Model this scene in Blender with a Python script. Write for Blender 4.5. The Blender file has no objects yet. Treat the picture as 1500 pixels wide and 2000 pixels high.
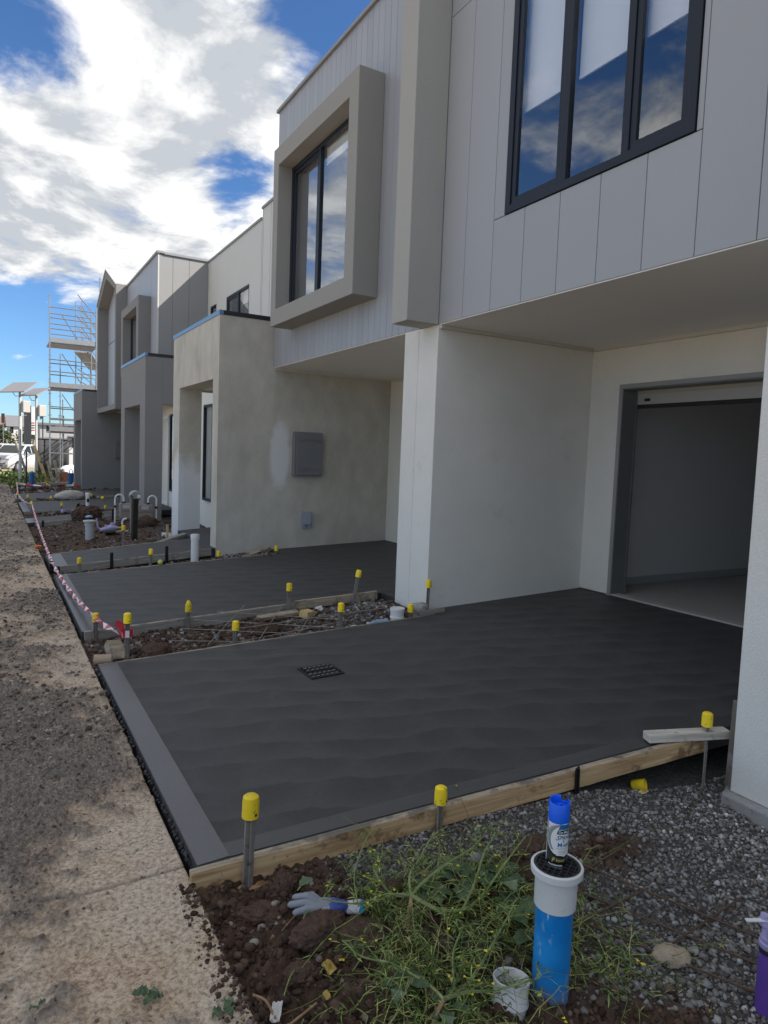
import bpy, bmesh, math, random
import numpy as np
from mathutils import Vector, Matrix, Euler
rnd = random.Random(7)
PI = math.pi
S = bpy.context.scene
COL = S.collection

# ------------------------------------------------------------------ camera
cd = bpy.data.cameras.new('camera'); cam = bpy.data.objects.new('camera', cd); COL.objects.link(cam)
RV = Vector((0.8670354775, -0.4968051182, 0.0378702415))
UV = Vector((0.0065145848, 0.0873042751, 0.9961603906))
FV = Vector((0.4982038146, 0.8634596910, -0.0789323829))
m3 = Matrix((RV, UV, -FV)).transposed()
cam.matrix_world = Matrix.Translation((0, 0, 1.6)) @ m3.to_4x4()
cd.sensor_fit = 'VERTICAL'; cd.sensor_height = 24.0; cd.sensor_width = 18.0
cd.lens = 1341.79 / 2000 * 24.0
cd.clip_start = 0.05; cd.clip_end = 3000
S.camera = cam

# ------------------------------------------------------------------ sky, sun, exposure
SUN_FROM = Vector((1.0, -0.7, 1.096)).normalized()
SUN_EL = math.asin(SUN_FROM.z); SUN_ROT = math.atan2(SUN_FROM.x, SUN_FROM.y)
W = bpy.data.worlds.new('World'); S.world = W; W.use_nodes = True
nt = W.node_tree; nt.nodes.clear()
def N(t, **k):
    n = nt.nodes.new(t)
    for a, b in k.items(): setattr(n, a, b)
    return n
def L(a, b): nt.links.new(a, b)
def math_(op, a, b=None, c=None, clamp=False):
    n = N('ShaderNodeMath', operation=op); n.use_clamp = clamp
    for i, x in enumerate((a, b, c)):
        if x is None: continue
        if isinstance(x, (int, float)): n.inputs[i].default_value = x
        else: L(x, n.inputs[i])
    return n.outputs[0]
sky = N('ShaderNodeTexSky', sky_type='NISHITA'); sky.sun_disc = False
sky.sun_elevation = SUN_EL; sky.sun_rotation = SUN_ROT
sky.air_density = 1.0; sky.dust_density = 0.1; sky.ozone_density = 2.5
tc = N('ShaderNodeTexCoord'); sep = N('ShaderNodeSeparateXYZ'); L(tc.outputs['Generated'], sep.inputs[0])
zz = math_('MAXIMUM', sep.outputs[2], 0.0)
den = math_('ADD', zz, 0.16)
cmb = N('ShaderNodeCombineXYZ')
L(math_('DIVIDE', sep.outputs[0], den), cmb.inputs[0]); L(math_('DIVIDE', sep.outputs[1], den), cmb.inputs[1])
def cloud_noise(off, scale, detail):
    mp = N('ShaderNodeMapping'); L(cmb.outputs[0], mp.inputs[0]); mp.inputs['Location'].default_value = off
    n = N('ShaderNodeTexNoise'); n.noise_dimensions = '3D'; L(mp.outputs[0], n.inputs['Vector'])
    n.inputs['Scale'].default_value = scale; n.inputs['Detail'].default_value = detail
    n.inputs['Roughness'].default_value = 0.60; n.inputs['Distortion'].default_value = 0.25
    return n.outputs['Fac']
OFF = (3.3, 1.7, 0.4)
n1 = cloud_noise(OFF, 2.7, 12)
n2 = cloud_noise((OFF[0] - 0.10, OFF[1] + 0.05, OFF[2]), 2.7, 7)
n3 = cloud_noise((7.0, 2.0, 5.0), 0.9, 5)
cov = n1
def lobe(d, r, w):
    global cov
    v = N('ShaderNodeVectorMath', operation='DISTANCE'); L(tc.outputs['Generated'], v.inputs[0]); v.inputs[1].default_value = d
    mr = N('ShaderNodeMapRange', interpolation_type='SMOOTHSTEP'); L(v.outputs['Value'], mr.inputs[0])
    mr.inputs[1].default_value = 0; mr.inputs[2].default_value = r; mr.inputs[3].default_value = w; mr.inputs[4].default_value = 0
    cov = math_('ADD', cov, mr.outputs[0])
lobe((0.285, 0.898, 0.335), 0.082, -0.25)
lobe((0.05, 0.885, 0.463), 0.13, -0.16)
lobe((0.37, 0.775, 0.512), 0.13, -0.24)
lobe((-0.645, 0.625, 0.435), 0.42, -0.13)
lobe((0.20, 0.91, 0.40), 0.30, 0.10)
lobe((0.08, 0.955, 0.28), 0.20, 0.10)
hz = N('ShaderNodeMapRange', interpolation_type='SMOOTHSTEP'); L(sep.outputs[2], hz.inputs[0])
hz.inputs[1].default_value = 0.16; hz.inputs[2].default_value = 0.23; hz.inputs[3].default_value = -0.26; hz.inputs[4].default_value = 0.03
cov = math_('ADD', cov, hz.outputs[0])
cr = N('ShaderNodeMapRange', interpolation_type='SMOOTHSTEP'); L(cov, cr.inputs[0])
cr.inputs[1].default_value = 0.39; cr.inputs[2].default_value = 0.58
lit = math_('MULTIPLY_ADD', math_('SUBTRACT', n1, n2), 3.8, 0.46)
lit = math_('ADD', lit, math_('MULTIPLY', math_('SUBTRACT', n3, 0.5), 1.6), clamp=True)
crp = N('ShaderNodeValToRGB'); L(lit, crp.inputs[0])
crp.color_ramp.elements[0].position = 0.20; crp.color_ramp.elements[0].color = (0.48, 0.51, 0.55, 1)
crp.color_ramp.elements[1].position = 0.85; crp.color_ramp.elements[1].color = (0.96, 0.95, 0.93, 1)
bg1 = N('ShaderNodeBackground'); bg1.inputs[1].default_value = 0.062
tint = N('ShaderNodeMix', data_type='RGBA', blend_type='MULTIPLY'); tint.inputs[0].default_value = 1
L(sky.outputs[0], tint.inputs[6]); tint.inputs[7].default_value = (0.56, 0.80, 1.08, 1)
L(tint.outputs[2], bg1.inputs[0])
bg2 = N('ShaderNodeBackground'); L(crp.outputs[0], bg2.inputs[0]); bg2.inputs[1].default_value = 0.545
mx = N('ShaderNodeMixShader'); L(cr.outputs[0], mx.inputs[0]); L(bg1.outputs[0], mx.inputs[1]); L(bg2.outputs[0], mx.inputs[2])
wo = N('ShaderNodeOutputWorld'); L(mx.outputs[0], wo.inputs[0])

sl = bpy.data.lights.new('sun', 'SUN'); sun = bpy.data.objects.new('sun', sl); COL.objects.link(sun)
sl.energy = 3.7; sl.angle = math.radians(0.5); sl.color = (1.0, 0.94, 0.86)
sun.rotation_euler = SUN_FROM.to_track_quat('Z', 'Y').to_euler(); sun.location = (10, -10, 30)
S.view_settings.view_transform = 'Standard'; S.view_settings.look = 'None'
S.view_settings.exposure = 1.18; S.view_settings.gamma = 1.0; S.view_settings.use_curve_mapping = False

# ------------------------------------------------------------------ materials
MATS = {}
def new_mat(name):
    m = bpy.data.materials.new(name); m.use_nodes = True
    t = m.node_tree; b = t.nodes['Principled BSDF']
    return m, t, b
def tex_noise(t, vec, scale, detail=6, rough=0.55, dist=0.0):
    n = t.nodes.new('ShaderNodeTexNoise'); n.inputs['Scale'].default_value = scale; n.inputs['Detail'].default_value = detail
    n.inputs['Roughness'].default_value = rough; n.inputs['Distortion'].default_value = dist
    t.links.new(vec, n.inputs['Vector']); return n.outputs['Fac']
def ramp(t, fac, stops):
    r = t.nodes.new('ShaderNodeValToRGB'); t.links.new(fac, r.inputs[0]); e = r.color_ramp.elements
    while len(e) < len(stops): e.new(0.5)
    for i, (p, c) in enumerate(stops):
        e[i].position = p; e[i].color = (c[0], c[1], c[2], 1) if not isinstance(c, (int, float)) else (c, c, c, 1)
    return r.outputs[0]
def mixc(t, fac, a, b, mode='MIX'):
    n = t.nodes.new('ShaderNodeMix'); n.data_type = 'RGBA'; n.blend_type = mode
    for i, x in ((0, fac), (6, a), (7, b)):
        if isinstance(x, (int, float)): n.inputs[i].default_value = x
        elif isinstance(x, tuple): n.inputs[i].default_value = (x[0], x[1], x[2], 1)
        else: t.links.new(x, n.inputs[i])
    return n.outputs[2]
def mth(t, op, a, b=None, c=None, clamp=False):
    n = t.nodes.new('ShaderNodeMath'); n.operation = op; n.use_clamp = clamp
    for i, x in enumerate((a, b, c)):
        if x is None: continue
        if isinstance(x, (int, float)): n.inputs[i].default_value = x
        else: t.links.new(x, n.inputs[i])
    return n.outputs[0]
def bump(t, b, h, strength, dist):
    n = t.nodes.new('ShaderNodeBump'); n.inputs['Strength'].default_value = strength; n.inputs['Distance'].default_value = dist
    t.links.new(h, n.inputs['Height'])
    t.links.new(n.outputs[0], b.inputs['Normal'])
def wpos(t): return t.nodes.new('ShaderNodeNewGeometry').outputs['Position']
def opos(t): return t.nodes.new('ShaderNodeTexCoord').outputs['Object']
def stretch(t, vec, s):
    n = t.nodes.new('ShaderNodeMapping'); t.links.new(vec, n.inputs[0]); n.inputs['Scale'].default_value = s; return n.outputs[0]

def M(name, col, var=0.12, scale=4.0, rough=0.6, bs=None, metal=0.0, spec=0.5, fine=0.06, rv=0.08, dirt=None, obv=0.0):
    """plain coloured surface with tonal variation, fine grain and optional bump bs=(scale, strength, dist)"""
    if name in MATS: return MATS[name]
    m, t, b = new_mat(name); p = wpos(t)
    n = tex_noise(t, p, scale, 5); f = tex_noise(t, p, 180, 2)
    k = mth(t, 'ADD', mth(t, 'MULTIPLY_ADD', mth(t, 'SUBTRACT', n, 0.5), var * 2.4, 1.0), mth(t, 'MULTIPLY', mth(t, 'SUBTRACT', f, 0.5), fine * 2.5))
    cc = t.nodes.new('ShaderNodeVectorMath'); cc.operation = 'SCALE'; cc.inputs[0].default_value = col; t.links.new(k, cc.inputs['Scale'])
    out = cc.outputs[0]
    if obv:
        oi = t.nodes.new('ShaderNodeObjectInfo'); sc2 = t.nodes.new('ShaderNodeVectorMath'); sc2.operation = 'SCALE'; t.links.new(out, sc2.inputs[0])
        t.links.new(mth(t, 'MULTIPLY_ADD', mth(t, 'SUBTRACT', oi.outputs['Random'], 0.5), obv * 2, 1.0), sc2.inputs['Scale']); out = sc2.outputs[0]
    if dirt:
        dn = tex_noise(t, p, dirt[1], 8, 0.65)
        out = mixc(t, ramp(t, dn, [(dirt[2], 0), (min(1, dirt[2] + dirt[3]), 1)]), out, dirt[0])
    t.links.new(out, b.inputs['Base Color'])
    t.links.new(mth(t, 'MULTIPLY_ADD', mth(t, 'SUBTRACT', n, 0.5), rv * 2, rough, clamp=True), b.inputs['Roughness'])
    b.inputs['Metallic'].default_value = metal; b.inputs['Specular IOR Level'].default_value = spec
    if bs: bump(t, b, tex_noise(t, p, bs[0], 5, 0.6), bs[1], bs[2])
    MATS[name] = m; return m

render_white = M('white_textured_render', (0.76, 0.745, 0.70), 0.07, 2.2, 0.9, (95, 0.8, 0.005), fine=0.14, spec=0.2, dirt=((0.55, 0.525, 0.48), 1.7, 0.63, 0.25))
render_side = render_white
render_box = M('grey_textured_render', (0.325, 0.318, 0.300), 0.05, 2.0, 0.9, (170, 0.5, 0.004), fine=0.12, spec=0.2)
render_blade = M('warm_grey_textured_render', (0.405, 0.398, 0.375), 0.05, 2.0, 0.9, (170, 0.5, 0.004), fine=0.12, spec=0.2)
cream_wall = M('cream_rendered_wall', (0.70, 0.68, 0.61), 0.05, 1.6, 0.9, (120, 0.4, 0.003), spec=0.2)
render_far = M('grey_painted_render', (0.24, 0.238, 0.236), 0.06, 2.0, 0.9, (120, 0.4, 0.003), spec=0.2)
pale_wall = M('pale_grey_panel_paint', (0.60, 0.60, 0.565), 0.04, 1.2, 0.65, (90, 0.2, 0.002))
white_wall = M('off_white_wall_paint', (0.76, 0.755, 0.70), 0.05, 2, 0.7, (90, 0.2, 0.002))
panel_paint = M('blue_grey_panel_paint', (0.368, 0.380, 0.402), 0.035, 0.9, 0.5, (60, 0.12, 0.002), fine=0.04, spec=0.45, obv=0.03)
board_paint = M('blue_grey_board_paint', (0.335, 0.349, 0.378), 0.04, 0.9, 0.45, (60, 0.12, 0.002), fine=0.04, spec=0.5, obv=0.05)
seam_dark = M('joint_backing', (0.11, 0.115, 0.125), 0.1, 3, 0.8)
slate_panel = M('slate_grey_panel_paint', (0.275, 0.275, 0.275), 0.04, 1.2, 0.65)
soffit_paint = M('soffit_paint', (0.82, 0.80, 0.755), 0.04, 0.8, 0.7)
trim_paint = M('cream_trim_paint', (0.56, 0.55, 0.51), 0.04, 2, 0.6)
frame_alu = M('charcoal_aluminium', (0.014, 0.018, 0.028), 0.1, 3, 0.45, spec=0.35)
cap_dark = M('charcoal_cap_flashing', (0.02, 0.021, 0.024), 0.1, 3, 0.45)
cap_blue = M('blue_cap_flashing', (0.13, 0.25, 0.42), 0.08, 3, 0.35)  # front caps blue, side caps charcoal
grey_trim = M('grey_metal_trim', (0.30, 0.30, 0.30), 0.05, 3, 0.45)
roof_sheet = M('pale_roof_sheet', (0.45, 0.44, 0.43), 0.06, 2, 0.6, dirt=((0.2, 0.19, 0.18), 9, 0.62, 0.1))
interior_grey = M('garage_plaster_paint', (0.70, 0.69, 0.68), 0.05, 1, 0.8)
dark_room = M('painted_dim_interior', (0.12, 0.12, 0.13), 0.05, 1, 0.9)  # dark colour stands in for the unlit rooms behind the windows
blind_white = M('white_roller_blind_fabric', (0.88, 0.89, 0.88), 0.02, 2, 0.8)
box_steel = M('grey_powder_coated_steel', (0.175, 0.178, 0.19), 0.04, 3, 0.45)
box_steel2 = M('pale_grey_plastic_housing', (0.27, 0.29, 0.33), 0.05, 6, 0.5)
yellow_cap = M('yellow_plastic_cap', (0.95, 0.69, 0.02), 0.14, 14, 0.5, dirt=((0.20, 0.14, 0.05), 36, 0.58, 0.12), obv=0.16)
steel_peg = M('weathered_steel_peg', (0.25, 0.225, 0.20), 0.35, 22, 0.6, (160, 0.5, 0.002), metal=0.15, dirt=((0.12, 0.06, 0.035), 30, 0.56, 0.12))
black_peg = M('black_painted_steel', (0.018, 0.018, 0.020), 0.3, 20, 0.5, metal=0.3)
pvc_white = M('white_pvc', (0.70, 0.71, 0.70), 0.05, 9, 0.4, dirt=((0.34, 0.28, 0.22), 26, 0.62, 0.16))
pvc_dirty = M('mud_spattered_white_pvc', (0.70, 0.70, 0.70), 0.08, 9, 0.5, dirt=((0.24, 0.17, 0.12), 26, 0.62, 0.14))
pvc_grey = M('grey_pvc', (0.42, 0.44, 0.45), 0.08, 9, 0.45, dirt=((0.2, 0.17, 0.15), 26, 0.6, 0.16))
black_plastic = M('black_plastic', (0.012, 0.012, 0.013), 0.2, 20, 0.4)
purple_pipe = M('purple_pipe_plastic', (0.135, 0.060, 0.34), 0.12, 12, 0.45, dirt=((0.35, 0.31, 0.42), 30, 0.64, 0.1))
lilac_plastic = M('lilac_plastic', (0.42, 0.36, 0.60), 0.10, 12, 0.45, dirt=((0.2, 0.16, 0.2), 34, 0.62, 0.15))
zinc = M('galvanised_steel', (0.33, 0.34, 0.35), 0.16, 20, 0.42, metal=0.75)
zinc_deck = M('galvanised_deck', (0.29, 0.29, 0.30), 0.18, 12, 0.5, metal=0.4)
rebar_m = M('rusty_steel_wire', (0.12, 0.075, 0.05), 0.3, 30, 0.7, metal=0.3)
rebar_l = M('dusty_steel_wire', (0.34, 0.31, 0.27), 0.25, 30, 0.7, metal=0.3)
car_white = M('white_car_paint', (0.50, 0.50, 0.50), 0.02, 2, 0.22, spec=0.6)
car_glass = M('dark_car_glass', (0.015, 0.018, 0.02), 0.1, 2, 0.12, spec=0.4)
rubber = M('black_rubber', (0.02, 0.02, 0.02), 0.1, 8, 0.8)
chrome = M('bright_metal', (0.6, 0.6, 0.62), 0.05, 4, 0.2, metal=0.9)
pale_cloth = M('pale_woven_sack', (0.50, 0.47, 0.41), 0.15, 14, 0.85, (220, 0.4, 0.003))
tape_red = M('red_tape_film', (0.55, 0.03, 0.05), 0.05, 10, 0.4)
tape_white = M('white_tape_film', (0.75, 0.72, 0.74), 0.05, 10, 0.4)
brown_block = M('beige_meter_housing', (0.26, 0.22, 0.195), 0.08, 8, 0.55)
orange_clay = M('terracotta_block', (0.42, 0.16, 0.09), 0.12, 10, 0.8)
blue_paint = M('blue_drum_plastic', (0.02, 0.12, 0.30), 0.12, 10, 0.45, dirt=((0.3, 0.33, 0.36), 20, 0.66, 0.12))
card_m = M('brown_cardboard', (0.44, 0.33, 0.235), 0.08, 14, 0.85)
foot_con = M('footing_concrete', (0.34, 0.34, 0.33), 0.15, 14, 0.9, (60, 0.6, 0.006), dirt=((0.12, 0.1, 0.085), 16, 0.55, 0.2))
gar_floor = M('garage_concrete', (0.40, 0.385, 0.36), 0.12, 2.5, 0.8, (60, 0.2, 0.002), dirt=((0.15, 0.135, 0.12), 5, 0.62, 0.15))
scrap_white = M('crumpled_white_paper', (0.62, 0.6, 0.57), 0.1, 20, 0.85, dirt=((0.2, 0.14, 0.1), 30, 0.6, 0.15))
scrap_black = M('torn_black_membrane', (0.016, 0.015, 0.016), 0.3, 20, 0.6, (60, 0.5, 0.006), dirt=((0.085, 0.055, 0.04), 22, 0.52, 0.14))
leaf_yellow = M('withered_yellow_leaf', (0.48, 0.34, 0.08), 0.3, 30, 0.7, dirt=((0.14, 0.09, 0.04), 40, 0.55, 0.12))
bottle_blue = M('blue_tinted_plastic', (0.22, 0.40, 0.60), 0.2, 40, 0.12, spec=0.8)
solar_blue = M('solar_cell_face', (0.19, 0.18, 0.18), 0.08, 6, 0.3)
solar_back = M('solar_panel_backsheet', (0.27, 0.235, 0.235), 0.06, 6, 0.6)
pole_white = M('white_painted_pole', (0.45, 0.45, 0.44), 0.06, 4, 0.45)
wrap_dark = M('dark_shade_cloth', (0.055, 0.055, 0.058), 0.25, 2, 0.9, (40, 0.4, 0.01))
sand_m = M('pale_builders_sand', (0.52, 0.45, 0.34), 0.15, 6, 0.95, (40, 0.6, 0.01))
tree_bark = M('brown_bark', (0.10, 0.075, 0.055), 0.2, 8, 0.9)

def glass_mat():
    m, t, b = new_mat('window_glass'); t.nodes.remove(b)
    tr = t.nodes.new('ShaderNodeBsdfTransparent'); tr.inputs[0].default_value = (0.965, 0.975, 0.985, 1)
    gl = t.nodes.new('ShaderNodeBsdfGlossy'); gl.inputs['Roughness'].default_value = 0.0; gl.inputs[0].default_value = (0.92, 0.96, 1, 1)
    fr = t.nodes.new('ShaderNodeFresnel'); fr.inputs[0].default_value = 1.55
    mx = t.nodes.new('ShaderNodeMixShader'); gm_ = t.nodes.new('ShaderNodeNewGeometry'); t.links.new(mth(t, 'MULTIPLY', mth(t, 'MULTIPLY_ADD', fr.outputs[0], 2.0, 0.10, clamp=True), mth(t, 'SUBTRACT', 1.0, gm_.outputs['Backfacing'])), mx.inputs[0])
    t.links.new(tr.outputs[0], mx.inputs[1]); t.links.new(gl.outputs[0], mx.inputs[2])
    t.links.new(mx.outputs[0], t.nodes['Material Output'].inputs[0]); return m
glass = glass_mat()

def concrete_mat(name, base, edge=False):
    m, t, b = new_mat(name); p = wpos(t)
    n = tex_noise(t, p, 1.3, 5, 0.6); f = tex_noise(t, p, 260, 2)
    k = mth(t, 'MULTIPLY_ADD', mth(t, 'SUBTRACT', n, 0.5), 0.35, 1.0)
    if not edge:
        # overlapping fan-shaped passes of the trowel: rows of part circles, each row lapping the one before
        rot = t.nodes.new('ShaderNodeVectorRotate'); rot.inputs['Angle'].default_value = 1.95; rot.inputs['Axis'].default_value = (0, 0, 1); t.links.new(p, rot.inputs[0])
        sp = t.nodes.new('ShaderNodeSeparateXYZ'); t.links.new(rot.outputs[0], sp.inputs[0])
        w1 = tex_noise(t, p, 1.7, 3, 0.6); w2 = tex_noise(t, stretch(t, p, (1, 1, 1.7)), 2.3, 3, 0.6)
        v_ = mth(t, 'ADD', mth(t, 'DIVIDE', sp.outputs[0], 0.25), mth(t, 'MULTIPLY', w1, 1.5))
        u_ = mth(t, 'ADD', mth(t, 'DIVIDE', sp.outputs[1], 0.44), mth(t, 'MULTIPLY', w2, 1.1))
        r_ = mth(t, 'FLOOR', v_); fy = mth(t, 'SUBTRACT', v_, r_)
        def fan(off, dy):
            fx = mth(t, 'SUBTRACT', mth(t, 'FRACT', mth(t, 'ADD', u_, mth(t, 'MULTIPLY', mth(t, 'ADD', r_, off), 0.5))), 0.5)
            fx = mth(t, 'MULTIPLY', fx, 1.7)
            return mth(t, 'SQRT', mth(t, 'ADD', mth(t, 'MULTIPLY', fx, fx), mth(t, 'MULTIPLY', dy, dy)))
        d1 = fan(0.0, fy); d2 = fan(-1.0, mth(t, 'ADD', fy, 1.0))
        inside = mth(t, 'LESS_THAN', d1, 0.92)
        mxf = t.nodes.new('ShaderNodeMix'); t.links.new(inside, mxf.inputs[0]); t.links.new(mth(t, 'SUBTRACT', d2, 0.8), mxf.inputs[2]); t.links.new(d1, mxf.inputs[3])
        arc = mth(t, 'MULTIPLY', mth(t, 'SUBTRACT', mth(t, 'POWER', mxf.outputs[0], 2.0, clamp=True), 0.35), mth(t, 'MULTIPLY_ADD', tex_noise(t, p, 0.8, 3), 0.9, 0.1))
        k = mth(t, 'ADD', k, mth(t, 'MULTIPLY', arc, 0.75))
    k = mth(t, 'ADD', k, mth(t, 'MULTIPLY', mth(t, 'SUBTRACT', tex_noise(t, p, 38, 4, 0.65, 0.8), 0.5), 0.55 if not edge else 0.35))
    k = mth(t, 'ADD', k, mth(t, 'MULTIPLY', mth(t, 'SUBTRACT', f, 0.5), 0.30 if not edge else 0.12))
    cc = t.nodes.new('ShaderNodeVectorMath'); cc.operation = 'SCALE'; cc.inputs[0].default_value = base; t.links.new(k, cc.inputs['Scale'])
    t.links.new(cc.outputs[0], b.inputs['Base Color'])
    b.inputs['Roughness'].default_value = 0.62 if not edge else 0.42; b.inputs['Specular IOR Level'].default_value = 0.45
    h = tex_noise(t, p, 110, 5, 0.7)
    if not edge: h = mth(t, 'ADD', h, mth(t, 'MULTIPLY', arc, 1.3))
    bump(t, b, h, 0.8 if not edge else 0.15, 0.004)
    return m
conc = concrete_mat('fresh_grey_concrete', (0.051, 0.0505, 0.050))
conc_edge = concrete_mat('smooth_edged_concrete', (0.120, 0.120, 0.124), True)  # paler for its smooth dry finish, with sky sheen put into the colour
conc_edge2 = concrete_mat('smooth_floated_margin', (0.073, 0.073, 0.073), True)
conc_side = M('wet_concrete_side', (0.035, 0.035, 0.037), 0.3, 20, 0.6, (60, 0.7, 0.01))

def timber_mat(name, a, c, stain, amt, axis=0):
    m, t, b = new_mat(name); p = opos(t)
    oi = t.nodes.new('ShaderNodeObjectInfo')
    off = t.nodes.new('ShaderNodeVectorMath'); off.operation = 'ADD'; t.links.new(p, off.inputs[0])
    sc = [26, 26, 26]; sc[axis] = 1.6
    cmbn = t.nodes.new('ShaderNodeCombineXYZ')
    for i in range(3): t.links.new(mth(t, 'MULTIPLY', oi.outputs['Random'], 17.0 + i), cmbn.inputs[i])
    t.links.new(cmbn.outputs[0], off.inputs[1])
    g = tex_noise(t, stretch(t, off.outputs[0], tuple(sc)), 1.6, 6, 0.6, 0.6)
    s = tex_noise(t, off.outputs[0], 6.5, 8, 0.68)
    s2 = tex_noise(t, off.outputs[0], 38, 4, 0.6)
    col = ramp(t, g, [(0.30, a), (0.62, c)])
    st = ramp(t, s, [(amt, 0), (amt + 0.10, 1)])
    col = mixc(t, mth(t, 'MULTIPLY', st, 0.8), col, stain)
    col = mixc(t, ramp(t, s2, [(0.66, 0), (0.72, 0.8)]), col, (0.045, 0.042, 0.04))
    t.links.new(col, b.inputs['Base Color']); b.inputs['Roughness'].default_value = 0.78; b.inputs['Specular IOR Level'].default_value = 0.25
    bump(t, b, g, 0.4, 0.003); return m
pine = timber_mat('stained_pine', (0.35, 0.21, 0.10), (0.66, 0.46, 0.255), (0.14, 0.072, 0.035), 0.53)
pine_top = timber_mat('cement_smeared_timber', (0.27, 0.215, 0.15), (0.46, 0.385, 0.285), (0.115, 0.105, 0.095), 0.47)
grey_timber = timber_mat('weathered_grey_timber', (0.19, 0.175, 0.15), (0.33, 0.305, 0.27), (0.10, 0.09, 0.08), 0.58)
plank_yellow = timber_mat('new_yellow_timber', (0.50, 0.33, 0.13), (0.66, 0.48, 0.24), (0.3, 0.2, 0.1), 0.7)
dark_timber = timber_mat('dark_wet_timber', (0.020, 0.016, 0.014), (0.045, 0.036, 0.03), (0.012, 0.01, 0.01), 0.55)

def portico_mat():
    """patchy grey-beige render with washed white filler patches that are really on the wall"""
    m, t, b = new_mat('patchy_raw_render'); p = wpos(t)
    n = tex_noise(t, stretch(t, p, (1, 1, 0.45)), 1.5, 6, 0.6, 0.4); n2 = tex_noise(t, stretch(t, p, (1, 1, 0.6)), 6, 5, 0.6)
    col = ramp(t, n, [(0.34, (0.45, 0.42, 0.355)), (0.50, (0.53, 0.50, 0.43)), (0.66, (0.60, 0.568, 0.50))])
    col = mixc(t, 0.35, col, ramp(t, n2, [(0.3, (0.36, 0.345, 0.305)), (0.7, (0.62, 0.60, 0.55))]))
    e = tex_noise(t, p, 7, 6, 0.65)
    def patch(c, r, col, amt):
        sb = t.nodes.new('ShaderNodeVectorMath'); sb.operation = 'SUBTRACT'; t.links.new(p, sb.inputs[0]); sb.inputs[1].default_value = c
        sc = t.nodes.new('ShaderNodeVectorMath'); sc.operation = 'MULTIPLY'; t.links.new(sb.outputs[0], sc.inputs[0]); sc.inputs[1].default_value = tuple(1 / q for q in r)
        ln = t.nodes.new('ShaderNodeVectorMath'); ln.operation = 'LENGTH'; t.links.new(sc.outputs[0], ln.inputs[0])
        d = mth(t, 'ADD', ln.outputs['Value'], mth(t, 'MULTIPLY', mth(t, 'SUBTRACT', e, 0.5), 0.55))
        f = ramp(t, d, [(0.68, 1), (1.06, 0)])
        return mixc(t, mth(t, 'MULTIPLY', f, amt), col, (0.74, 0.76, 0.78))
    col = patch((3.83, 9.87, 1.58), (0.18, 0.12, 0.58), col, 0.75)
    col = patch((3.0, 12.3, 0.55), (0.5, 0.6, 1.05), col, 0.75)
    col = patch((2.87, 12.3, 0.8), (0.12, 0.5, 0.9), col, 0.5)
    t.links.new(col, b.inputs['Base Color']); b.inputs['Roughness'].default_value = 0.92; b.inputs['Specular IOR Level'].default_value = 0.2
    bump(t, b, tex_noise(t, p, 90, 5, 0.6), 0.35, 0.004); return m
raw_render = portico_mat()

def ground_mat(name, mode):
    """colour by the stored kind of material on the surface (attribute 'kind': 0 soil / 1 gravel-dust or path)"""
    m, t, b = new_mat(name); p = wpos(t)
    at = t.nodes.new('ShaderNodeAttribute'); at.attribute_name = 'kind'
    n = tex_noise(t, p, 9, 8, 0.66); f = tex_noise(t, p, 70, 5, 0.65); ff = tex_noise(t, p, 330, 2, 0.6)
    soil = ramp(t, n, [(0.30, (0.045, 0.028, 0.020)), (0.52, (0.098, 0.063, 0.045)), (0.72, (0.175, 0.12, 0.088))])
    soil = mixc(t, ramp(t, ff, [(0.62, 0), (0.74, 0.55)]), soil, (0.19, 0.15, 0.12))
    if mode == 'bed':
        other = ramp(t, f, [(0.30, (0.05, 0.047, 0.045)), (0.60, (0.12, 0.115, 0.108)), (0.78, (0.22, 0.215, 0.205))])
    else:
        other = ramp(t, tex_noise(t, p, 60, 7, 0.72), [(0.35, (0.10, 0.065, 0.045)), (0.44, (0.45, 0.335, 0.23)), (0.58, (0.80, 0.68, 0.52))])
        tone = ramp(t, tex_noise(t, p, 2.6, 4), [(0.4, (0.62, 0.53, 0.43)), (0.6, (0.52, 0.32, 0.18))])
        other = mixc(t, 0.30, other, tone)
        other = mixc(t, ramp(t, ff, [(0.60, 0), (0.70, 0.7)]), other, (0.10, 0.075, 0.06)); other = mixc(t, ramp(t, tex_noise(t, p, 210, 3, 0.6), [(0.58, 0), (0.68, 0.75)]), other, (0.70, 0.62, 0.52))
        grit = ramp(t, f, [(0.28, (0.10, 0.080, 0.066)), (0.52, (0.25, 0.21, 0.175)), (0.75, (0.45, 0.39, 0.33))])
        blk = ramp(t, tex_noise(t, p, 3.2, 5), [(0.56, 0), (0.72, 0.8)])
        soil = mixc(t, blk, grit, ramp(t, f, [(0.3, (0.06, 0.058, 0.056)), (0.7, (0.17, 0.165, 0.16))]))
    col = mixc(t, at.outputs['Fac'], soil, other)
    t.links.new(col, b.inputs['Base Color']); b.inputs['Roughness'].default_value = 0.95; b.inputs['Specular IOR Level'].default_value = 0.15
    bump(t, b, mth(t, 'ADD', mth(t, 'MULTIPLY', f, 1.0), mth(t, 'MULTIPLY', ff, 0.35)), 0.9, 0.010)
    return m
bed_mat = ground_mat('dark_soil_and_gravel', 'bed'); verge_mat = ground_mat('dirty_concrete_path', 'verge')
far_ground = M('dry_ground', (0.30, 0.25, 0.18), 0.3, 0.6, 0.95, (6, 0.6, 0.05), dirt=((0.10, 0.12, 0.045), 0.3, 0.52, 0.1))

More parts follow.
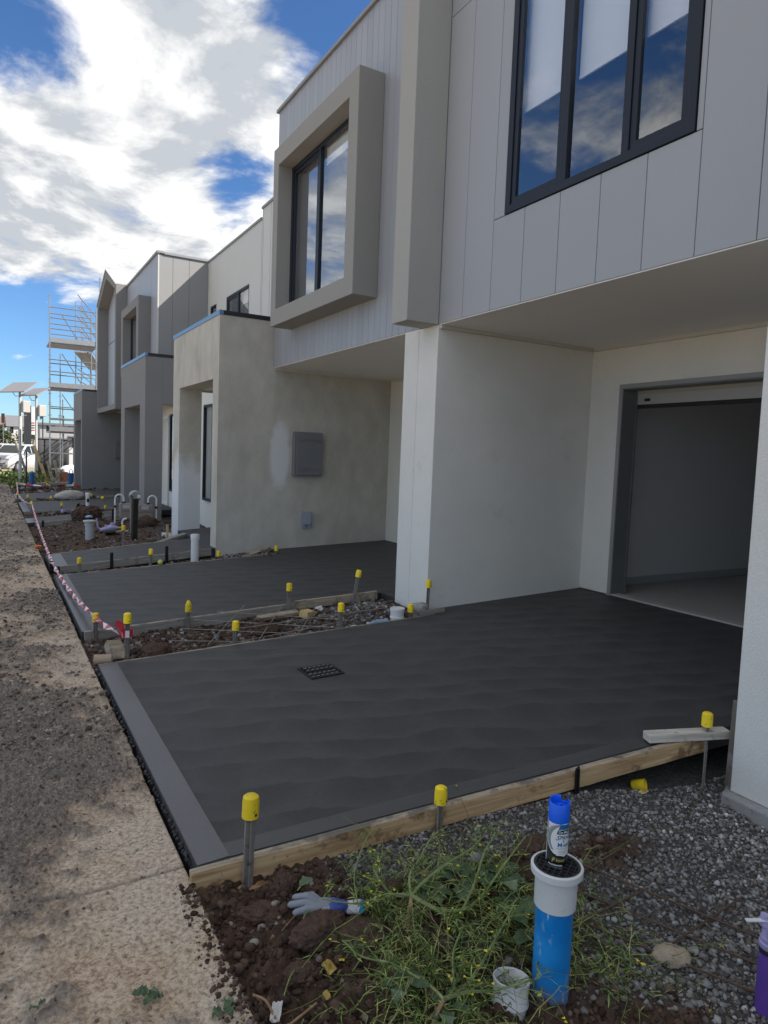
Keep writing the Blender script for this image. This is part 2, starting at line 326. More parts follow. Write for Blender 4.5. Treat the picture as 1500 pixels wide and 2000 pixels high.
def island_mat(name, stops, rough=0.9, bs=(120, 0.5, 0.004), sub=False):
    m, t, b = new_mat(name); g = t.nodes.new('ShaderNodeNewGeometry')
    col = ramp(t, g.outputs['Random Per Island'], stops)
    n = tex_noise(t, g.outputs['Position'], 45, 5, 0.6)
    col = mixc(t, 0.55, col, ramp(t, n, [(0.3, 0.45), (0.7, 1.5)]), 'MULTIPLY')
    t.links.new(col, b.inputs['Base Color']); b.inputs['Roughness'].default_value = rough; b.inputs['Specular IOR Level'].default_value = 0.25
    if bs: bump(t, b, tex_noise(t, g.outputs['Position'], bs[0], 4), bs[1], bs[2])
    if sub:
        b.inputs['Transmission Weight'].default_value = 0.0
        b.inputs['Subsurface Weight'].default_value = 0.0
    return m
stone_m = island_mat('grey_crushed_stone', [(0.0, (0.085, 0.083, 0.081)), (0.22, (0.15, 0.125, 0.105)), (0.50, (0.20, 0.196, 0.19)), (0.90, (0.30, 0.297, 0.29)), (1.0, (0.46, 0.455, 0.44))])
splash_m = island_mat('plaster_splashed_stone', [(0.0, (0.22, 0.22, 0.22)), (0.6, (0.42, 0.42, 0.41)), (1.0, (0.72, 0.72, 0.71))])
crumb_m = island_mat('brown_soil_crumb', [(0.0, (0.042, 0.026, 0.019)), (0.6, (0.098, 0.062, 0.044)), (0.93, (0.15, 0.105, 0.078)), (1.0, (0.30, 0.27, 0.24))], 0.95, (90, 0.8, 0.006))
grit_m = island_mat('brown_grey_grit', [(0.0, (0.085, 0.066, 0.054)), (0.6, (0.21, 0.17, 0.135)), (1.0, (0.44, 0.38, 0.31))], 0.95)
clod_m = island_mat('brown_soil_clod', [(0.0, (0.080, 0.050, 0.036)), (1.0, (0.13, 0.085, 0.062))], 0.95, (55, 1.0, 0.014))
green_m = island_mat('green_weed', [(0.0, (0.035, 0.065, 0.020)), (0.35, (0.10, 0.155, 0.040)), (0.70, (0.22, 0.28, 0.075)), (0.93, (0.36, 0.38, 0.13)), (1.0, (0.32, 0.25, 0.12))], 0.65, None)
leaf_m = island_mat('grey_green_leaf', [(0.0, (0.055, 0.095, 0.045)), (0.6, (0.10, 0.155, 0.080)), (1.0, (0.19, 0.25, 0.15))], 0.6, (80, 0.4, 0.003))
flower_m = island_mat('yellow_petal', [(0.0, (0.65, 0.50, 0.02)), (1.0, (0.80, 0.68, 0.03))], 0.6, None)
stem_m = island_mat('pale_green_stem', [(0.0, (0.17, 0.22, 0.075)), (1.0, (0.30, 0.34, 0.15))], 0.6, (60, 0.3, 0.002))
root_m = island_mat('tan_root', [(0.0, (0.30, 0.19, 0.10)), (1.0, (0.42, 0.29, 0.17))], 0.8, (90, 0.5, 0.003))
tree_leaf = island_mat('olive_tree_leaf', [(0.0, (0.03, 0.045, 0.02)), (1.0, (0.085, 0.11, 0.05))], 0.7, None)

def bluepipe_mat():
    m, t, b = new_mat('blue_painted_pipe'); p = opos(t)
    n = tex_noise(t, stretch(t, p, (1, 1, 0.5)), 16, 6, 0.62, 0.8); n2 = tex_noise(t, stretch(t, p, (1, 1, 0.25)), 55, 4, 0.6)
    col = ramp(t, tex_noise(t, p, 5, 3), [(0.35, (0.005, 0.215, 0.62)), (0.65, (0.03, 0.36, 0.82))])
    col = mixc(t, ramp(t, n, [(0.60, 0), (0.70, 0.75)]), col, (0.36, 0.52, 0.66))
    col = mixc(t, ramp(t, n2, [(0.67, 0), (0.70, 0.9)]), col, (0.62, 0.70, 0.76))
    sp = t.nodes.new('ShaderNodeSeparateXYZ'); t.links.new(p, sp.inputs[0])
    mud = ramp(t, mth(t, 'ADD', sp.outputs[2], mth(t, 'MULTIPLY', mth(t, 'SUBTRACT', n, 0.5), 0.12)), [(0.02, 1), (0.075, 0)])
    col = mixc(t, mth(t, 'MULTIPLY', mud, 0.75), col, (0.20, 0.17, 0.15))
    t.links.new(col, b.inputs['Base Color']); b.inputs['Roughness'].default_value = 0.42; return m
blue_pipe = bluepipe_mat()
def glove_mat():
    m, t, b = new_mat('dusty_blue_glove_fabric'); p = opos(t)
    n = tex_noise(t, p, 22, 5, 0.6); sp = t.nodes.new('ShaderNodeSeparateXYZ'); t.links.new(p, sp.inputs[0])
    d = mth(t, 'ADD', sp.outputs[0], mth(t, 'MULTIPLY', mth(t, 'SUBTRACT', n, 0.5), 0.10))
    f = ramp(t, d, [(-0.022, 0), (0.004, 1)])
    col = mixc(t, f, (0.26, 0.285, 0.33), (0.05, 0.09, 0.36))
    col = mixc(t, ramp(t, tex_noise(t, p, 60, 5), [(0.50, 0), (0.70, 0.75)]), col, (0.27, 0.265, 0.26))
    t.links.new(col, b.inputs['Base Color']); b.inputs['Roughness'].default_value = 0.85
    bump(t, b, tex_noise(t, p, 240, 3), 0.5, 0.002); return m
glove_m = glove_mat()
def flat(name, col, rough=0.4):
    if name in MATS: return MATS[name]
    m, t, b = new_mat(name); b.inputs['Base Color'].default_value = (*col, 1); b.inputs['Roughness'].default_value = rough
    MATS[name] = m; return m

# ------------------------------------------------------------------ building helpers
ORG = {}
def thing(name, label, cat, loc=(0, 0, 0), group=None, rotz=0):
    o = bpy.data.objects.new(name, None); COL.objects.link(o); o.location = loc; o.rotation_euler = (0, 0, rotz); o.empty_display_size = 0.1
    o['label'] = label; o['category'] = cat
    if group: o['group'] = group
    ORG[o] = Vector(loc); return o
def tag(o, label=None, cat=None, group=None, kind=None):
    if label: o['label'] = label
    if cat: o['category'] = cat
    if group: o['group'] = group
    if kind: o['kind'] = kind
    return o
def copy_tree(o, loc=None, rot=None, label=None, parent=None):
    c = o.copy(); COL.objects.link(c)
    if parent is not None: c.parent = parent
    if loc is not None: c.location = loc
    if rot is not None: c.rotation_euler = rot
    if label: c['label'] = label
    for ch in list(o.children): copy_tree(ch, parent=c)
    return c

class MB:
    def __init__(s): s.v = []; s.f = []; s.mi = []
    def add(s, vs, fs, mi=0):
        k = len(s.v); s.v += [tuple(x) for x in vs]; s.f += [tuple(i + k for i in f) for f in fs]; s.mi += [mi] * len(fs); return s
    def bx(s, x0, x1, y0, y1, z0, z1, mi=0):
        return s.add([(x0, y0, z0), (x1, y0, z0), (x1, y1, z0), (x0, y1, z0), (x0, y0, z1), (x1, y0, z1), (x1, y1, z1), (x0, y1, z1)],
                     [(0, 3, 2, 1), (4, 5, 6, 7), (0, 1, 5, 4), (1, 2, 6, 5), (2, 3, 7, 6), (3, 0, 4, 7)], mi)
    def rbox(s, c, size, rot=(0, 0, 0), mi=0):
        R = Euler(rot).to_matrix(); c = Vector(c); h = [q / 2 for q in size]
        vs = [c + R @ Vector((a * h[0], b * h[1], d * h[2])) for d in (-1, 1) for a, b in ((-1, -1), (1, -1), (1, 1), (-1, 1))]
        return s.add(vs, [(0, 3, 2, 1), (4, 5, 6, 7), (0, 1, 5, 4), (1, 2, 6, 5), (2, 3, 7, 6), (3, 0, 4, 7)], mi)
    def prism(s, axis, poly, a, b, mi=0):
        n = len(poly); mk = {'x': lambda t, p: (t, p[0], p[1]), 'y': lambda t, p: (p[0], t, p[1]), 'z': lambda t, p: (p[0], p[1], t)}[axis]
        return s.add([mk(a, p) for p in poly] + [mk(b, p) for p in poly],
                     [tuple(range(n)), tuple(range(2 * n - 1, n - 1, -1))] + [(i, (i + 1) % n, n + (i + 1) % n, n + i) for i in range(n)], mi)
    def frame(s, axis, a, b, u0, u1, w0, w1, iu0, iu1, iw0, iw1, mi=0):
        mk = {'x': lambda t, p: (t, p[0], p[1]), 'y': lambda t, p: (p[0], t, p[1])}[axis]
        o = [(u0, w0), (u1, w0), (u1, w1), (u0, w1)]; i_ = [(iu0, iw0), (iu1, iw0), (iu1, iw1), (iu0, iw1)]
        vs = [mk(a, p) for p in o + i_] + [mk(b, p) for p in o + i_]; fs = []
        for k in range(4):
            j = (k + 1) % 4
            fs += [(k, j, 4 + j, 4 + k), (8 + k, 12 + k, 12 + j, 8 + j), (k, 8 + k, 8 + j, j), (4 + k, 4 + j, 12 + j, 12 + k)]
        return s.add(vs, fs, mi)
    def tube(s, pts, r, n=8, mi=0, cap=True):
        pts = [Vector(p) for p in pts]; rs = r if isinstance(r, (list, tuple)) else [r] * len(pts); vs = []; fs = []
        up = None
        for i, p in enumerate(pts):
            d = (pts[min(i + 1, len(pts) - 1)] - pts[max(i - 1, 0)]).normalized()
            if up is None:
                up = d.orthogonal().normalized()
            else:
                up = (up - d * up.dot(d)); up = up.normalized() if up.length > 1e-6 else d.orthogonal().normalized()
            w = d.cross(up)
            for k in range(n):
                a = 2 * PI * k / n; vs.append(p + (up * math.cos(a) + w * math.sin(a)) * rs[i])
        for i in range(len(pts) - 1):
            for k in range(n):
                j = (k + 1) % n; fs.append((i * n + k, i * n + j, (i + 1) * n + j, (i + 1) * n + k))
        if cap: fs += [tuple(range(n))[::-1], tuple(range((len(pts) - 1) * n, len(pts) * n))]
        return s.add(vs, fs, mi)
    def lathe(s, prof, c=(0, 0, 0), n=24, mi=0, closed=False):
        vs = []; fs = []; c = Vector(c)
        for r, z in prof:
            for k in range(n):
                a = 2 * PI * k / n; vs.append(c + Vector((r * math.cos(a), r * math.sin(a), z)))
        m = len(prof)
        for i in range(m if closed else m - 1):
            i2 = (i + 1) % m
            for k in range(n):
                j = (k + 1) % n; fs.append((i * n + k, i * n + j, i2 * n + j, i2 * n + k))
        if not closed: fs += [tuple(range(n))[::-1], tuple(range((m - 1) * n, m * n))]
        return s.add(vs, fs, mi)
    def build(s, name, mats, parent=None, smooth=False, bevel=0, kind=None, recalc=True, seg=2):
        if not isinstance(mats, (list, tuple)): mats = [mats]
        off = Vector((0, 0, 0)); p = parent
        while p is not None:
            if p in ORG: off = ORG[p]; break
            p = p.parent
        me = bpy.data.meshes.new(name)
        me.from_pydata([(x - off.x, y - off.y, z - off.z) for x, y, z in s.v], [], s.f)
        for m in mats: me.materials.append(m)
        if len(mats) > 1: me.polygons.foreach_set('material_index', s.mi)
        if recalc:
            b = bmesh.new(); b.from_mesh(me); bmesh.ops.recalc_face_normals(b, faces=b.faces); b.to_mesh(me); b.free()
        if smooth:
            me.polygons.foreach_set('use_smooth', [True] * len(me.polygons))
            if hasattr(me, 'set_sharp_from_angle'): me.set_sharp_from_angle(angle=math.radians(40))
        o = bpy.data.objects.new(name, me); COL.objects.link(o)
        if parent is not None: o.parent = parent
        if bevel:
            bv = o.modifiers.new('bevel', 'BEVEL'); bv.width = bevel; bv.segments = seg; bv.limit_method = 'ANGLE'; bv.angle_limit = math.radians(50)
        if kind: o['kind'] = kind
        return o

# value noise for terrain and lumps
def _h(ix, iy, iz, s):
    n = (ix * 374761393 + iy * 668265263 + iz * 2147483647 + s * 1274126177) & 0xFFFFFFFF
    n = ((n ^ (n >> 13)) * 1274126177) & 0xFFFFFFFF
    return ((n ^ (n >> 16)) & 0xFFFF) / 65535.0
def vn(x, y, z=0.0, s=0):
    x = np.asarray(x, float); y = np.asarray(y, float); z = np.zeros_like(x) + z
    ix = np.floor(x).astype(np.int64); iy = np.floor(y).astype(np.int64); iz = np.floor(z).astype(np.int64)
    fx, fy, fz = x - ix, y - iy, z - iz
    fx = fx * fx * (3 - 2 * fx); fy = fy * fy * (3 - 2 * fy); fz = fz * fz * (3 - 2 * fz)
    o = 0
    for a in (0, 1):
        for b in (0, 1):
            for c in (0, 1):
                o = o + _h(ix + a, iy + b, iz + c, s) * (fx if a else 1 - fx) * (fy if b else 1 - fy) * (fz if c else 1 - fz)
    return o
def fbm(x, y, sc, octv=4, s=0, z=0.0, g=0.5):
    o = 0; a = 1; t = 0
    x = np.asarray(x, float); y = np.asarray(y, float)
    for i in range(octv):
        o = o + a * vn(x * sc + 13.7 * i, y * sc - 7.3 * i, np.asarray(z) * sc if not np.isscalar(z) else z, s + i); t += a; a *= g; sc *= 2.03
    return o / t
def sstep(a, b, x):
    t = np.clip((np.asarray(x, float) - a) / (b - a), 0, 1); return t * t * (3 - 2 * t)

def np_mesh(name, V, F, mats, parent=None, smooth=False, attr=None, kind=None, mi=None):
    me = bpy.data.meshes.new(name); V = np.asarray(V, np.float32); F = np.asarray(F, np.int32); k = F.shape[1]
    me.vertices.add(len(V)); me.vertices.foreach_set('co', V.ravel())
    me.loops.add(F.size); me.loops.foreach_set('vertex_index', F.ravel())
    me.polygons.add(len(F)); me.polygons.foreach_set('loop_start', np.arange(0, F.size, k, dtype=np.int32))
    me.polygons.foreach_set('loop_total', np.full(len(F), k, np.int32))
    for m in (mats if isinstance(mats, (list, tuple)) else [mats]): me.materials.append(m)
    if mi is not None: me.polygons.foreach_set('material_index', np.asarray(mi, np.int32))
    if smooth: me.polygons.foreach_set('use_smooth', np.ones(len(F), bool))
    me.update(calc_edges=True)
    if attr is not None:
        a = me.attributes.new('kind', 'FLOAT', 'POINT'); a.data.foreach_set('value', np.asarray(attr, np.float32))
    o = bpy.data.objects.new(name, me); COL.objects.link(o)
    if parent is not None: o.parent = parent
    if kind: o['kind'] = kind
    return o
def grid_mesh(name, xs, ys, hf, mat, kind='structure'):
    X, Y = np.meshgrid(xs, ys); Z, K = hf(X, Y); nx, ny = len(xs), len(ys)
    V = np.stack([X.ravel(), Y.ravel(), Z.ravel()], 1)
    i = np.arange(nx - 1)[None, :] + nx * np.arange(ny - 1)[:, None]; i = i.ravel()
    F = np.stack([i, i + 1, i + 1 + nx, i + nx], 1)
    return np_mesh(name, V, F, mat, smooth=True, attr=K.ravel(), kind=kind)
def spaced(a, b, f):
    o = [a]
    while o[-1] < b: o.append(o[-1] + f(o[-1]))
    o[-1] = b; return np.array(o)

ICO = None
def ico():
    global ICO
    if ICO is None:
        b = bmesh.new(); bmesh.ops.create_icosphere(b, subdivisions=1, radius=1.0)
        ICO = (np.array([v.co[:] for v in b.verts]), np.array([[v.index for v in f.verts] for f in b.faces])); b.free()
    return ICO
def stones(name, P, size, mat, seed, flatz=0.75, kind='stuff', jit=0.35):
    """P: (n,3) seats on the ground, size (n,) radii"""
    g = np.random.default_rng(seed); bv, bf = ico(); n = len(P); m = len(bv)
    if mat in (crumb_m, stone_m): jit = 0.6
    V = bv[None] * (1 + jit * (g.random((n, m, 1)) - 0.5) * 2 * 0.7)
    sc = np.stack([0.75 + 0.5 * g.random(n), 0.65 + 0.5 * g.random(n), flatz * (0.7 + 0.5 * g.random(n))], 1)
    V = V * sc[:, None, :] * size[:, None, None]
    ax = (g.random(n) - 0.5) * 1.0; ay = (g.random(n) - 0.5) * 1.0; az = g.random(n) * 2 * PI
    def rot(V, a, i, j):
        c, s_ = np.cos(a)[:, None], np.sin(a)[:, None]; A = V[..., i] * c - V[..., j] * s_; B = V[..., i] * s_ + V[..., j] * c
        V = V.copy(); V[..., i] = A; V[..., j] = B; return V
    V = rot(rot(rot(V, ax, 1, 2), ay, 0, 2), az, 0, 1)
    V = V + P[:, None, :]; F = bf[None] + (np.arange(n) * m)[:, None, None]
    return np_mesh(name, V.reshape(-1, 3), F.reshape(-1, 3), mat, kind=kind)

# ------------------------------------------------------------------ ground
BED_X1 = 3.80
def h_verge(X, Y):
    cover = fbm(X * 1.0, Y * 0.75, 1.5, 5, 3)                       # how much dirt lies on the path
    lean = 0.07 * sstep(0.45, -0.1, X) + 0.07 * sstep(4.2, 7.0, Y) - 0.06 * sstep(2.9, 2.4, Y) + 0.20 * sstep(2.0, 1.7, Y) - 0.10 * sstep(0.40, 0.62, X) * sstep(8, 5, Y)
    lean = lean + 0.22 * sstep(0.53, 0.67, X) * sstep(2.5, 2.3, Y) + 0.04 - 0.07 * sstep(3.9, 3.2, Y) * sstep(0.10, 0.40, X)
    tk = sstep(0.38, 0.80, cover + lean + 0.75 * (fbm(X, Y, 15, 6, 9, g=0.62) - 0.5))
    far = sstep(9, 14, Y)
    tk = np.maximum(tk, far * 0.45)
    z = -0.040 + tk * (0.004 + 0.026 * fbm(X, Y, 14, 5, 21) + 0.034 * np.abs(fbm(X, Y, 34, 4, 5) - 0.5) * 2) + 0.0025 * fbm(X, Y, 90, 2, 8)
    ruts = 0.030 * (fbm(X, Y * 0.3, 1.1, 3, 4) - 0.5) * sstep(3, 8, Y)
    joint = np.exp(-((Y - (2.60 + 0.03 * X)) / 0.010) ** 2) + np.exp(-((Y - (4.10 + 0.03 * X)) / 0.010) ** 2)
    z = z + ruts - 0.012 * joint * (1 - 0.6 * tk)
    edge = sstep(0.674, 0.660, X); z = z - 0.10 * (1 - edge)
    left = sstep(-0.9, -1.6, X); z = z - 0.03 * left
    K = (1 - tk * (1 - left * 0.6)) * (1 - 0.75 * np.minimum(joint, 1))  # unseen ground at far left made paler to bounce warm light at the houses
    return z, K
xs = np.concatenate([np.linspace(-14, -1.6, 24), np.linspace(-1.5, -0.06, 30), spaced(-0.05, 0.676, lambda x: 0.0062)])
ys = np.concatenate([np.linspace(-12, 0.9, 40), spaced(0.95, 30, lambda y: 0.0055 if y < 3 else 0.0055 + 0.0042 * (y - 3)), np.linspace(30.2, 60, 80)])
grid_mesh('footpath', xs, ys, h_verge, verge_mat)

def k_bed1(X, Y):                                                 # share of gravel
    g = sstep(1.55, 2.15, X + 0.5 * (fbm(X, Y, 3, 4, 31) - 0.5)) + sstep(2.05, 2.25, Y) * sstep(1.10, 1.35, X)
    b1 = np.exp(-(((X - 1.98) / 0.16) ** 2 + ((Y - 2.06) / 0.10) ** 2)) + np.exp(-(((X - 1.80) / 0.20) ** 2 + ((Y - 1.22) / 0.13) ** 2)) + 0.9 * np.exp(-(((X - 2.35) / 0.2) ** 2 + ((Y - 1.98) / 0.10) ** 2))
    return np.clip(g - 1.3 * b1, 0, 1)
def h_bed1(X, Y):
    K = k_bed1(X, Y)
    base = -0.098 + 0.042 * np.clip(X - 0.7, 0, 1.7) - 0.105 * sstep(2.4, 3.35, X)
    z = base - (0.035 + 0.085 * sstep(0.8, 1.5, X)) * np.clip(2.45 - Y, -1, 3)
    lump = 0.085 * (fbm(X, Y, 7, 5, 41) - 0.45) + 0.055 * np.abs(fbm(X, Y, 19, 4, 43) - 0.5) * 2 + 0.012 * fbm(X, Y, 60, 3, 44)
    z = z + (1 - K) * lump + K * (0.010 * fbm(X, Y, 6, 3, 45) + 0.012 * fbm(X, Y, 50, 3, 46))
    edge = sstep(0.70, 0.655, X); z = z * (1 - edge) + edge * (-0.075)
    crust = np.exp(-(((X - 1.80) / 0.20) ** 4 + ((Y - 1.22) / 0.13) ** 4)); z = z + 0.015 * crust
    return z, K
xs = np.concatenate([spaced(0.655, 3.9, lambda x: 0.0072), np.linspace(4.0, 6.5, 8)])
ys = np.concatenate([np.linspace(-12, 0.8, 30), spaced(0.85, 2.56, lambda y: 0.0068)])
grid_mesh('garden_bed', xs, ys, h_bed1, bed_mat)
class Table:
    def __init__(s, hf, x0, x1, y0, y1, st):
        s.x0, s.y0, s.st = x0, y0, st; s.X = np.arange(x0, x1 + st, st); s.Y = np.arange(y0, y1 + st, st)
        A, B = np.meshgrid(s.X, s.Y); s.Z = hf(A, B)[0]
    def __call__(s, x, y):
        i = min(max((x - s.x0) / s.st, 0), len(s.X) - 1.001); j = min(max((y - s.y0) / s.st, 0), len(s.Y) - 1.001); a, b = int(i), int(j); u, v = i - a, j - b; Z = s.Z
        return float((Z[b, a] * (1 - u) + Z[b, a + 1] * u) * (1 - v) + (Z[b + 1, a] * (1 - u) + Z[b + 1, a + 1] * u) * v)
hb1 = Table(h_bed1, 0.6, 4.0, 0.5, 2.6, 0.008)

def h_bed2(X, Y):
    m = np.exp(-(((X - 3.25) / 0.55) ** 2 + ((Y - 5.85) / 0.45) ** 2))
    K = np.clip(0.25 + 0.9 * m + 0.8 * (fbm(X, Y, 3.2, 4, 51) - 0.5), 0, 1) * 0.8
    z = -0.085 + 0.040 * (X - 0.7) + 0.09 * m + 0.075 * (fbm(X, Y, 5, 5, 53) - 0.5) + 0.03 * np.abs(fbm(X, Y, 15, 4, 54) - 0.5)
    return z, K
grid_mesh('garden_bed', spaced(0.66, 3.9, lambda x: 0.014), spaced(5.25, 6.34, lambda y: 0.012), h_bed2, bed_mat)
def hb2(x, y): return float(h_bed2(np.array([x]), np.array([y]))[0][0])
def h_bed3(X, Y):
    K = np.clip(0.45 + 1.2 * (fbm(X, Y, 2.5, 4, 61) - 0.5) + 0.4 * sstep(1.8, 2.8, X), 0, 1) * 0.8
    z = -0.10 + 0.055 * (X - 0.7) + 0.08 * (fbm(X, Y, 4, 5, 63) - 0.5) + 0.05 * sstep(2.4, 3.2, X)
    return z, K
grid_mesh('garden_bed', spaced(0.66, 3.9, lambda x: 0.025), spaced(9.15, 9.88, lambda y: 0.02), h_bed3, bed_mat)
def hb3(x, y): return float(h_bed3(np.array([x]), np.array([y]))[0][0])
def h_bed4(X, Y):
    K = np.clip(0.12 + 1.0 * (fbm(X, Y, 1.6, 4, 71) - 0.5) + 0.5 * sstep(2.2, 3.0, X), 0, 1) * 0.8
    z = -0.08 + 0.05 * (X - 0.7) + 0.14 * (fbm(X, Y, 2.2, 5, 73) - 0.5) + 0.22 * np.exp(-(((X - 1.75) / 0.35) ** 2 + ((Y - 15.0) / 0.5) ** 2)) + 0.16 * np.exp(-(((X - 2.6) / 0.4) ** 2 + ((Y - 14.6) / 0.5) ** 2))
    return z, K
grid_mesh('garden_bed', spaced(0.66, 3.9, lambda x: 0.05), spaced(10.9, 15.7, lambda y: 0.05), h_bed4, bed_mat)
def hb4(x, y): return float(h_bed4(np.array([x]), np.array([y]))[0][0])
def h_bed5(X, Y):
    K = np.clip(0.35 + 1.0 * (fbm(X, Y, 1.6, 4, 81) - 0.5), 0, 1) * 0.8
    z = -0.06 + 0.045 * (X - 0.7) + 0.10 * (fbm(X, Y, 1.8, 5, 83) - 0.5) - 0.08 * sstep(30, 36, Y)
    return z, K
grid_mesh('garden_bed', np.linspace(0.66, 7, 60), spaced(16.4, 46, lambda y: 0.12), h_bed5, bed_mat)
hb5 = Table(h_bed5, 0.6, 7.0, 16.4, 46.0, 0.08)
# the far ground: one sheet to the horizon, dropping under the detailed strips
gx = np.concatenate([np.linspace(-900, -40, 14), np.linspace(-20, -13.5, 3), np.linspace(-13, 16, 12), np.linspace(17, 40, 4), np.linspace(80, 900, 12)])
gy = np.concatenate([np.linspace(-400, -20, 8), np.linspace(-11.5, 44, 16), np.linspace(47, 70, 6), np.linspace(80, 1500, 30)])
def h_far(X, Y):
    pit = sstep(-14, -13, X) * sstep(16, 15, X) * sstep(-12, -11, Y) * sstep(46, 44, Y)
    return -0.16 - 0.6 * pit + 0.9 * sstep(60, 200, Y) * fbm(X, Y, 0.012, 3, 5), np.zeros_like(X)
grid_mesh('ground', gx, gy, h_far, far_ground)
MB().bx(-40, 60, 62, 70, -0.2, -0.055).build('road', M('asphalt', (0.055, 0.055, 0.057), 0.1, 2, 0.9), kind='structure')

# ------------------------------------------------------------------ concrete slabs
SL = 0.045
def slab(name, poly, slope=SL, x0=0.685, th=0.11, band=None):
    """poly in plan; top rises towards the houses"""
    n = len(poly); z = lambda p: slope * (p[0] - x0)
    b = MB(); b.add([(p[0], p[1], z(p)) for p in poly] + [(p[0], p[1], z(p) - th) for p in poly],
                    [tuple(range(n))] , 0)
    k = len(b.v) - 2 * n
    b.f += [(k + i, k + n + i, k + n + (i + 1) % n, k + (i + 1) % n) for i in range(n)]; b.mi += [1] * n
    b.f.append(tuple(k + 2 * n - 1 - i for i in range(n))); b.mi.append(1)
    o = b.build(name, [conc, conc_side], kind='structure')
    for poly2 in (band or []):
        q = MB(); q.add([(p[0], p[1], z(p) + 0.003) for p in poly2], [tuple(range(len(poly2)))])
        q.build('edge_band', conc_edge if poly2 is band[0] else conc_edge2, o)
    return o
def yn(x): return 2.52 - 0.0665 * (x - 0.685)
drive1 = slab('driveway', [(0.685, 2.52), (3.69, yn(3.69)), (5.735, yn(3.69)), (5.735, 5.5), (3.69, 5.5), (3.69, 5.298), (0.685, 5.298)],
     band=[[(0.688, 2.53), (0.815, 2.53), (0.815, 5.29), (0.688, 5.29)], [(0.816, 2.525), (3.3, yn(3.3) + 0.01), (3.3, yn(3.3) + 0.12), (0.816, 2.625)]])
drive2 = slab('driveway', [(0.685, 6.32), (3.69, 6.40), (3.69, 6.101), (5.735, 6.101), (5.735, 9.87), (3.70, 9.87), (3.70, 9.42), (0.685, 9.22)],
     band=[[(0.688, 6.33), (0.83, 6.33), (0.83, 9.21), (0.688, 9.21)]])
slab('entry_path', [(0.70, 9.88), (2.87, 9.88), (2.87, 10.16), (3.69, 10.16), (3.69, 12.2), (2.87, 12.2), (2.87, 11.10), (0.70, 11.02)], 0.085, 0.70, 0.12,
     band=[[(0.705, 9.89), (0.90, 9.89), (0.90, 11.01), (0.705, 11.01)]])
slab('entry_path', [(0.66, 15.62), (2.87, 15.72), (2.87, 15.83), (3.69, 15.83), (3.69, 17.8), (2.87, 17.8), (2.87, 16.62), (0.66, 16.56)], 0.085, 0.70, 0.12,
     band=[[(0.665, 15.63), (0.86, 15.63), (0.86, 16.55), (0.665, 16.55)]])
slab('driveway', [(0.69, 18.25), (5.735, 18.35), (5.735, 21.25), (0.69, 21.25)], band=[[(0.695, 18.26), (0.84, 18.26), (0.84, 21.24), (0.695, 21.24)]])
slab('driveway', [(0.66, 22.45), (5.735, 22.5), (5.735, 26.2), (0.66, 24.8)], band=[[(0.665, 22.46), (0.82, 22.46), (0.82, 24.8), (0.665, 24.78)]])
slab('driveway', [(0.9, 29.4), (5.735, 29.5), (5.735, 31.0), (0.9, 30.8)])

# stippled trowel ridges are in the material; little concrete crumbs along the front edge
g = np.random.default_rng(3)
P = np.stack([0.672 + 0.012 * g.random(260), 2.5 + 2.8 * g.random(260), -0.035 + 0.02 * g.random(260)], 1)
stones('concrete_spill', P, 0.004 + 0.010 * g.random(260) ** 2, conc_side, 5)

exec_parts = []
# ------------------------------------------------------------------ houses
X0, XB, XP, XG = 3.69, 3.38, 2.872, 5.735
ZS, ZR = 2.872, 6.52
def window(parent, x, y0, y1, z0, z1, mull=(), fw=0.055, depth=0.06, blind=None, mat=frame_alu, name='window', sash=()):
    """a framed opening facing the street (-X) in the plane x"""
    b = MB(); b.frame('x', x, x + depth, y0, y1, z0, z1, y0 + fw, y1 - fw, z0 + fw, z1 - fw)
    mull = sorted(mull); edges = [y0 + fw] + [q for m in mull for q in (m - fw / 2, m + fw / 2)] + [y1 - fw]
    for m in mull: b.bx(x + 0.002, x + depth - 0.002, m - fw / 2, m + fw / 2, z0 + fw, z1 - fw)
    w = b.build(name, mat, parent, bevel=0.004)
    for i in range(0, len(edges), 2):
        a, c = edges[i], edges[i + 1]
        if (i // 2) in sash:
            q = MB(); q.frame('x', x + 0.012, x + depth - 0.012, a + 0.003, c - 0.003, z0 + fw + 0.003, z1 - fw - 0.003, a + 0.05, c - 0.05, z0 + fw + 0.05, z1 - fw - 0.05)
            q.build('sash', mat, w, bevel=0.003)
        MB().bx(x + 0.028, x + 0.034, a, c, z0 + fw, z1 - fw).build('pane', glass, w)
        if blind and blind[i // 2]:
            MB().bx(x + 0.10, x + 0.103, a - 0.01, c + 0.01, blind[i // 2], z1 + 0.02).bx(x + 0.094, x + 0.109, a - 0.01, c + 0.01, blind[i // 2] - 0.025, blind[i // 2]).build('blind', blind_white, w)
    return w
def pieces(parent, name, mat, rects, x0, x1, bevel=0.002):
    for (y0, y1, z0, z1) in rects: MB().bx(x0, x1, y0, y1, z0, z1).build(name, mat, parent, bevel=bevel, seg=1)

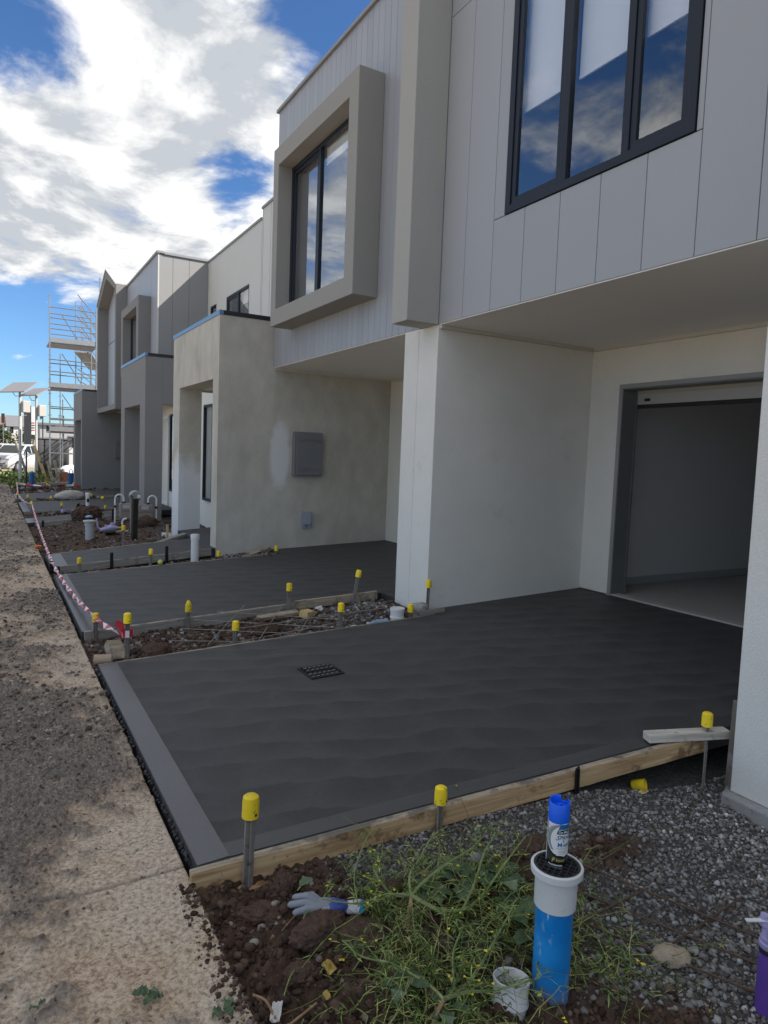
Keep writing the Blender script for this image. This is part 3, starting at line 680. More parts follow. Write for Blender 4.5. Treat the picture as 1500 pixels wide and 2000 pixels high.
# --- nearest house: flat panels over an open garage
h1 = thing('townhouse', 'nearest townhouse with blue-grey flat panels above an open garage', 'house', (3.69, 3.9, 0))
LY = -9.0
jt = 0.005
lines = [5.131 - 0.3915 * i for i in range(36)]
ys_ = [5.497] + [y for y in lines if y > LY] + [LY]
wy0, wy1, wz0, wz1 = 2.83, 4.59, 3.622, 6.05
for a, b_ in zip(ys_[:-1], ys_[1:]):
    lo, hi = b_ + jt / 2, a - jt / 2
    if hi <= wy0 or lo >= wy1:
        r = [(lo, hi, ZS + 0.004, 5.617), (lo, hi, 5.623, ZR)]
    else:
        r = [(lo, hi, ZS + 0.004, wz0 - 0.006), (lo, hi, wz1 + 0.006, ZR)]
        if lo < wy0 - 0.02: r.append((lo, wy0 - 0.006, wz0, wz1))
        if hi > wy1 + 0.02: r.append((wy1 + 0.006, hi, wz0, wz1))
    pieces(h1, 'cladding_panel', panel_paint, r, X0, X0 + 0.018)
bk = MB(); bk.frame('x', X0 + 0.020, X0 + 0.16, LY, 5.50, ZS + 0.008, ZR - 0.01, wy0 - 0.004, wy1 + 0.004, wz0 - 0.004, wz1 + 0.004)
bk.build('wall', seam_dark, h1)
window(h1, X0 - 0.012, wy0, wy1, wz0, wz1, mull=(3.94, 3.365), fw=0.062, depth=0.075, blind=(4.44, 4.44, 4.44), sash=(0, 2))
# upper room behind the window
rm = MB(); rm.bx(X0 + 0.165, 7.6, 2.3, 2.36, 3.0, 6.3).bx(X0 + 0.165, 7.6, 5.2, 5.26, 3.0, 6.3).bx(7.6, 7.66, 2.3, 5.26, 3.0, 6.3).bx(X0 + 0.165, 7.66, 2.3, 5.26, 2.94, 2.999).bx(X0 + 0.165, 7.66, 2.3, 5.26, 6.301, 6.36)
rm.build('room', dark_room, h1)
MB().bx(X0 + 0.006, 5.90, LY, 5.498, ZS - 0.005, ZS + 0.003).build('soffit', soffit_paint, h1)
# party wall between the first and second garages: two leaves with a joint
MB().bx(X0, 12.9, 5.50, 5.834, -0.35, ZS - 0.001).build('party_wall', render_white, h1, bevel=0.006)
MB().bx(XB - 0.045, X0 - 0.001, 5.497, 5.775, 2.868, 7.2).build('blade_wall', render_blade, h1, bevel=0.006)
MB().bx(X0 + 0.165, 12.9, 5.50, 5.834, ZS, ZR).build('upper_party_wall', render_blade, h1)
# right-hand pier
XR = 3.42
MB().prism('z', [(XR, 2.122), (XR, 1.62), (12.9, 1.62), (12.9, 2.293), (X0 + 0.3, 2.293), (X0 + 0.3, 2.122)], -0.105, ZS - 0.001).build('pier', render_white, h1, bevel=0.008)
MB().bx(XB - 0.045, X0 - 0.001, 1.62, 1.90, 2.868, 7.2).build('blade_wall', render_blade, h1, bevel=0.006)
ft = MB(); ft.prism('z', [(XR - 0.055, 2.135), (XR - 0.06, 1.58), (12.9, 1.58), (12.9, 2.28), (XR + 0.3, 2.27)], -0.42, -0.106); ft.build('footing', foot_con, h1, bevel=0.012)
# neighbouring openings further right, out of the frame
for q in (-1.9, -5.6):
    MB().bx(X0, 12.9, q - 0.6, q, -0.3, ZS - 0.001).build('pier', render_white, h1, bevel=0.006)
gw = MB()
gy0, gy1, gzt = 2.62, 5.045, 2.41
gw.prism('x', [(2.295, 0.0), (2.295, ZS), (5.498, ZS), (5.498, 0.0), (gy1, 0.0), (gy1, gzt), (gy0, gzt), (gy0, 0.0)], XG, XG + 0.19)
gw.bx(XG, XG + 0.19, LY, 1.698, 0, ZS)
gw.build('garage_wall', render_side, h1)
tr = MB(); tr.prism('x', [(gy1 + 0.04, 0.2), (gy1 + 0.04, gzt + 0.04), (gy0 - 0.04, gzt + 0.04), (gy0 - 0.04, 0.2), (gy0 + 0.002, 0.2), (gy0 + 0.002, gzt - 0.002), (gy1 - 0.002, gzt - 0.002), (gy1 - 0.002, 0.2)], XG - 0.022, XG - 0.001)
tr.build('garage_frame', grey_trim, h1, bevel=0.004)
rv = MB(); rv.bx(XG - 0.018, XG + 0.185, gy1 - 0.014, gy1 - 0.003, 0.21, gzt - 0.004).bx(XG - 0.018, XG + 0.185, gy0 + 0.003, gy0 + 0.014, 0.21, gzt - 0.004).bx(XG - 0.018, XG + 0.185, gy0 + 0.015, gy1 - 0.015, gzt - 0.014, gzt - 0.003)
rv.build('garage_reveal', M('dark_grey_trim', (0.17, 0.175, 0.18), 0.05, 3, 0.5), h1)
dr = MB()
dr.lathe([(0.115, 0), (0.115, 2.40)], n=28)
for i, (x, y, z) in enumerate(dr.v): dr.v[i] = (XG + 0.31 + x, gy0 + 0.01 + z, 2.40 + y)
dr.bx(XG + 0.192, XG + 0.215, gy0 + 0.02, gy1 - 0.02, 2.255, 2.36)
rd = dr.build('roller_door', M('beige_roller_door', (0.40, 0.385, 0.345), 0.04, 3, 0.5), h1, smooth=True)
MB().bx(XG + 0.193, XG + 0.225, gy0 + 0.02, gy1 - 0.02, 2.215, 2.254).build('bottom_seal', rubber, rd)
MB().rbox((XG + 0.187, gy1 - 0.15, 2.30), (0.006, 0.07, 0.03)).build('lock', black_plastic, rd, bevel=0.002)
MB().bx(XG + 0.186, XG + 0.205, gy1 - 0.022, gy1 - 0.016, 0.24, 2.22).build('door_track', zinc, h1)
MB().bx(XG + 0.0, 12.0, 2.294, 5.499, 0.10, 0.236).build('garage_floor', gar_floor, h1)
MB().bx(XG - 0.02, XG + 0.10, gy0 + 0.016, gy1 - 0.016, 0.237, 0.250).build('garage_sill', M('pale_sill_angle', (0.44, 0.42, 0.38), 0.1, 9, 0.7), h1, bevel=0.003)
gi = MB(); gi.bx(XG + 0.192, 12.0, 5.40, 5.499, 0.237, 2.75).bx(XG + 0.192, 12.0, 2.294, 2.38, 0.237, 2.75).bx(12.0, 12.1, 2.294, 5.499, 0.237, 2.75).bx(XG + 0.192, 12.1, 2.294, 5.499, 2.751, 2.80)
gi.build('garage_lining', interior_grey, h1)
MB().bx(XG + 0.195, 11.98, 5.385, 5.399, 0.238, 0.33).build('skirting', M('grey_skirting', (0.42, 0.42, 0.425), 0.03, 3, 0.5), h1, bevel=0.003)
cn = MB(); cn.bx(X0 + 0.01, XG - 0.001, 5.462, 5.499, ZS - 0.040, ZS + 0.003).bx(XG - 0.037, XG - 0.001, 2.296, 5.461, ZS - 0.040, ZS + 0.003)
cn.build('soffit_trim', trim_paint, h1, bevel=0.006)
MB().bx(X0 - 0.03, 13.0, LY, 5.49, ZR + 0.001, ZR + 0.06).build('roof', roof_sheet, h1)
MB().bx(12.9, 13.0, LY, 18.0, -0.2, ZR).build('rear_wall', cream_wall, h1)
MB().bx(X0, 12.9, LY - 0.1, LY, -0.2, ZR).build('end_wall', cream_wall, h1)

# --- second house: fine boards, boxed window, raw rendered porch
h2 = thing('townhouse', 'townhouse with boxed-out bay window and patchy raw rendered porch', 'house', (3.69, 8.0, 0))
nb = 28; yb0, yb1 = 6.101, 9.868; bw = (yb1 - yb0 + 0.29) / 30
yy = 5.835
k = 0
while yy < yb1 - 0.02:
    e = min(yy + 0.1333, yb1)
    MB().bx(X0, X0 + 0.014, yy + 0.0022, e - 0.0022, ZS + 0.004, ZR).build('cladding_board', board_paint, h2, bevel=0.0025, seg=1)
    yy = e
wz_0, wz_1, wy_0, wy_1 = 3.56, 5.43, 6.94, 9.025
MB().bx(X0 + 0.015, X0 + 0.16, 5.836, 9.868, ZS + 0.008, ZR - 0.01).build('wall', seam_dark, h2)
MB().frame('x', XB, X0 - 0.001, 6.72, 9.20, 3.335, 5.68, wy_0, wy_1, wz_0 - 0.01, wz_1 + 0.01).build('window_surround', render_box, h2, bevel=0.006)
MB().bx(X0 - 0.016, X0 - 0.002, wy_0 + 0.001, wy_1 - 0.001, wz_0, wz_1).build('window_backing', dark_room, h2)  # dark sheet in place of the unlit room
w2 = window(h2, X0 - 0.115, wy_0 + 0.002, wy_1 - 0.002, wz_0 - 0.008, wz_1 + 0.008, mull=(8.12,), fw=0.06, depth=0.07, sash=(1,))
MB().bx(X0 - 0.030, X0 - 0.024, 7.02, 8.09, 5.20, wz_1).bx(X0 - 0.036, X0 - 0.022, 7.02, 8.09, 5.18, 5.20).build('blind', blind_white, w2)
MB().bx(X0 + 0.006, XG, 5.836, 9.868, ZS - 0.005, ZS + 0.003).build('soffit', soffit_paint, h2)
MB().bx(X0, 12.9, 5.838, 6.101, -0.35, ZS - 0.001).build('party_wall', render_white, h2, bevel=0.006)
MB().bx(XG, XG + 0.15, 6.103, 9.868, -0.1, ZS).build('garage_wall', cream_wall, h2)
cn = MB(); cn.bx(X0 + 0.02, XG - 0.001, 9.832, 9.869, ZS - 0.036, ZS + 0.003).bx(XG - 0.037, XG - 0.001, 6.104, 9.831, ZS - 0.036, ZS + 0.003)
cn.build('soffit_trim', trim_paint, h2, bevel=0.006)
cp = MB(); cp.bx(X0 - 0.035, X0 + 0.16, 5.80, 9.90, ZR + 0.001, ZR + 0.045); cp.build('parapet_cap', M('grey_parapet_cap', (0.26, 0.265, 0.27), 0.05, 3, 0.5), h2, bevel=0.004)
MB().bx(X0 + 0.165, 4.95, 9.72, 9.868, ZS + 0.045, ZR).build('return_wall', panel_paint, h2)
MB().bx(X0 + 0.165, 13.0, 5.836, 9.869, ZR - 0.06, ZR - 0.002).build('roof', roof_sheet, h2)
def porch(parent, y0, y1, oy0, oy1, zo, mat, ztop=3.55, near_solid=True, capf=cap_blue, xin=3.255, floor=0.2):
    """front portico wall with a door-height opening, side walls, a flat cap"""
    MB().prism('x', [(y0, -0.25), (y0, ztop), (y1, ztop), (y1, -0.25), (oy1, -0.25), (oy1, zo), (oy0, zo), (oy0, -0.25)], XP, xin).build('porch_wall', mat, parent, bevel=0 if near_solid else 0.006)
    if near_solid:
        MB().bx(xin, XG, y0, y0 + 0.25, -0.25, ZS - 0.002).bx(xin, X0 + 0.16, y0 + 0.001, y0 + 0.25, ZS - 0.002, ztop).build('porch_side_wall', mat, parent)
    else:
        MB().bx(xin, X0, y0, y0 + 0.2, zo, ztop).build('porch_side_wall', mat, parent)
    MB().bx(xin, X0, y1 - 0.2, y1, zo, ztop).build('porch_far_beam', mat, parent)
    MB().bx(xin, X0, y0 + 0.251, y1 - 0.201, zo + 0.02, zo + 0.06).build('porch_ceiling', soffit_paint, parent)
    MB().bx(XP - 0.012, XP + 0.05, y0 - 0.012, y1 + 0.012, ztop + 0.001, ztop + 0.065).build('front_cap', capf, parent, bevel=0.004)
    MB().bx(XP + 0.051, X0 - 0.001 if near_solid else 4.94, y0 - 0.012, y0 + 0.10, ztop + 0.001, ztop + 0.064).build('side_cap', cap_dark, parent, bevel=0.004)
    MB().bx(XP + 0.051, X0, y0 + 0.101, y1, ztop + 0.001, ztop + 0.03).build('porch_roof', cap_dark, parent)
porch(h2, 9.87, 12.68, 10.16, 12.2, 2.66, raw_render)
MB().bx(X0, 4.95, 10.121, 14.0, ZS, 3.55).build('terrace_roof', roof_sheet, h2)
e2 = MB(); e2.prism('x', [(10.12, 0), (10.12, ZS), (14.1, ZS), (14.1, 0)], X0 + 0.001, X0 + 0.15)
MB().bx(X0 + 0.06, X0 + 0.15, 10.121, 14.1, -0.1, ZS).build('entry_wall', white_wall, h2)
window(h2, X0 + 0.0, 13.05, 13.70, 0.62, 2.50, mull=(), fw=0.05, depth=0.058, name='entry_window')
MB().bx(X0 + 0.0, X0 + 0.058, 10.35, 11.35, 0.22, 2.45).build('front_door', M('dark_door_paint', (0.05, 0.052, 0.058), 0.05, 3, 0.5), h2, bevel=0.004)
MB().bx(X0 + 0.02, X0 + 0.058, 12.46, 12.58, 0.1, 2.70).build('gap_strip', cap_dark, h2)  # dark strip added to show the shaded gap behind the pier
mbx = MB().bx(4.028, 4.498, 9.775, 9.869, 1.272, 1.942).build('meter_box', box_steel, h2, bevel=0.006)
md = MB().bx(4.060, 4.490, 9.757, 9.774, 1.285, 1.930).build('box_door', box_steel, mbx, bevel=0.004)
for zc, sg in ((1.79, -1), (1.35, -1)):
    vt = MB()
    for i in range(-3, 4):
        vt.bx(4.275 + i * 0.052 - 0.025, 4.275 + i * 0.052 + 0.025, 9.748, 9.7565, zc + (3 - abs(i)) * 0.018, zc + (3 - abs(i)) * 0.018 + 0.012)
    vt.build('vent', box_steel, mbx)
sb = MB().bx(4.205, 4.365, 9.80, 9.869, 0.50, 0.71).build('junction_box', box_steel2, h2, bevel=0.012)
sc_ = MB().bx(4.222, 4.348, 9.788, 9.7995, 0.515, 0.70).bx(4.222, 4.275, 9.805, 9.868, 0.465, 0.4995).bx(4.295, 4.348, 9.805, 9.868, 0.465, 0.4995); sc_.build('box_lid', M('pale_blue_grey_plastic', (0.33, 0.37, 0.44), 0.05, 4, 0.45), sb, bevel=0.004)
# set-back upper wall of the second house
def upper_wall(parent, y0, y1, zt, mat, xw=4.95, holes=()):
    segs = sorted(holes); prev = y0; b = MB()
    for (a, c, z0, z1) in segs:
        b.bx(xw, xw + 0.14, prev, a, 3.0, zt).bx(xw, xw + 0.14, a, c, 3.0, z0).bx(xw, xw + 0.14, a, c, z1, zt); prev = c
    b.bx(xw, xw + 0.14, prev, y1, 3.0, zt); b.build('upper_wall', mat, parent)
    MB().bx(xw - 0.03, xw + 0.16, y0, y1, zt + 0.001, zt + 0.05).build('parapet_cap', MATS['grey_parapet_cap'], parent, bevel=0.004)
upper_wall(h2, 9.87, 14.07, 6.62, pale_wall)
for y in (13.56, 14.0): MB().bx(4.947, 4.9495, y - 0.004, y + 0.004, 3.6, 6.61).build('joint', grey_trim, h2)
MB().bx(5.10, 13.0, 9.87, 14.09, 6.50, 6.56).build('roof', roof_sheet, h2)

# --- third house: set-back pale wall, boards and box window beyond
h3 = thing('townhouse', 'third townhouse along with pale set-back wall and shadow-striped side panels', 'house', (3.69, 18.1, 0))
upper_wall(h3, 14.09, 18.112, 6.42, pale_wall, holes=((14.83, 16.50, 4.35, 5.27), (17.33, 17.87, 4.35, 5.27)))
window(h3, 4.955, 14.83, 16.50, 4.35, 5.27, mull=(15.62,), fw=0.055, depth=0.07, blind=(4.98, None), sash=(1,))
window(h3, 4.955, 17.33, 17.87, 4.35, 5.27, fw=0.055, depth=0.07)
MB().bx(5.25, 5.30, 14.2, 18.0, 4.2, 5.6).build('room', dark_room, h3)  # single dark sheet imitating the dim inside
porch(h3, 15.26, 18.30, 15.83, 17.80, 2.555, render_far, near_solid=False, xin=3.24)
MB().bx(X0, 4.95, 14.11, 18.11, ZS, 3.55).build('terrace_roof', roof_sheet, h3)
MB().bx(X0 + 0.06, X0 + 0.15, 14.11, 18.11, -0.1, ZS).build('entry_wall', white_wall, h3)
window(h3, X0 + 0.0, 16.05, 16.62, 0.62, 2.42, fw=0.05, depth=0.058, name='entry_window')
MB().frame('x', X0 + 0.02, X0 + 0.058, 16.85, 17.75, 0.22, 2.40, 16.91, 17.69, 0.28, 2.34).build('door_frame', M('white_gloss_trim', (0.7, 0.7, 0.69), 0.03, 3, 0.4), h3)
for a, c in ((3.72, 4.048), (4.054, 4.456), (4.462, 4.948)):
    MB().bx(a, c, 18.114, 18.13, 3.56, 6.44).build('side_panel', slate_panel, h3, bevel=0.002, seg=1)
MB().bx(X0 - 0.004, X0 + 0.028, 18.110, 18.132, 3.0, 6.46).build('corner_trim', trim_paint, h3)
MB().bx(X0 + 0.03, 4.95, 18.132, 18.26, 0, 6.43).build('side_wall', seam_dark, h3)
yy = 18.134
while yy < 22.49:
    e = min(yy + 0.1333, 22.498)
    MB().bx(X0, X0 + 0.014, yy + 0.003, e - 0.003, ZS, 6.46).build('cladding_board', board_paint, h3)
    yy = e
MB().bx(X0 + 0.015, X0 + 0.14, 18.261, 22.498, ZS + 0.004, 6.45).build('wall', seam_dark, h3)
cp = MB(); cp.bx(X0 - 0.04, X0 + 0.14, 18.08, 22.5, 6.461, 6.52).bx(X0 + 0.141, 4.94, 18.08, 18.26, 6.445, 6.505); cp.build('parapet_cap', MATS['grey_parapet_cap'], h3, bevel=0.004)
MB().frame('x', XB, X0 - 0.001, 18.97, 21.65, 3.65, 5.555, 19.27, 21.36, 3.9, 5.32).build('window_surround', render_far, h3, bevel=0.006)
window(h3, X0 - 0.09, 19.272, 21.358, 3.902, 5.318, mull=(20.3,), fw=0.055, depth=0.07, sash=(0,))
MB().bx(X0 - 0.012, X0 - 0.002, 19.272, 21.358, 3.902, 5.318).build('window_backing', dark_room, h3)  # dark sheet, shade of the room put into its colour
MB().bx(X0 + 0.141, XG, 18.262, 22.498, ZS + 0.004, ZS + 0.04).build('soffit', soffit_paint, h3)
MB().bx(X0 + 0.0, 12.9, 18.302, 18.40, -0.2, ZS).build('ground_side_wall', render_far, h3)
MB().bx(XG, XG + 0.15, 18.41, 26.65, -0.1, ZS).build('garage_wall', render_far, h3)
MB().bx(X0 + 0.141, 13.0, 18.262, 22.5, 6.36, 6.44).bx(5.10, 13.0, 14.10, 18.25, 6.32, 6.38).build('roof', roof_sheet, h3)
MB().bx(12.9, 13.0, 18.01, 29.4, -0.2, 6.4).build('rear_wall', cream_wall, h3)

# --- fourth house: gabled surround and its porch
h4 = thing('townhouse', 'far townhouse with a steep gabled surround in front of the scaffold', 'house', (3.69, 24.5, 0))
ya, yb, yc = 22.51, 24.58, 26.65
zb, ze, za, xf = 2.78, 6.50, 7.35, 3.36
out = [(ya, zb), (yb, zb), (yc, zb), (yc, ze), (yb, za), (ya, ze)]
inn = [(ya + 0.20, zb + 0.16), (yb, zb + 0.16), (yc - 0.20, zb + 0.16), (yc - 0.20, ze - 0.10), (yb, za - 0.26), (ya + 0.20, ze - 0.10)]
gb = MB(); n = 6
vs = [(xf, *p) for p in out] + [(xf, *p) for p in inn] + [(X0 + 0.1, *p) for p in out] + [(X0 + 0.1, *p) for p in inn]; fs = []
for i in range(n):
    j = (i + 1) % n
    fs += [(i, j, 6 + j, 6 + i), (12 + i, 18 + i, 18 + j, 12 + j), (i, 12 + i, 12 + j, j), (6 + i, 6 + j, 18 + j, 18 + i)]
gb.add(vs, fs); gb.build('gable_surround', render_far, h4, bevel=0.006)
rf = MB()
for (p, q) in ((out[5], out[4]), (out[4], out[3])):
    rf.add([(xf - 0.03, p[0], p[1] + 0.012), (xf - 0.03, q[0], q[1] + 0.012), (12.9, q[0], q[1] + 0.012), (12.9, p[0], p[1] + 0.012),
            (xf - 0.03, p[0], p[1] + 0.05), (xf - 0.03, q[0], q[1] + 0.05), (12.9, q[0], q[1] + 0.05), (12.9, p[0], p[1] + 0.05)],
           [(0, 3, 2, 1), (4, 5, 6, 7), (0, 1, 5, 4), (1, 2, 6, 5), (2, 3, 7, 6), (3, 0, 4, 7)])
rf.build('gable_roof', roof_sheet, h4)
MB().prism('x', inn, X0 + 0.015, X0 + 0.09).build('gable_wall', M('pale_blue_grey_sheet', (0.36, 0.38, 0.42), 0.04, 2, 0.5), h4)
window(h4, X0 - 0.05, 23.35, 24.25, 3.55, 5.0, fw=0.05, depth=0.06, sash=(0,))
MB().bx(X0 - 0.0005, X0 + 0.012, ya + 0.21, yc - 0.21, 5.19, 5.20).build('joint', seam_dark, h4)
MB().bx(X0 + 0.105, XG, ya, yc, ZS - 0.02, ZS + 0.02).build('soffit', soffit_paint, h4)
porch(h4, 26.66, 29.38, 26.95, 28.9, 2.555, render_far, xin=3.24)
mb4 = MB().bx(3.975, 4.40, 26.57, 26.659, 1.21, 1.82).build('meter_box', box_steel, h4, bevel=0.006)
MB().bx(4.0, 4.39, 26.555, 26.569, 1.225, 1.805).build('box_door', box_steel, mb4)
MB().bx(X0 + 0.15, 12.9, 26.66, 29.38, ZS, 5.6).build('upper_wall', render_far, h4)
MB().bx(X0, X0 + 0.15, 26.912, 29.38, -0.1, ZS).build('entry_wall', white_wall, h4)
MB().bx(X0 + 0.151, 12.9, 29.2, 29.38, -0.1, ZS - 0.01).build('end_wall', render_far, h4)

# ------------------------------------------------------------------ timber formwork
def board(label, p0, p1, h=0.09, t=0.035, mat=grey_timber, out=-1, group=None, name='formwork_board', top=0.004, cat='timber board', seed=0, topmat=pine_top):
    """a plank on edge; p0-p1 is its top inner edge"""
    p0, p1 = Vector(p0), Vector(p1); d = p1 - p0; Ln = d.length
    g = random.Random(seed + int(p0.x * 100 + p0.y * 1000)); n = max(3, int(Ln / 0.12)); vs = []; fs = []; mi = []
    for i in range(n + 1):
        x = Ln * i / n; w = lambda a: (g.random() - 0.5) * a
        y0, y1 = (0.001, out * t)
        vs += [(x, y0, top + w(0.004)), (x, y1 + w(0.003), top + w(0.006)), (x, y1 + w(0.003), top - h + w(0.006)), (x, y0, top - h)]
    for i in range(n):
        for k in range(4):
            q = (k + 1) % 4; fs.append((4 * i + k, 4 * i + q, 4 * i + 4 + q, 4 * i + 4 + k)); mi.append(1 if k == 0 else 0)
    fs += [(0, 1, 2, 3), (4 * n + 3, 4 * n + 2, 4 * n + 1, 4 * n)]; mi += [0, 0]
    b = MB(); b.add(vs, fs); b.mi = mi
    o = b.build(name, [mat, topmat]); bv = o.modifiers.new('bevel', 'BEVEL'); bv.width = 0.003; bv.segments = 2; bv.limit_method = 'ANGLE'
    o.location = p0; o.rotation_euler = (0, -math.asin(d.z / Ln), math.atan2(d.y, d.x))
    return tag(o, label, cat, group)
GB = 'timber boards edging the wet concrete'
def zs(x, s=SL, x0=0.685): return s * (x - x0)
board('long stained pine board along the near edge of the nearest slab', (0.655, yn(0.655) - 0.001, zs(0.655)), (3.47, yn(3.47) - 0.001, zs(3.47)), 0.095, 0.036, pine, -1, GB)
o = board('short wet offcut lying under the stained pine board at the path corner', (0.70, 2.475, -0.092), (1.03, 2.463, -0.078), 0.05, 0.045, pine, -1, None, 'timber_offcut', topmat=pine)
board('thin muddy board along the far edge of the nearest slab', (0.69, 5.300, 0.0), (3.52, 5.300, zs(3.52)), 0.085, 0.022, grey_timber, 1, GB)
board('short board end beside the wall foot at the nearest slab corner', (3.44, 5.328, zs(3.44) + 0.035), (3.80, 5.34, zs(3.8) + 0.035), 0.07, 0.03, grey_timber, 1, GB)
board('long grey board facing the rubble on the second slab near edge', (0.70, 6.318, 0.005), (2.72, 6.372, zs(2.72) + 0.012), 0.105, 0.035, grey_timber, -1, GB)
board('pale splintered board ending the second slab edge near the white wall', (2.66, 6.36, zs(2.66) + 0.035), (3.62, 6.385, zs(3.62) + 0.028), 0.09, 0.035, pine_top, -1, GB)
board('thin board along the far edge of the second slab', (0.70, 9.222, 0.0), (3.62, 9.416, zs(3.62)), 0.085, 0.03, grey_timber, 1, GB)
board('sloping board leaning beside the raw rendered wall at the second slab', (3.25, 9.50, zs(3.2) - 0.01), (3.68, 9.74, zs(3.66) + 0.055), 0.06, 0.10, grey_timber, 1, GB, seed=3)
zp = lambda x: 0.085 * (x - 0.70)
board('near side board of the entry path with black pegs', (0.80, 9.879, zp(0.80)), (2.80, 9.879, zp(2.80)), 0.10, 0.035, grey_timber, -1, GB)
board('far side board of the entry path to the raw rendered porch', (0.80, 11.024, zp(0.8)), (2.60, 11.09, zp(2.6)), 0.09, 0.03, grey_timber, 1, GB)
board('near side board of the second entry path behind the gas meters', (0.80, 15.622, zp(0.8)), (2.84, 15.715, zp(2.84)), 0.13, 0.035, grey_timber, -1, GB)
board('far side board of the second entry path behind the gas meters', (0.75, 16.565, zp(0.75)), (2.84, 16.62, zp(2.84)), 0.09, 0.035, grey_timber, 1, GB)
board('near edge board of the third driveway', (0.70, 18.248, 0.0), (3.6, 18.31, zs(3.6)), 0.09, 0.035, grey_timber, -1, GB)
board('near edge board of the fourth driveway behind the pale sack', (0.68, 22.448, 0.0), (3.6, 22.47, zs(3.6)), 0.09, 0.035, grey_timber, -1, GB)
# block lying across the near board, plank on end at the pier
o = MB().rbox((0, 0, 0), (0.48, 0.072, 0.045)).build('timber_block', timber_mat('pale_dry_timber', (0.42, 0.37, 0.31), (0.64, 0.59, 0.52), (0.18, 0.16, 0.14), 0.58), bevel=0.004); o.location = (3.305, 2.318, zs(3.3) + 0.033); o.rotation_euler = (0.02, -0.02, -0.36)
tag(o, 'pale timber block lying across the pine board beside the white pier', 'timber block')
o = MB().rbox((0, 0, 0), (0.05, 0.035, 0.55)).build('upright_plank', timber_mat('spattered_timber', (0.10, 0.085, 0.07), (0.21, 0.18, 0.155), (0.33, 0.32, 0.31), 0.56, 2), bevel=0.003); o.location = (3.50, 2.165, 0.09); o.rotation_euler = (0.0, 0.03, -0.1)
tag(o, 'mud spattered upright plank against the right white pier', 'plank')

# ------------------------------------------------------------------ capped stakes
def stake_proto(capped, label, group):
    t = thing('formwork_stake', label, 'stake', (0, 0, 0), group)
    pg = MB(); pg.bx(-0.021, 0.021, -0.004, 0.004, 0, 0.53 if capped else 0.55).bx(-0.005, 0.005, -0.012, -0.0045, 0, 0.53 if capped else 0.545)
    pg.build('peg', steel_peg if capped else black_peg, t, bevel=0.0012, seg=1)
    if capped:
        c = MB(); c.lathe([(0.029, 0.475), (0.0285, 0.53), (0.0265, 0.545), (0.019, 0.551)], n=20)
        cp = c.build('cap', yellow_cap, t, smooth=True)
        MB().rbox((0, -0.0275, 0.490), (0.008, 0.004, 0.009)).build('hole_dark', black_plastic, cp)  # black block imitates the shade inside a small opening
    return t
GC = 'steel stakes with yellow safety caps'; GK = 'bare black pegs holding the boards'
protoC = stake_proto(True, 'yellow capped steel stake at the street corner of the nearest pine board', GC)
protoK = stake_proto(False, 'bare black peg against the middle of the nearest pine board', GK)
usedC = usedK = False
def stake(x, y, zt, label, tilt=(0, 0), rz=0.0, black=False, sc=1.0):
    global usedC, usedK
    if black:
        o = copy_tree(protoK) if usedK else protoK; usedK = True
    else:
        o = copy_tree(protoC) if usedC else protoC; usedC = True
    o['label'] = label
    e = Euler((tilt[0], tilt[1], rz)); top = Vector((x, y, zt)); base = top - e.to_matrix() @ Vector((0, 0, 0.55 * sc))
    o.location = base; o.rotation_euler = e; o.scale = (sc, sc, sc)
    return o
stake(0.868, 2.445, 0.285, 'yellow capped steel stake at the street corner of the nearest pine board', (0.0, 0.02), 0.35, sc=1.14)
stake(1.728, 2.395, 0.158, 'yellow capped stake midway along the nearest pine board', (0, 0.01), 0.5)
stake(2.523, 2.355, 0.105, 'bare black peg against the middle of the nearest pine board', (0.0, -0.05), 0.4, True)
stake(3.400, 2.268, 0.278, 'yellow capped stake behind the pale timber block by the right pier', (0, 0.0), 0.6)
stake(0.896, 5.350, 0.362, 'yellow capped stake with the barrier tape knotted round it', (0, 0), 0.5)
stake(1.733, 5.345, 0.231, 'low yellow capped stake second along the far edge of the nearest slab', (0, 0.02), 0.2)
stake(2.685, 5.345, 0.309, 'yellow capped stake in front of the rubble mound', (0, 0.03), 0.1)
stake(3.424, 5.365, 0.240, 'yellow capped stake just behind the white plastic pot', (0, 0), 0.3)
stake(3.661, 5.432, 0.446, 'tall yellow capped stake against the wide white party wall', (0, 0.03), 0.3)
stake(0.789, 6.268, 0.171, 'yellow capped stake at the street end of the second slab board', (0, 0), 0.4)
st = stake(1.581, 6.268, 0.196, 'stake with a stepped two-part yellow cap on the second slab board', (0, 0.02), 0.2)
cc = MB().lathe([(0.020, 0.552), (0.019, 0.566), (0.013, 0.569)], n=16).lathe([(0.011, 0.5695), (0.010, 0.579)], n=12).build('cap_tip', yellow_cap, smooth=True); cc.parent = st
stake(2.567, 6.262, 0.328, 'tall dark yellow capped stake third along the second slab board', (0, 0.02), 0.1)
stake(3.349, 6.275, 0.420, 'leaning yellow capped stake at the splintered pale board', (0, 0.18), 0.1)
stake(0.988, 9.40, 0.189, 'yellow capped stake nearest the path on the second slab far edge', (0, 0), 0.2)
stake(1.875, 9.45, 0.264, 'yellow capped stake by the lime green ball', (0, 0.02), 0.2)
stake(2.808, 9.50, 0.197, 'short yellow capped stake just right of the white drain pipe', (0, 0), 0.2)
stake(3.672, 9.50, 0.243, 'yellow capped stake at the foot of the raw rendered wall', (0, 0.02), 0.2)
stake(1.437, 9.836, 0.175, 'black peg on the entry path board left of its middle', (0, 0), 0.1, True)
stake(2.166, 9.836, 0.240, 'black peg on the entry path board nearer the porch', (0, 0), 0.1, True)
stake(0.70, 9.82, 0.095, 'black peg at the street end of the entry path board', (0, 0), 0.1, True)
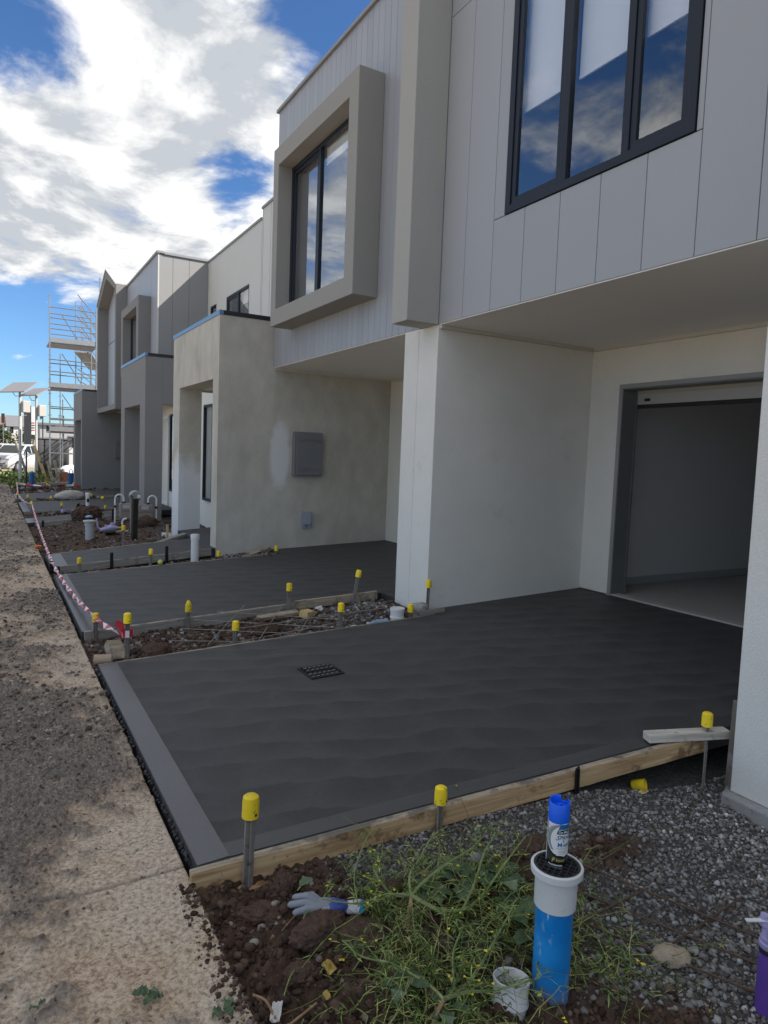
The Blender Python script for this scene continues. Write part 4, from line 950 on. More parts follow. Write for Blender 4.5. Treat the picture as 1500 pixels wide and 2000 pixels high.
stake(1.795, 11.14, 0.405, 'yellow capped stake in the soil beside the tall dark post', (0, 0), 0.1)
stake(0.95, 15.58, 0.055, 'black peg at the street end of the second entry path', (0, 0), 0.1, True)
stake(1.50, 15.58, 0.22, 'leaning black peg midway along the second entry path', (0, -0.08), 0.1, True)
stake(2.30, 15.62, 0.28, 'black peg behind the left gas meter', (0, 0), 0.1, True)
stake(0.869, 18.10, 0.262, 'yellow capped stake where the white tape bends far along the path', (0, 0), 0.1)
stake(1.515, 18.12, 0.226, 'yellow capped stake in the middle of the third driveway edge', (0, 0.03), 0.1)
stake(2.492, 18.12, 0.163, 'short yellow capped stake near the crumpled lilac scrap', (0, 0), 0.1)
stake(0.704, 22.35, 0.20, 'yellow capped stake at the street corner of the fourth driveway', (0, 0), 0.1)
stake(0.960, 22.05, 0.149, 'small yellow capped stake just inside the fourth driveway corner', (0, 0), 0.1)
stake(1.558, 22.05, 0.123, 'small yellow capped stake left of the pale sack', (0, 0), 0.1)
stake(2.03, 21.9, 0.09, 'bare black peg sticking up through the pale sack edge', (0, 0), 0.1, True)
stake(2.640, 22.0, 0.200, 'yellow capped stake behind the thin white marker pipe', (0, 0), 0.1)
stake(0.700, 27.1, 0.14, 'yellow capped stake left of the far tape corner', (0, 0), 0.1)
stake(0.854, 27.5, 0.24, 'yellow capped stake at the far corner of the barrier tape', (0, 0), 0.1)
stake(1.847, 27.9, 0.205, 'yellow capped stake behind the far tape by the blue drum', (0, 0), 0.1)
stake(1.870, 27.2, 0.18, 'yellow capped stake in front of the far tape near the blue drum', (0, 0), 0.1)
stake(2.657, 27.2, 0.27, 'dark capped stake by the blue pot near the far porch', (0, 0), 0.1)
stake(3.773, 27.4, 0.29, 'yellow capped stake where the far tape ends at the grey wall', (0, 0.1), 0.1)

# ------------------------------------------------------------------ barrier tapes
def tape(name, pts, label, seed, w=0.055, sag=0.05, dens=0.11):
    g = random.Random(seed); b = MB(); P = []
    for a, c in zip(pts[:-1], pts[1:]):
        a, c = Vector(a), Vector(c); n = max(3, int((c - a).length / dens))
        for i in range(n):
            t = i / n; q = a.lerp(c, t); q.z -= sag * min(1, (c - a).length / 4) * 4 * t * (1 - t); P.append(q)
    P.append(Vector(pts[-1])); ph = 1.2
    for i in range(len(P) - 1):
        d = (P[i + 1] - P[i]).normalized(); side = d.cross(Vector((0, 0, 1))).normalized()
        def rail(p, ph): v = (side * math.cos(ph) + Vector((0, 0, 1)) * math.sin(ph)) * w / 2; return p + v, p - v
        ph2 = ph + 0.35 + 0.5 * g.random()
        a1, a2 = rail(P[i], ph); c1, c2 = rail(P[i + 1], ph2)
        nn = d.cross(a1 - a2).normalized() * 0.0006
        b.add([a1 + nn, a2 + nn, c2 + nn, c1 + nn, a1 - nn, a2 - nn, c2 - nn, c1 - nn], [(0, 1, 2, 3), (7, 6, 5, 4), (0, 3, 7, 4), (1, 5, 6, 2)], i % 2)
        ph = ph2
    o = b.build(name, [tape_white, tape_red], recalc=False); return tag(o, label, 'barrier tape')
tape('barrier_tape', [(0.89, 5.33, 0.20), (0.84, 5.60, 0.17), (0.785, 6.235, 0.135), (0.70, 9.79, 0.08), (0.865, 18.06, 0.20), (0.72, 22.3, 0.14), (0.85, 27.45, 0.19)],
     'long twisted red and white barrier tape running beside the path', 4, 0.048, 0.07, 0.085)
tape('barrier_tape', [(0.87, 27.48, 0.20), (1.85, 27.15, 0.13), (2.66, 27.16, 0.18), (3.76, 27.36, 0.24)], 'red and white tape stretched across in front of the farthest porch', 9, 0.07, 0.05, 0.22)
kn = MB()
for k in range(10):
    a0, a1 = k * 0.7, k * 0.7 + 0.7; r = 0.030 + 0.002 * k; z0 = 0.185 + 0.004 * k
    kn.add([(0.896 + r * math.cos(a0), 5.350 + r * math.sin(a0), z0 - 0.025), (0.896 + r * math.cos(a1), 5.350 + r * math.sin(a1), z0 - 0.025), (0.896 + r * math.cos(a1), 5.350 + r * math.sin(a1), z0 + 0.028), (0.896 + r * math.cos(a0), 5.350 + r * math.sin(a0), z0 + 0.028)], [(0, 1, 2, 3)], k % 2)
kn.add([(0.87, 5.32, 0.20), (0.84, 5.31, 0.25), (0.80, 5.33, 0.28), (0.815, 5.335, 0.32), (0.86, 5.33, 0.30), (0.875, 5.33, 0.25)], [(0, 1, 2, 5), (5, 2, 3, 4)], 1)
tag(kn.build('tape_knot', [tape_white, tape_red], recalc=False), 'red and white tape tail knotted round the stake by the cardboard roll', 'tape knot')

# ------------------------------------------------------------------ things in and on the slabs
t = thing('drain_grate', 'square black drain grate set in the nearest slab', 'drain grate', (2.045, 4.36, 0))
gz = lambda x: zs(x) + 0.004
def on_slab(b):   # tilt to the slab's slope
    b.v = [(x, y, z + zs(x)) for x, y, z in b.v]; return b
f = MB(); cx, cy, hh = 2.045, 4.36, 0.128
f.bx(cx - hh, cx + hh, cy - hh, cy - hh + 0.012, 0.002, 0.008).bx(cx - hh, cx + hh, cy + hh - 0.012, cy + hh, 0.002, 0.008).bx(cx - hh, cx - hh + 0.012, cy - hh + 0.012, cy + hh - 0.012, 0.002, 0.008).bx(cx + hh - 0.012, cx + hh, cy - hh + 0.012, cy + hh - 0.012, 0.002, 0.008)
on_slab(f).build('frame', black_plastic, t)
on_slab(MB().bx(cx - hh + 0.012, cx + hh - 0.012, cy - hh + 0.012, cy + hh - 0.012, 0.001, 0.004)).build('pit', flat('painted_drain_dark', (0.004, 0.004, 0.004), 0.9), t)  # black plate stands in for the dark pit under the grate
bright = M('worn_bright_steel', (0.30, 0.31, 0.33), 0.2, 30, 0.35, metal=0.6)
for i in range(8):
    q = MB(); y = cy - 0.095 + i * 0.027
    for j in range(6):
        x = cx - 0.108 + j * 0.036 + (0.018 if i % 2 else 0); q.bx(x, x + 0.024, y, y + 0.013, 0.0042, 0.010)
    on_slab(q).build('grate_bar', bright if i in (0, 2, 5, 7) else black_plastic, t)

# blue vertical pipe with white collar and grate; spray can stands on it
PX, PY = 1.60, 1.555
zb0 = -0.24
t = thing('drain_pipe', 'blue painted upright pipe with white collar and black grate in the weeds', 'drain pipe', (PX, PY, -0.16))
MB().lathe([(0.060, -0.3), (0.060, 0.185)], (PX, PY, 0), 40).build('pipe', blue_pipe, t, smooth=True)
MB().lathe([(0.0605, 0.165), (0.0675, 0.166), (0.0685, 0.262), (0.071, 0.272), (0.0835, 0.276), (0.0842, 0.297), (0.0815, 0.300), (0.0755, 0.300), (0.0745, 0.280), (0.0605, 0.278)], (PX, PY, 0), 48, closed=True).build('collar', pvc_white, t, smooth=True)
gr = MB().lathe([(0.074, 0.281), (0.074, 0.288)], (PX, PY, 0), 40).build('grate', flat('painted_pipe_dark', (0.005, 0.005, 0.005), 0.7), t)  # black disc imitates the unlit pipe below the bars
GRM = M('dark_grate_plastic', (0.035, 0.036, 0.038), 0.1, 20, 0.4)
MB().lathe([(0.0665, 0.2881), (0.0742, 0.2881), (0.0742, 0.2985), (0.0665, 0.2985)], (PX, PY, 0), 40, closed=True).build('rim', GRM, gr, smooth=True)
for k in range(-3, 4):
    hw = math.sqrt(0.066 ** 2 - (k * 0.019) ** 2)
    for r_ in (0, 1):
        a = 0.55 + r_ * PI / 2; ca, sa = math.cos(a), math.sin(a)
        MB().rbox((PX - sa * k * 0.019, PY + ca * k * 0.019, 0.2925 + 0.0006 * r_), (2 * hw, 0.003, 0.0085), (0, 0, a)).build('bar', GRM, gr)

# spray can with its printed label
CX, CY, CZ, CR = 1.605, 1.565, 0.2975, 0.0335
t = thing('spray_can', 'blue capped marking spray can standing on the black pipe grate', 'spray can', (CX, CY, CZ))
body = flat('can_charcoal_print', (0.035, 0.042, 0.045), 0.3)
cb = MB().lathe([(0.030, 0.0), (CR, 0.003), (CR, 0.150), (0.0325, 0.156)], (CX, CY, CZ), 48).build('can_body', body, t, smooth=True)
MB().lathe([(0.0338, 0.0), (0.0343, 0.0015), (0.0338, 0.0032), (0.031, 0.0033)], (CX, CY, CZ), 48).build('base_rim', chrome, t, smooth=True)
AC = math.atan2(-CY, -CX)
def on_can(u, v, lift=0.0003):
    a = AC + u / CR; r = CR + lift; return (CX + r * math.cos(a), CY + r * math.sin(a), CZ + v)
def patch(name, poly_rows, mat, lift, parent=cb):
    """poly_rows: list of (v, u0, u1) rows"""
    b = MB(); n = 60; vs = []; fs = []
    for (v, a, c) in poly_rows:
        for i in range(n + 1): vs.append(on_can(a + (c - a) * i / n, v, lift))
    for r in range(len(poly_rows) - 1):
        for i in range(n): k = r * (n + 1) + i; fs.append((k, k + 1, k + n + 2, k + n + 1))
    b.add(vs, fs); o = b.build(name, mat, parent, recalc=False, smooth=True); return o
def ell(cu, cv, ru, rv, v0=None, v1=None, n=24):
    v0 = cv - rv if v0 is None else v0; v1 = cv + rv if v1 is None else v1; R = []
    for i in range(n + 1):
        v = v0 + (v1 - v0) * i / n; w = ru * math.sqrt(max(0, 1 - ((v - cv) / rv) ** 2)); R.append((v, cu - w, cu + w))
    return R
white_p = flat('can_white_print', (0.78, 0.79, 0.80), 0.3); black_p = flat('can_black_print', (0.01, 0.01, 0.012), 0.3)
gold_p = flat('can_gold_print', (0.55, 0.47, 0.06), 0.35); blue_p = flat('can_blue_print', (0.01, 0.16, 0.38), 0.3); grey_p = flat('can_grey_print', (0.27, 0.29, 0.30), 0.35)
patch('print', [(0.012, -0.075, -0.0415), (0.152, -0.075, -0.0415)], white_p, 0.0003)
patch('print', [(0.004, -0.055, 0.085), (0.021, -0.055, 0.085)], black_p, 0.0003)
patch('print', [(0.098, -0.0375, 0.085), (0.151, -0.0375, 0.085)], white_p, 0.0002)
patch('print', ell(0.024, 0.092, 0.0655, 0.060, 0.032, 0.149), black_p, 0.0004)
patch('print', ell(0.024, 0.095, 0.0615, 0.056, 0.039, 0.1495), white_p, 0.0006)
cres = []
for (v, a, c), (v2, a2, c2) in zip(ell(0.024, 0.097, 0.0585, 0.0535, 0.060, 0.1485), ell(0.031, 0.097, 0.0555, 0.0535, 0.060, 0.1485)):
    cres.append((v, a, a2 + 0.004 * (v - 0.060) / 0.09))
patch('print', cres, grey_p, 0.0008)
patch('print', [(0.131, 0.0015, 0.09), (0.138, 0.0035, 0.09), (0.1475, 0.0075, 0.09)], blue_p, 0.0010)
patch('print', [(0.115, -0.0035, 0.085), (0.129, 0.0005, 0.085)], black_p, 0.0010)
def can_text(txt, u, v, size, mat, lift=0.0013, shear=0.0, extr=0, slope=0.0):
    cu = bpy.data.curves.new('lettering', 'FONT'); cu.body = txt; cu.size = size; cu.shear = shear; cu.resolution_u = 3; cu.offset = extr
    o = bpy.data.objects.new('lettering', cu); COL.objects.link(o)
    dg = bpy.context.evaluated_depsgraph_get(); me = bpy.data.meshes.new_from_object(o.evaluated_get(dg))
    bpy.data.objects.remove(o); bpy.data.curves.remove(cu)
    off = ORG[t]
    for vv in me.vertices:
        p = on_can(u + vv.co.x, v + vv.co.y + slope * vv.co.x, lift); vv.co = Vector(p) - off
    me.materials.clear(); me.materials.append(mat)
    q = bpy.data.objects.new('lettering', me); COL.objects.link(q); q.parent = cb; return q
can_text('Dy-Mark', 0.002, 0.1185, 0.0115, white_p, extr=0.00025)
can_text('S', -0.007, 0.0955, 0.023, blue_p, shear=0.5, extr=0.0003); can_text('PRAY', 0.0055, 0.0985, 0.0165, blue_p, shear=0.35, extr=0.0003)
can_text('&', 0.0165, 0.0895, 0.0095, blue_p, extr=0.0002)
can_text('M', 0.0005, 0.0735, 0.0195, blue_p, extr=0.0003); can_text('ARK', 0.0175, 0.0735, 0.0145, blue_p, extr=0.0003)
can_text('MARKER PAINT', -0.003, 0.0655, 0.0056, grey_p)
for i in range(3): patch('print', [(0.0585 - 0.0045 * i, 0.005 + 0.001 * (i % 2), 0.036 - 0.003 * i), (0.0598 - 0.0045 * i, 0.005 + 0.001 * (i % 2), 0.036 - 0.003 * i)], grey_p, 0.0010)
can_text('F', -0.016, 0.0205, 0.0215, gold_p, shear=0.22, extr=0.0003); can_text('loor', -0.0005, 0.0235, 0.0165, gold_p, extr=0.0001)
can_text('PROFESSIONAL', -0.0265, 0.0085, 0.0068, white_p, extr=0.0002)
capm = flat('can_blue_cap', (0.006, 0.13, 0.85), 0.38)
cp = MB(); r0, r1 = 0.0338, 0.0295; n = 64
def topz(a):
    da = (a - AC - 2.6 + PI) % (2 * PI) - PI
    notch = 0.016 if abs(da) < 0.42 else 0.0
    return 0.213 - notch - 0.004 * math.cos(a - AC)
vs = []; fs = []
for k in range(n):
    a = 2 * PI * k / n; ca, sa = math.cos(a), math.sin(a); tz = topz(a)
    vs += [(CX + r0 * ca, CY + r0 * sa, CZ + 0.148), (CX + r0 * ca, CY + r0 * sa, CZ + tz - 0.002), (CX + (r0 - 0.0015) * ca, CY + (r0 - 0.0015) * sa, CZ + tz), (CX + (r1 + 0.001) * ca, CY + (r1 + 0.001) * sa, CZ + tz), (CX + r1 * ca, CY + r1 * sa, CZ + tz - 0.002), (CX + r1 * ca, CY + r1 * sa, CZ + 0.192)]
for k in range(n):
    j = (k + 1) % n
    for q in range(5): fs.append((6 * k + q, 6 * j + q, 6 * j + q + 1, 6 * k + q + 1))
vs.append((CX, CY, CZ + 0.192)); ci = len(vs) - 1
fs += [(6 * k + 5, 6 * ((k + 1) % n) + 5, ci) for k in range(n)]
cp.add(vs, fs); capo = cp.build('cap', capm, t, smooth=True)
MB().rbox((CX, CY, CZ + 0.197), (0.016, 0.012, 0.010), (0, 0, AC + 2.6)).build('nozzle', capm, capo, bevel=0.003)

# white pipe stub, open at the top, tilted in the soil
t = thing('pipe_stub', 'short muddy white pipe stub open at the top, left of the blue pipe', 'pipe', (1.445, 1.575, hb1(1.445, 1.575) - 0.03))
MB().lathe([(0.052, -0.06), (0.0535, 0.045), (0.060, 0.052), (0.0605, 0.058), (0.0565, 0.064), (0.0575, 0.116), (0.0595, 0.118), (0.0595, 0.128), (0.0565, 0.129), (0.0545, 0.126), (0.0535, 0.03), (0.02, 0.028)], (1.445, 1.575, hb1(1.445, 1.575) - 0.03), 40).build('pipe', pvc_dirty, t, smooth=True)
t.rotation_euler = (-0.10, 0.12, 0)

# purple water riser at the right edge
ux, uy = 2.208, 1.192; uz = hb1(ux, uy)
t = thing('water_riser', 'purple upright water pipe with lilac valve at the right edge', 'water pipe', (ux, uy, uz))
MB().lathe([(0.030, -0.1), (0.030, 0.205)], (ux, uy, uz), 28).build('pipe', purple_pipe, t, smooth=True)
MB().lathe([(0.0305, 0.206), (0.0305, 0.222)], (ux, uy, uz), 28).build('ring', rubber, t)
v = MB().lathe([(0.030, 0.2225), (0.032, 0.225), (0.033, 0.240), (0.028, 0.244), (0.030, 0.256), (0.026, 0.262), (0.024, 0.300), (0.020, 0.312)], (ux, uy, uz), 28)
v.tube([(ux - 0.055 * 0.75, uy - 0.055 * 0.66, uz + 0.282), (ux + 0.04, uy + 0.03, uz + 0.282)], [0.018, 0.018], 18).tube([(ux - 0.02, uy + 0.012, uz + 0.30), (ux - 0.02, uy + 0.012, uz + 0.335)], [0.016, 0.013], 16)
vv = v.build('valve', lilac_plastic, t, smooth=True)
MB().rbox((ux - 0.045, uy + 0.02, uz + 0.318), (0.075, 0.016, 0.003), (0, 0.12, 2.5)).build('tag', pvc_white, vv)
MB().tube([(ux + 0.02, uy - 0.01, uz + 0.30), (ux + 0.03, uy - 0.015, uz + 0.33), (ux + 0.05, uy - 0.02, uz + 0.335)], 0.012, 12).build('tap_lever', lilac_plastic, vv, smooth=True)

def lump(name, mat, c, r, seed, amp=0.3, freq=1.6, subdiv=4, flatb=True, label=None, cat=None, group=None, rotz=0.0, ridge=0.0, parent=None):
    """an irregular solid lump: a ball pushed about by noise, seated at c"""
    b = bmesh.new(); bmesh.ops.create_icosphere(b, subdivisions=subdiv, radius=1.0)
    co = np.array([v.co[:] for v in b.verts])
    n1 = fbm(co[:, 0] + 10 + seed, co[:, 1] + 5, freq, 4, seed, co[:, 2] + 3); n2 = fbm(co[:, 0] * 1.0 + 30, co[:, 1] + seed, freq * 4, 4, seed + 9, co[:, 2] + 8)
    n3 = np.abs(fbm(co[:, 0] + 50, co[:, 1] + 20 + seed, freq * 9, 3, seed + 19, co[:, 2] + 5) - 0.5)
    k = 1 + amp * (n1 - 0.5) * 2.4 + ridge * ((n2 - 0.5) * 2.2 + n3 * 1.5)
    p = co * k[:, None] * np.array(r)
    if flatb: p[:, 2] = np.where(p[:, 2] < -0.35 * r[2], -0.35 * r[2] + (p[:, 2] + 0.35 * r[2]) * 0.3, p[:, 2])
    for v, q in zip(b.verts, p): v.co = q
    me = bpy.data.meshes.new(name); b.to_mesh(me); b.free(); me.materials.append(mat)
    me.polygons.foreach_set('use_smooth', [True] * len(me.polygons))
    o = bpy.data.objects.new(name, me); COL.objects.link(o); o.location = c; o.rotation_euler = (0, 0, rotz)
    if parent is not None: o.parent = parent
    if label: tag(o, label, cat, group)
    return o
GD = 'clods of brown soil in the garden bed'
lump('soil_clod', clod_m, (0.985, 2.045, hb1(0.985, 2.045) + 0.012), (0.105, 0.065, 0.052), 3, 0.22, 1.5, 5, True, 'large cracked soil clod right under the glove', 'soil clod', GD, 0.3, 0.16)
lump('soil_clod', clod_m, (1.105, 1.985, hb1(1.105, 1.985) + 0.010), (0.10, 0.075, 0.055), 8, 0.22, 1.5, 5, True, 'large soil clod right of the crack under the glove cuff', 'soil clod', GD, -0.4, 0.16)
lump('soil_clod', clod_m, (0.98, 2.355, hb1(0.98, 2.355) + 0.01), (0.060, 0.045, 0.045), 12, 0.3, 1.8, 5, True, 'dark soil clod beside the foot of the nearest capped stake', 'soil clod', GD, 0.2, 0.2)
lump('soil_clod', clod_m, (0.86, 2.26, hb1(0.86, 2.26) + 0.005), (0.085, 0.05, 0.035), 15, 0.3, 1.8, 5, True, 'flat soil clod between the nearest capped stake and the glove fingers', 'soil clod', GD, -0.5, 0.2)
lump('soil_clod', clod_m, (1.36, 1.83, hb1(1.36, 1.83) + 0.01), (0.035, 0.032, 0.03), 18, 0.25, 1.8, 5, True, 'round soil clod left of the torn black membrane', 'soil clod', GD, 0, 0.2)
lump('soil_clod', clod_m, (2.03, 2.10, hb1(2.03, 2.10) + 0.012), (0.095, 0.060, 0.036), 21, 0.3, 1.8, 5, True, 'flat brown clod behind the spray can on the gravel', 'soil clod', GD, 0.3, 0.2)
lump('soil_clod', clod_m, (1.36, 2.17, hb1(1.36, 2.17) + 0.008), (0.085, 0.05, 0.036), 24, 0.35, 1.8, 5, True, 'brown clod at the top edge of the weeds below the board', 'soil clod', GD, 0.1, 0.2)
lump('soil_clod', clod_m, (1.12, 1.74, hb1(1.12, 1.74) + 0.008), (0.06, 0.045, 0.035), 27, 0.3, 1.8, 5, True, 'soil clod near the bottom among the thin weeds', 'soil clod', GD, 0.9, 0.2)
lump('soil_clod', clod_m, (0.86, 1.93, hb1(0.86, 1.93) + 0.006), (0.055, 0.045, 0.03), 29, 0.3, 1.8, 5, True, 'soil clod near the path edge above the white paper scrap', 'soil clod', GD, 0.5, 0.2)
GD2 = 'clods in the strip between the first two slabs'
lump('soil_clod', clod_m, (1.14, 5.48, hb2(1.14, 5.48) + 0.03), (0.13, 0.10, 0.09), 33, 0.22, 1.5, 5, True, 'big square brown clod behind the tape stake', 'soil clod', GD2, 0.5, 0.12)
lump('soil_clod', clod_m, (2.15, 5.72, hb2(2.15, 5.72) + 0.02), (0.12, 0.09, 0.07), 36, 0.3, 1.6, 5, True, 'brown clod under the loose wire mesh', 'soil clod', GD2, 0, 0.2)
lump('soil_clod', clod_m, (1.72, 14.95, hb4(1.72, 14.95)), (0.26, 0.24, 0.18), 39, 0.3, 1.8, 5, True, 'big brown soil heap behind the grey flanged pipe', 'soil clod', None, 0, 0.3)
lump('soil_clod', clod_m, (3.25, 27.0, 0.10), (0.40, 0.3, 0.24), 41, 0.25, 1.4, 4, True, 'red-brown soil heap at the far grey wall foot', 'soil clod', None, 0, 0.15)
lump('soil_clod', clod_m, (2.72, 14.25, hb4(2.72, 14.25)), (0.22, 0.2, 0.16), 43, 0.25, 1.6, 4, True, 'dark soil heap in front of the right gas meter', 'soil clod', None, 0, 0.2)

lump('stone_chunk', M('cream_stone', (0.40, 0.32, 0.24), 0.15, 20, 0.95, (80, 0.8, 0.006), dirt=((0.16, 0.11, 0.08), 18, 0.56, 0.15)), (2.10, 1.47, hb1(2.10, 1.47) + 0.014), (0.062, 0.050, 0.034), 51, 0.25, 1.6, 4, True, 'pale cream stone chunk on the gravel by the wire mesh', 'stone', None, -0.5, 0.12)
lump('pebble', M('smooth_grey_pebble', (0.24, 0.24, 0.25), 0.1, 20, 0.8), (1.76, 2.16, hb1(1.76, 2.16) + 0.015), (0.032, 0.026, 0.022), 55, 0.12, 1.2, 3, True, 'smooth grey pebble among weeds below the pine board', 'pebble')
lump('pebble', M('speckled_pebble', (0.28, 0.26, 0.22), 0.3, 60, 0.8), (0.775, 2.12, hb1(0.775, 2.12) + 0.008), (0.018, 0.015, 0.012), 56, 0.12, 1.2, 3, True, 'small speckled pebble in the soil by the path edge', 'pebble')
lump('rubble_stone', foot_con, (3.56, 5.42, 0.17), (0.10, 0.08, 0.07), 58, 0.2, 1.5, 4, True, 'grey rubble stone wedged at the white wall foot', 'stone')

# ------------------------------------------------------------------ the glove
gl = thing('work_glove', 'dirty blue-grey work glove lying palm up on the soil', 'glove', (1.065, 2.135, hb1(1.065, 2.135) + 0.045), rotz=0.0)
def glove_part(name, chains, mat, parent, vox=0.0024):
    b = MB()
    for pts, rs in chains:
        n = 12
        P = [Vector(p) for p in pts]
        # rounded ends
        P2 = [P[0] - (P[1] - P[0]).normalized() * rs[0] * 0.7] + P + [P[-1] + (P[-1] - P[-2]).normalized() * rs[-1] * 0.85]
        R2 = [rs[0] * 0.5] + list(rs) + [rs[-1] * 0.45]
        b.tube(P2, R2, n)
    me = bpy.data.meshes.new(name); me.from_pydata(b.v, [], b.f)
    o = bpy.data.objects.new(name, me); COL.objects.link(o); me.materials.append(mat)
    rmd = o.modifiers.new('remesh', 'REMESH'); rmd.mode = 'VOXEL'; rmd.voxel_size = vox; rmd.use_smooth_shade = True
    sm = o.modifiers.new('smooth', 'SMOOTH'); sm.iterations = 4; sm.factor = 0.5
    o.parent = parent; return o
# local frame: +x towards the cuff, y across, z up; fingers point to -x
ch = []
for (y0, y1, ln, lift, r) in ((0.030, 0.062, 0.050, 0.006, 0.0116), (0.014, 0.028, 0.080, 0.012, 0.0126), (-0.008, -0.006, 0.090, 0.002, 0.0132), (-0.028, -0.040, 0.070, -0.006, 0.0130)):
    base = (-0.035, y0, 0.0); mid = (-0.035 - ln * 0.5, (y0 + y1) / 2, lift + 0.006); tip = (-0.035 - ln, y1, lift - 0.006)
    ch.append(([(-0.005, y0 * 0.9, 0.002), base, mid, tip], [r * 1.05, r * 1.05, r, r * 0.92]))
for y in (-0.024, -0.012, 0.0, 0.012, 0.024):
    ch.append(([(-0.038, y, 0.0), (0.0, y, 0.004), (0.045, y * 0.8, 0.002), (0.062, y * 0.78, 0.0)], [0.0125, 0.0145, 0.0135, 0.012]))
ch.append(([(0.048, -0.016, 0.010), (0.032, -0.040, 0.020), (0.010, -0.056, 0.020), (-0.012, -0.058, 0.014)], [0.015, 0.0150, 0.0138, 0.0128]))
gm = glove_part('hand', ch, glove_m, gl)
cuff = []
for y in (-0.024, -0.012, 0.0, 0.012, 0.024):
    cuff.append(([(0.060, y * 0.85, 0.0), (0.080, y * 0.98, 0.003), (0.100, y * 1.12, 0.007)], [0.013, 0.0125, 0.012]))
glove_part('cuff', cuff, M('grubby_white_knit', (0.60, 0.62, 0.64), 0.1, 30, 0.9, (300, 0.6, 0.002), dirt=((0.25, 0.22, 0.2), 40, 0.58, 0.15)), gl)
glove_part('cuff_rim', [([(0.104, y - 0.007, 0.008 + 0.002 * math.sin(i)), (0.1045, y + 0.007, 0.008 + 0.002 * math.sin(i + 1))], [0.0105, 0.0105]) for i, y in enumerate((-0.028, -0.014, 0.0, 0.014, 0.028))],
           M('teal_knit_edge', (0.02, 0.22, 0.40), 0.1, 30, 0.9), gl)
gl.rotation_euler = (-0.18, 0.06, -0.50)
gl.scale = (1.12, 1.12, 1.0)

# ------------------------------------------------------------------ small litter
def sheet(name, c, sx, sy, amp, seed, mat, label, cat, rotz=0.0, tilt=(0, 0), n=16, ragged=0.2, th=0.0015, fr=3):
    """crumpled sheet with thickness and a ragged outline"""
    g = np.random.default_rng(seed); u = np.linspace(-1, 1, n); U_, V_ = np.meshgrid(u, u)
    r = 1 - ragged * fbm(U_ * 0 + np.arctan2(V_, U_) + 5, U_ * 0 + seed, 1.7, 3, seed)
    # map the square to a rounded blob
    m = np.maximum(np.abs(U_), np.abs(V_)); l = np.sqrt(U_ ** 2 + V_ ** 2) + 1e-9; k = (0.35 * m / l + 0.65) * r
    X = U_ * k * sx / 2; Y = V_ * k * sy / 2; Z = amp * (fbm(U_ + 7, V_ + seed, fr * 0.5, 3, seed) - 0.5) * 2 + 0.5 * amp * np.abs(fbm(U_ + 17, V_ + seed, fr, 2, seed + 4) - 0.5)
    V = np.stack([X.ravel(), Y.ravel(), Z.ravel()], 1); i = (np.arange(n - 1)[None, :] + n * np.arange(n - 1)[:, None]).ravel()
    o = np_mesh(name, V, np.stack([i, i + 1, i + 1 + n, i + n], 1), mat, smooth=True)
    sd = o.modifiers.new('thickness', 'SOLIDIFY'); sd.thickness = th
    o.location = c; o.rotation_euler = (tilt[0], tilt[1], rotz); return tag(o, label, cat)
sheet('membrane_scrap', (1.52, 1.80, hb1(1.52, 1.80) + 0.038), 0.165, 0.145, 0.018, 61, scrap_black, 'torn black membrane scrap lying in the weeds', 'plastic scrap', 0.3, (0.15, -0.1), 22)
sheet('membrane_scrap', (1.415, 1.825, hb1(1.415, 1.825) + 0.03), 0.10, 0.08, 0.028, 67, black_plastic, 'crumpled black plastic film left of the torn membrane', 'plastic scrap', 0.1, (0.5, 0.1), 18)
sheet('paper_scrap', (0.735, 1.805, hb1(0.735, 1.805) + 0.025), 0.035, 0.075, 0.012, 71, scrap_white, 'crumpled white paper strip at the bottom by the path', 'paper scrap', -0.5, (0.2, 0.2), 16)
sheet('paper_scrap', (0.690, 1.765, hb1(0.69, 1.765) + 0.012), 0.080, 0.018, 0.006, 73, scrap_white, 'thin white paper tail lying flat on the soil by the path', 'paper scrap', 0.25, (0, 0), 12)
sheet('withered_leaf', (0.955, 1.90, hb1(0.955, 1.90) + 0.03), 0.055, 0.050, 0.014, 75, leaf_yellow, 'curled yellow withered leaf below the big cracked clod', 'leaf', 0.6, (0.4, 0.2), 16)
sheet('withered_leaf', (0.905, 1.81, hb1(0.905, 1.81) + 0.015), 0.022, 0.030, 0.006, 77, leaf_yellow, 'small orange withered leaf lower on the soil', 'leaf', 0.2, (0.5, 0.0), 12)
sheet('withered_leaf', (0.80, 1.72, hb1(0.80, 1.72) + 0.012), 0.018, 0.040, 0.005, 78, leaf_yellow, 'narrow yellow leaf at the bottom edge of the picture', 'leaf', 0.6, (0.5, 0.0), 12)
sheet('paper_scrap', (2.955, 2.300, hb1(2.955, 2.300) + 0.015), 0.075, 0.03, 0.005, 79, M('pale_yellow_scrap', (0.62, 0.52, 0.28), 0.1, 30, 0.8), 'pale yellow scrap in front of the lying yellow cap', 'paper scrap', 0.1, (0.1, 0), 12)
t = thing('stake_cap', 'yellow plastic stake cap lying on its side on the gravel', 'stake cap', (2.96, 2.335, hb1(2.96, 2.335) + 0.028))
z0 = hb1(2.96, 2.335) + 0.028
cm = MB().lathe([(0.003, -0.035), (0.024, -0.034), (0.0275, -0.028), (0.029, 0.035), (0.0265, 0.035), (0.0245, -0.024), (0.003, -0.026)], n=24)
cm.v = [(2.96 + x, 2.335 + y, z0 + z) for x, y, z in cm.v]
cm.build('shell', yellow_cap, t, smooth=True)
for a in (0, PI / 2): MB().rbox((2.96, 2.335, z0), (0.050, 0.003, 0.056), (0, 0, a)).build('rib', yellow_cap, t)
t.rotation_euler = (1.2, 0.3, 0.35)

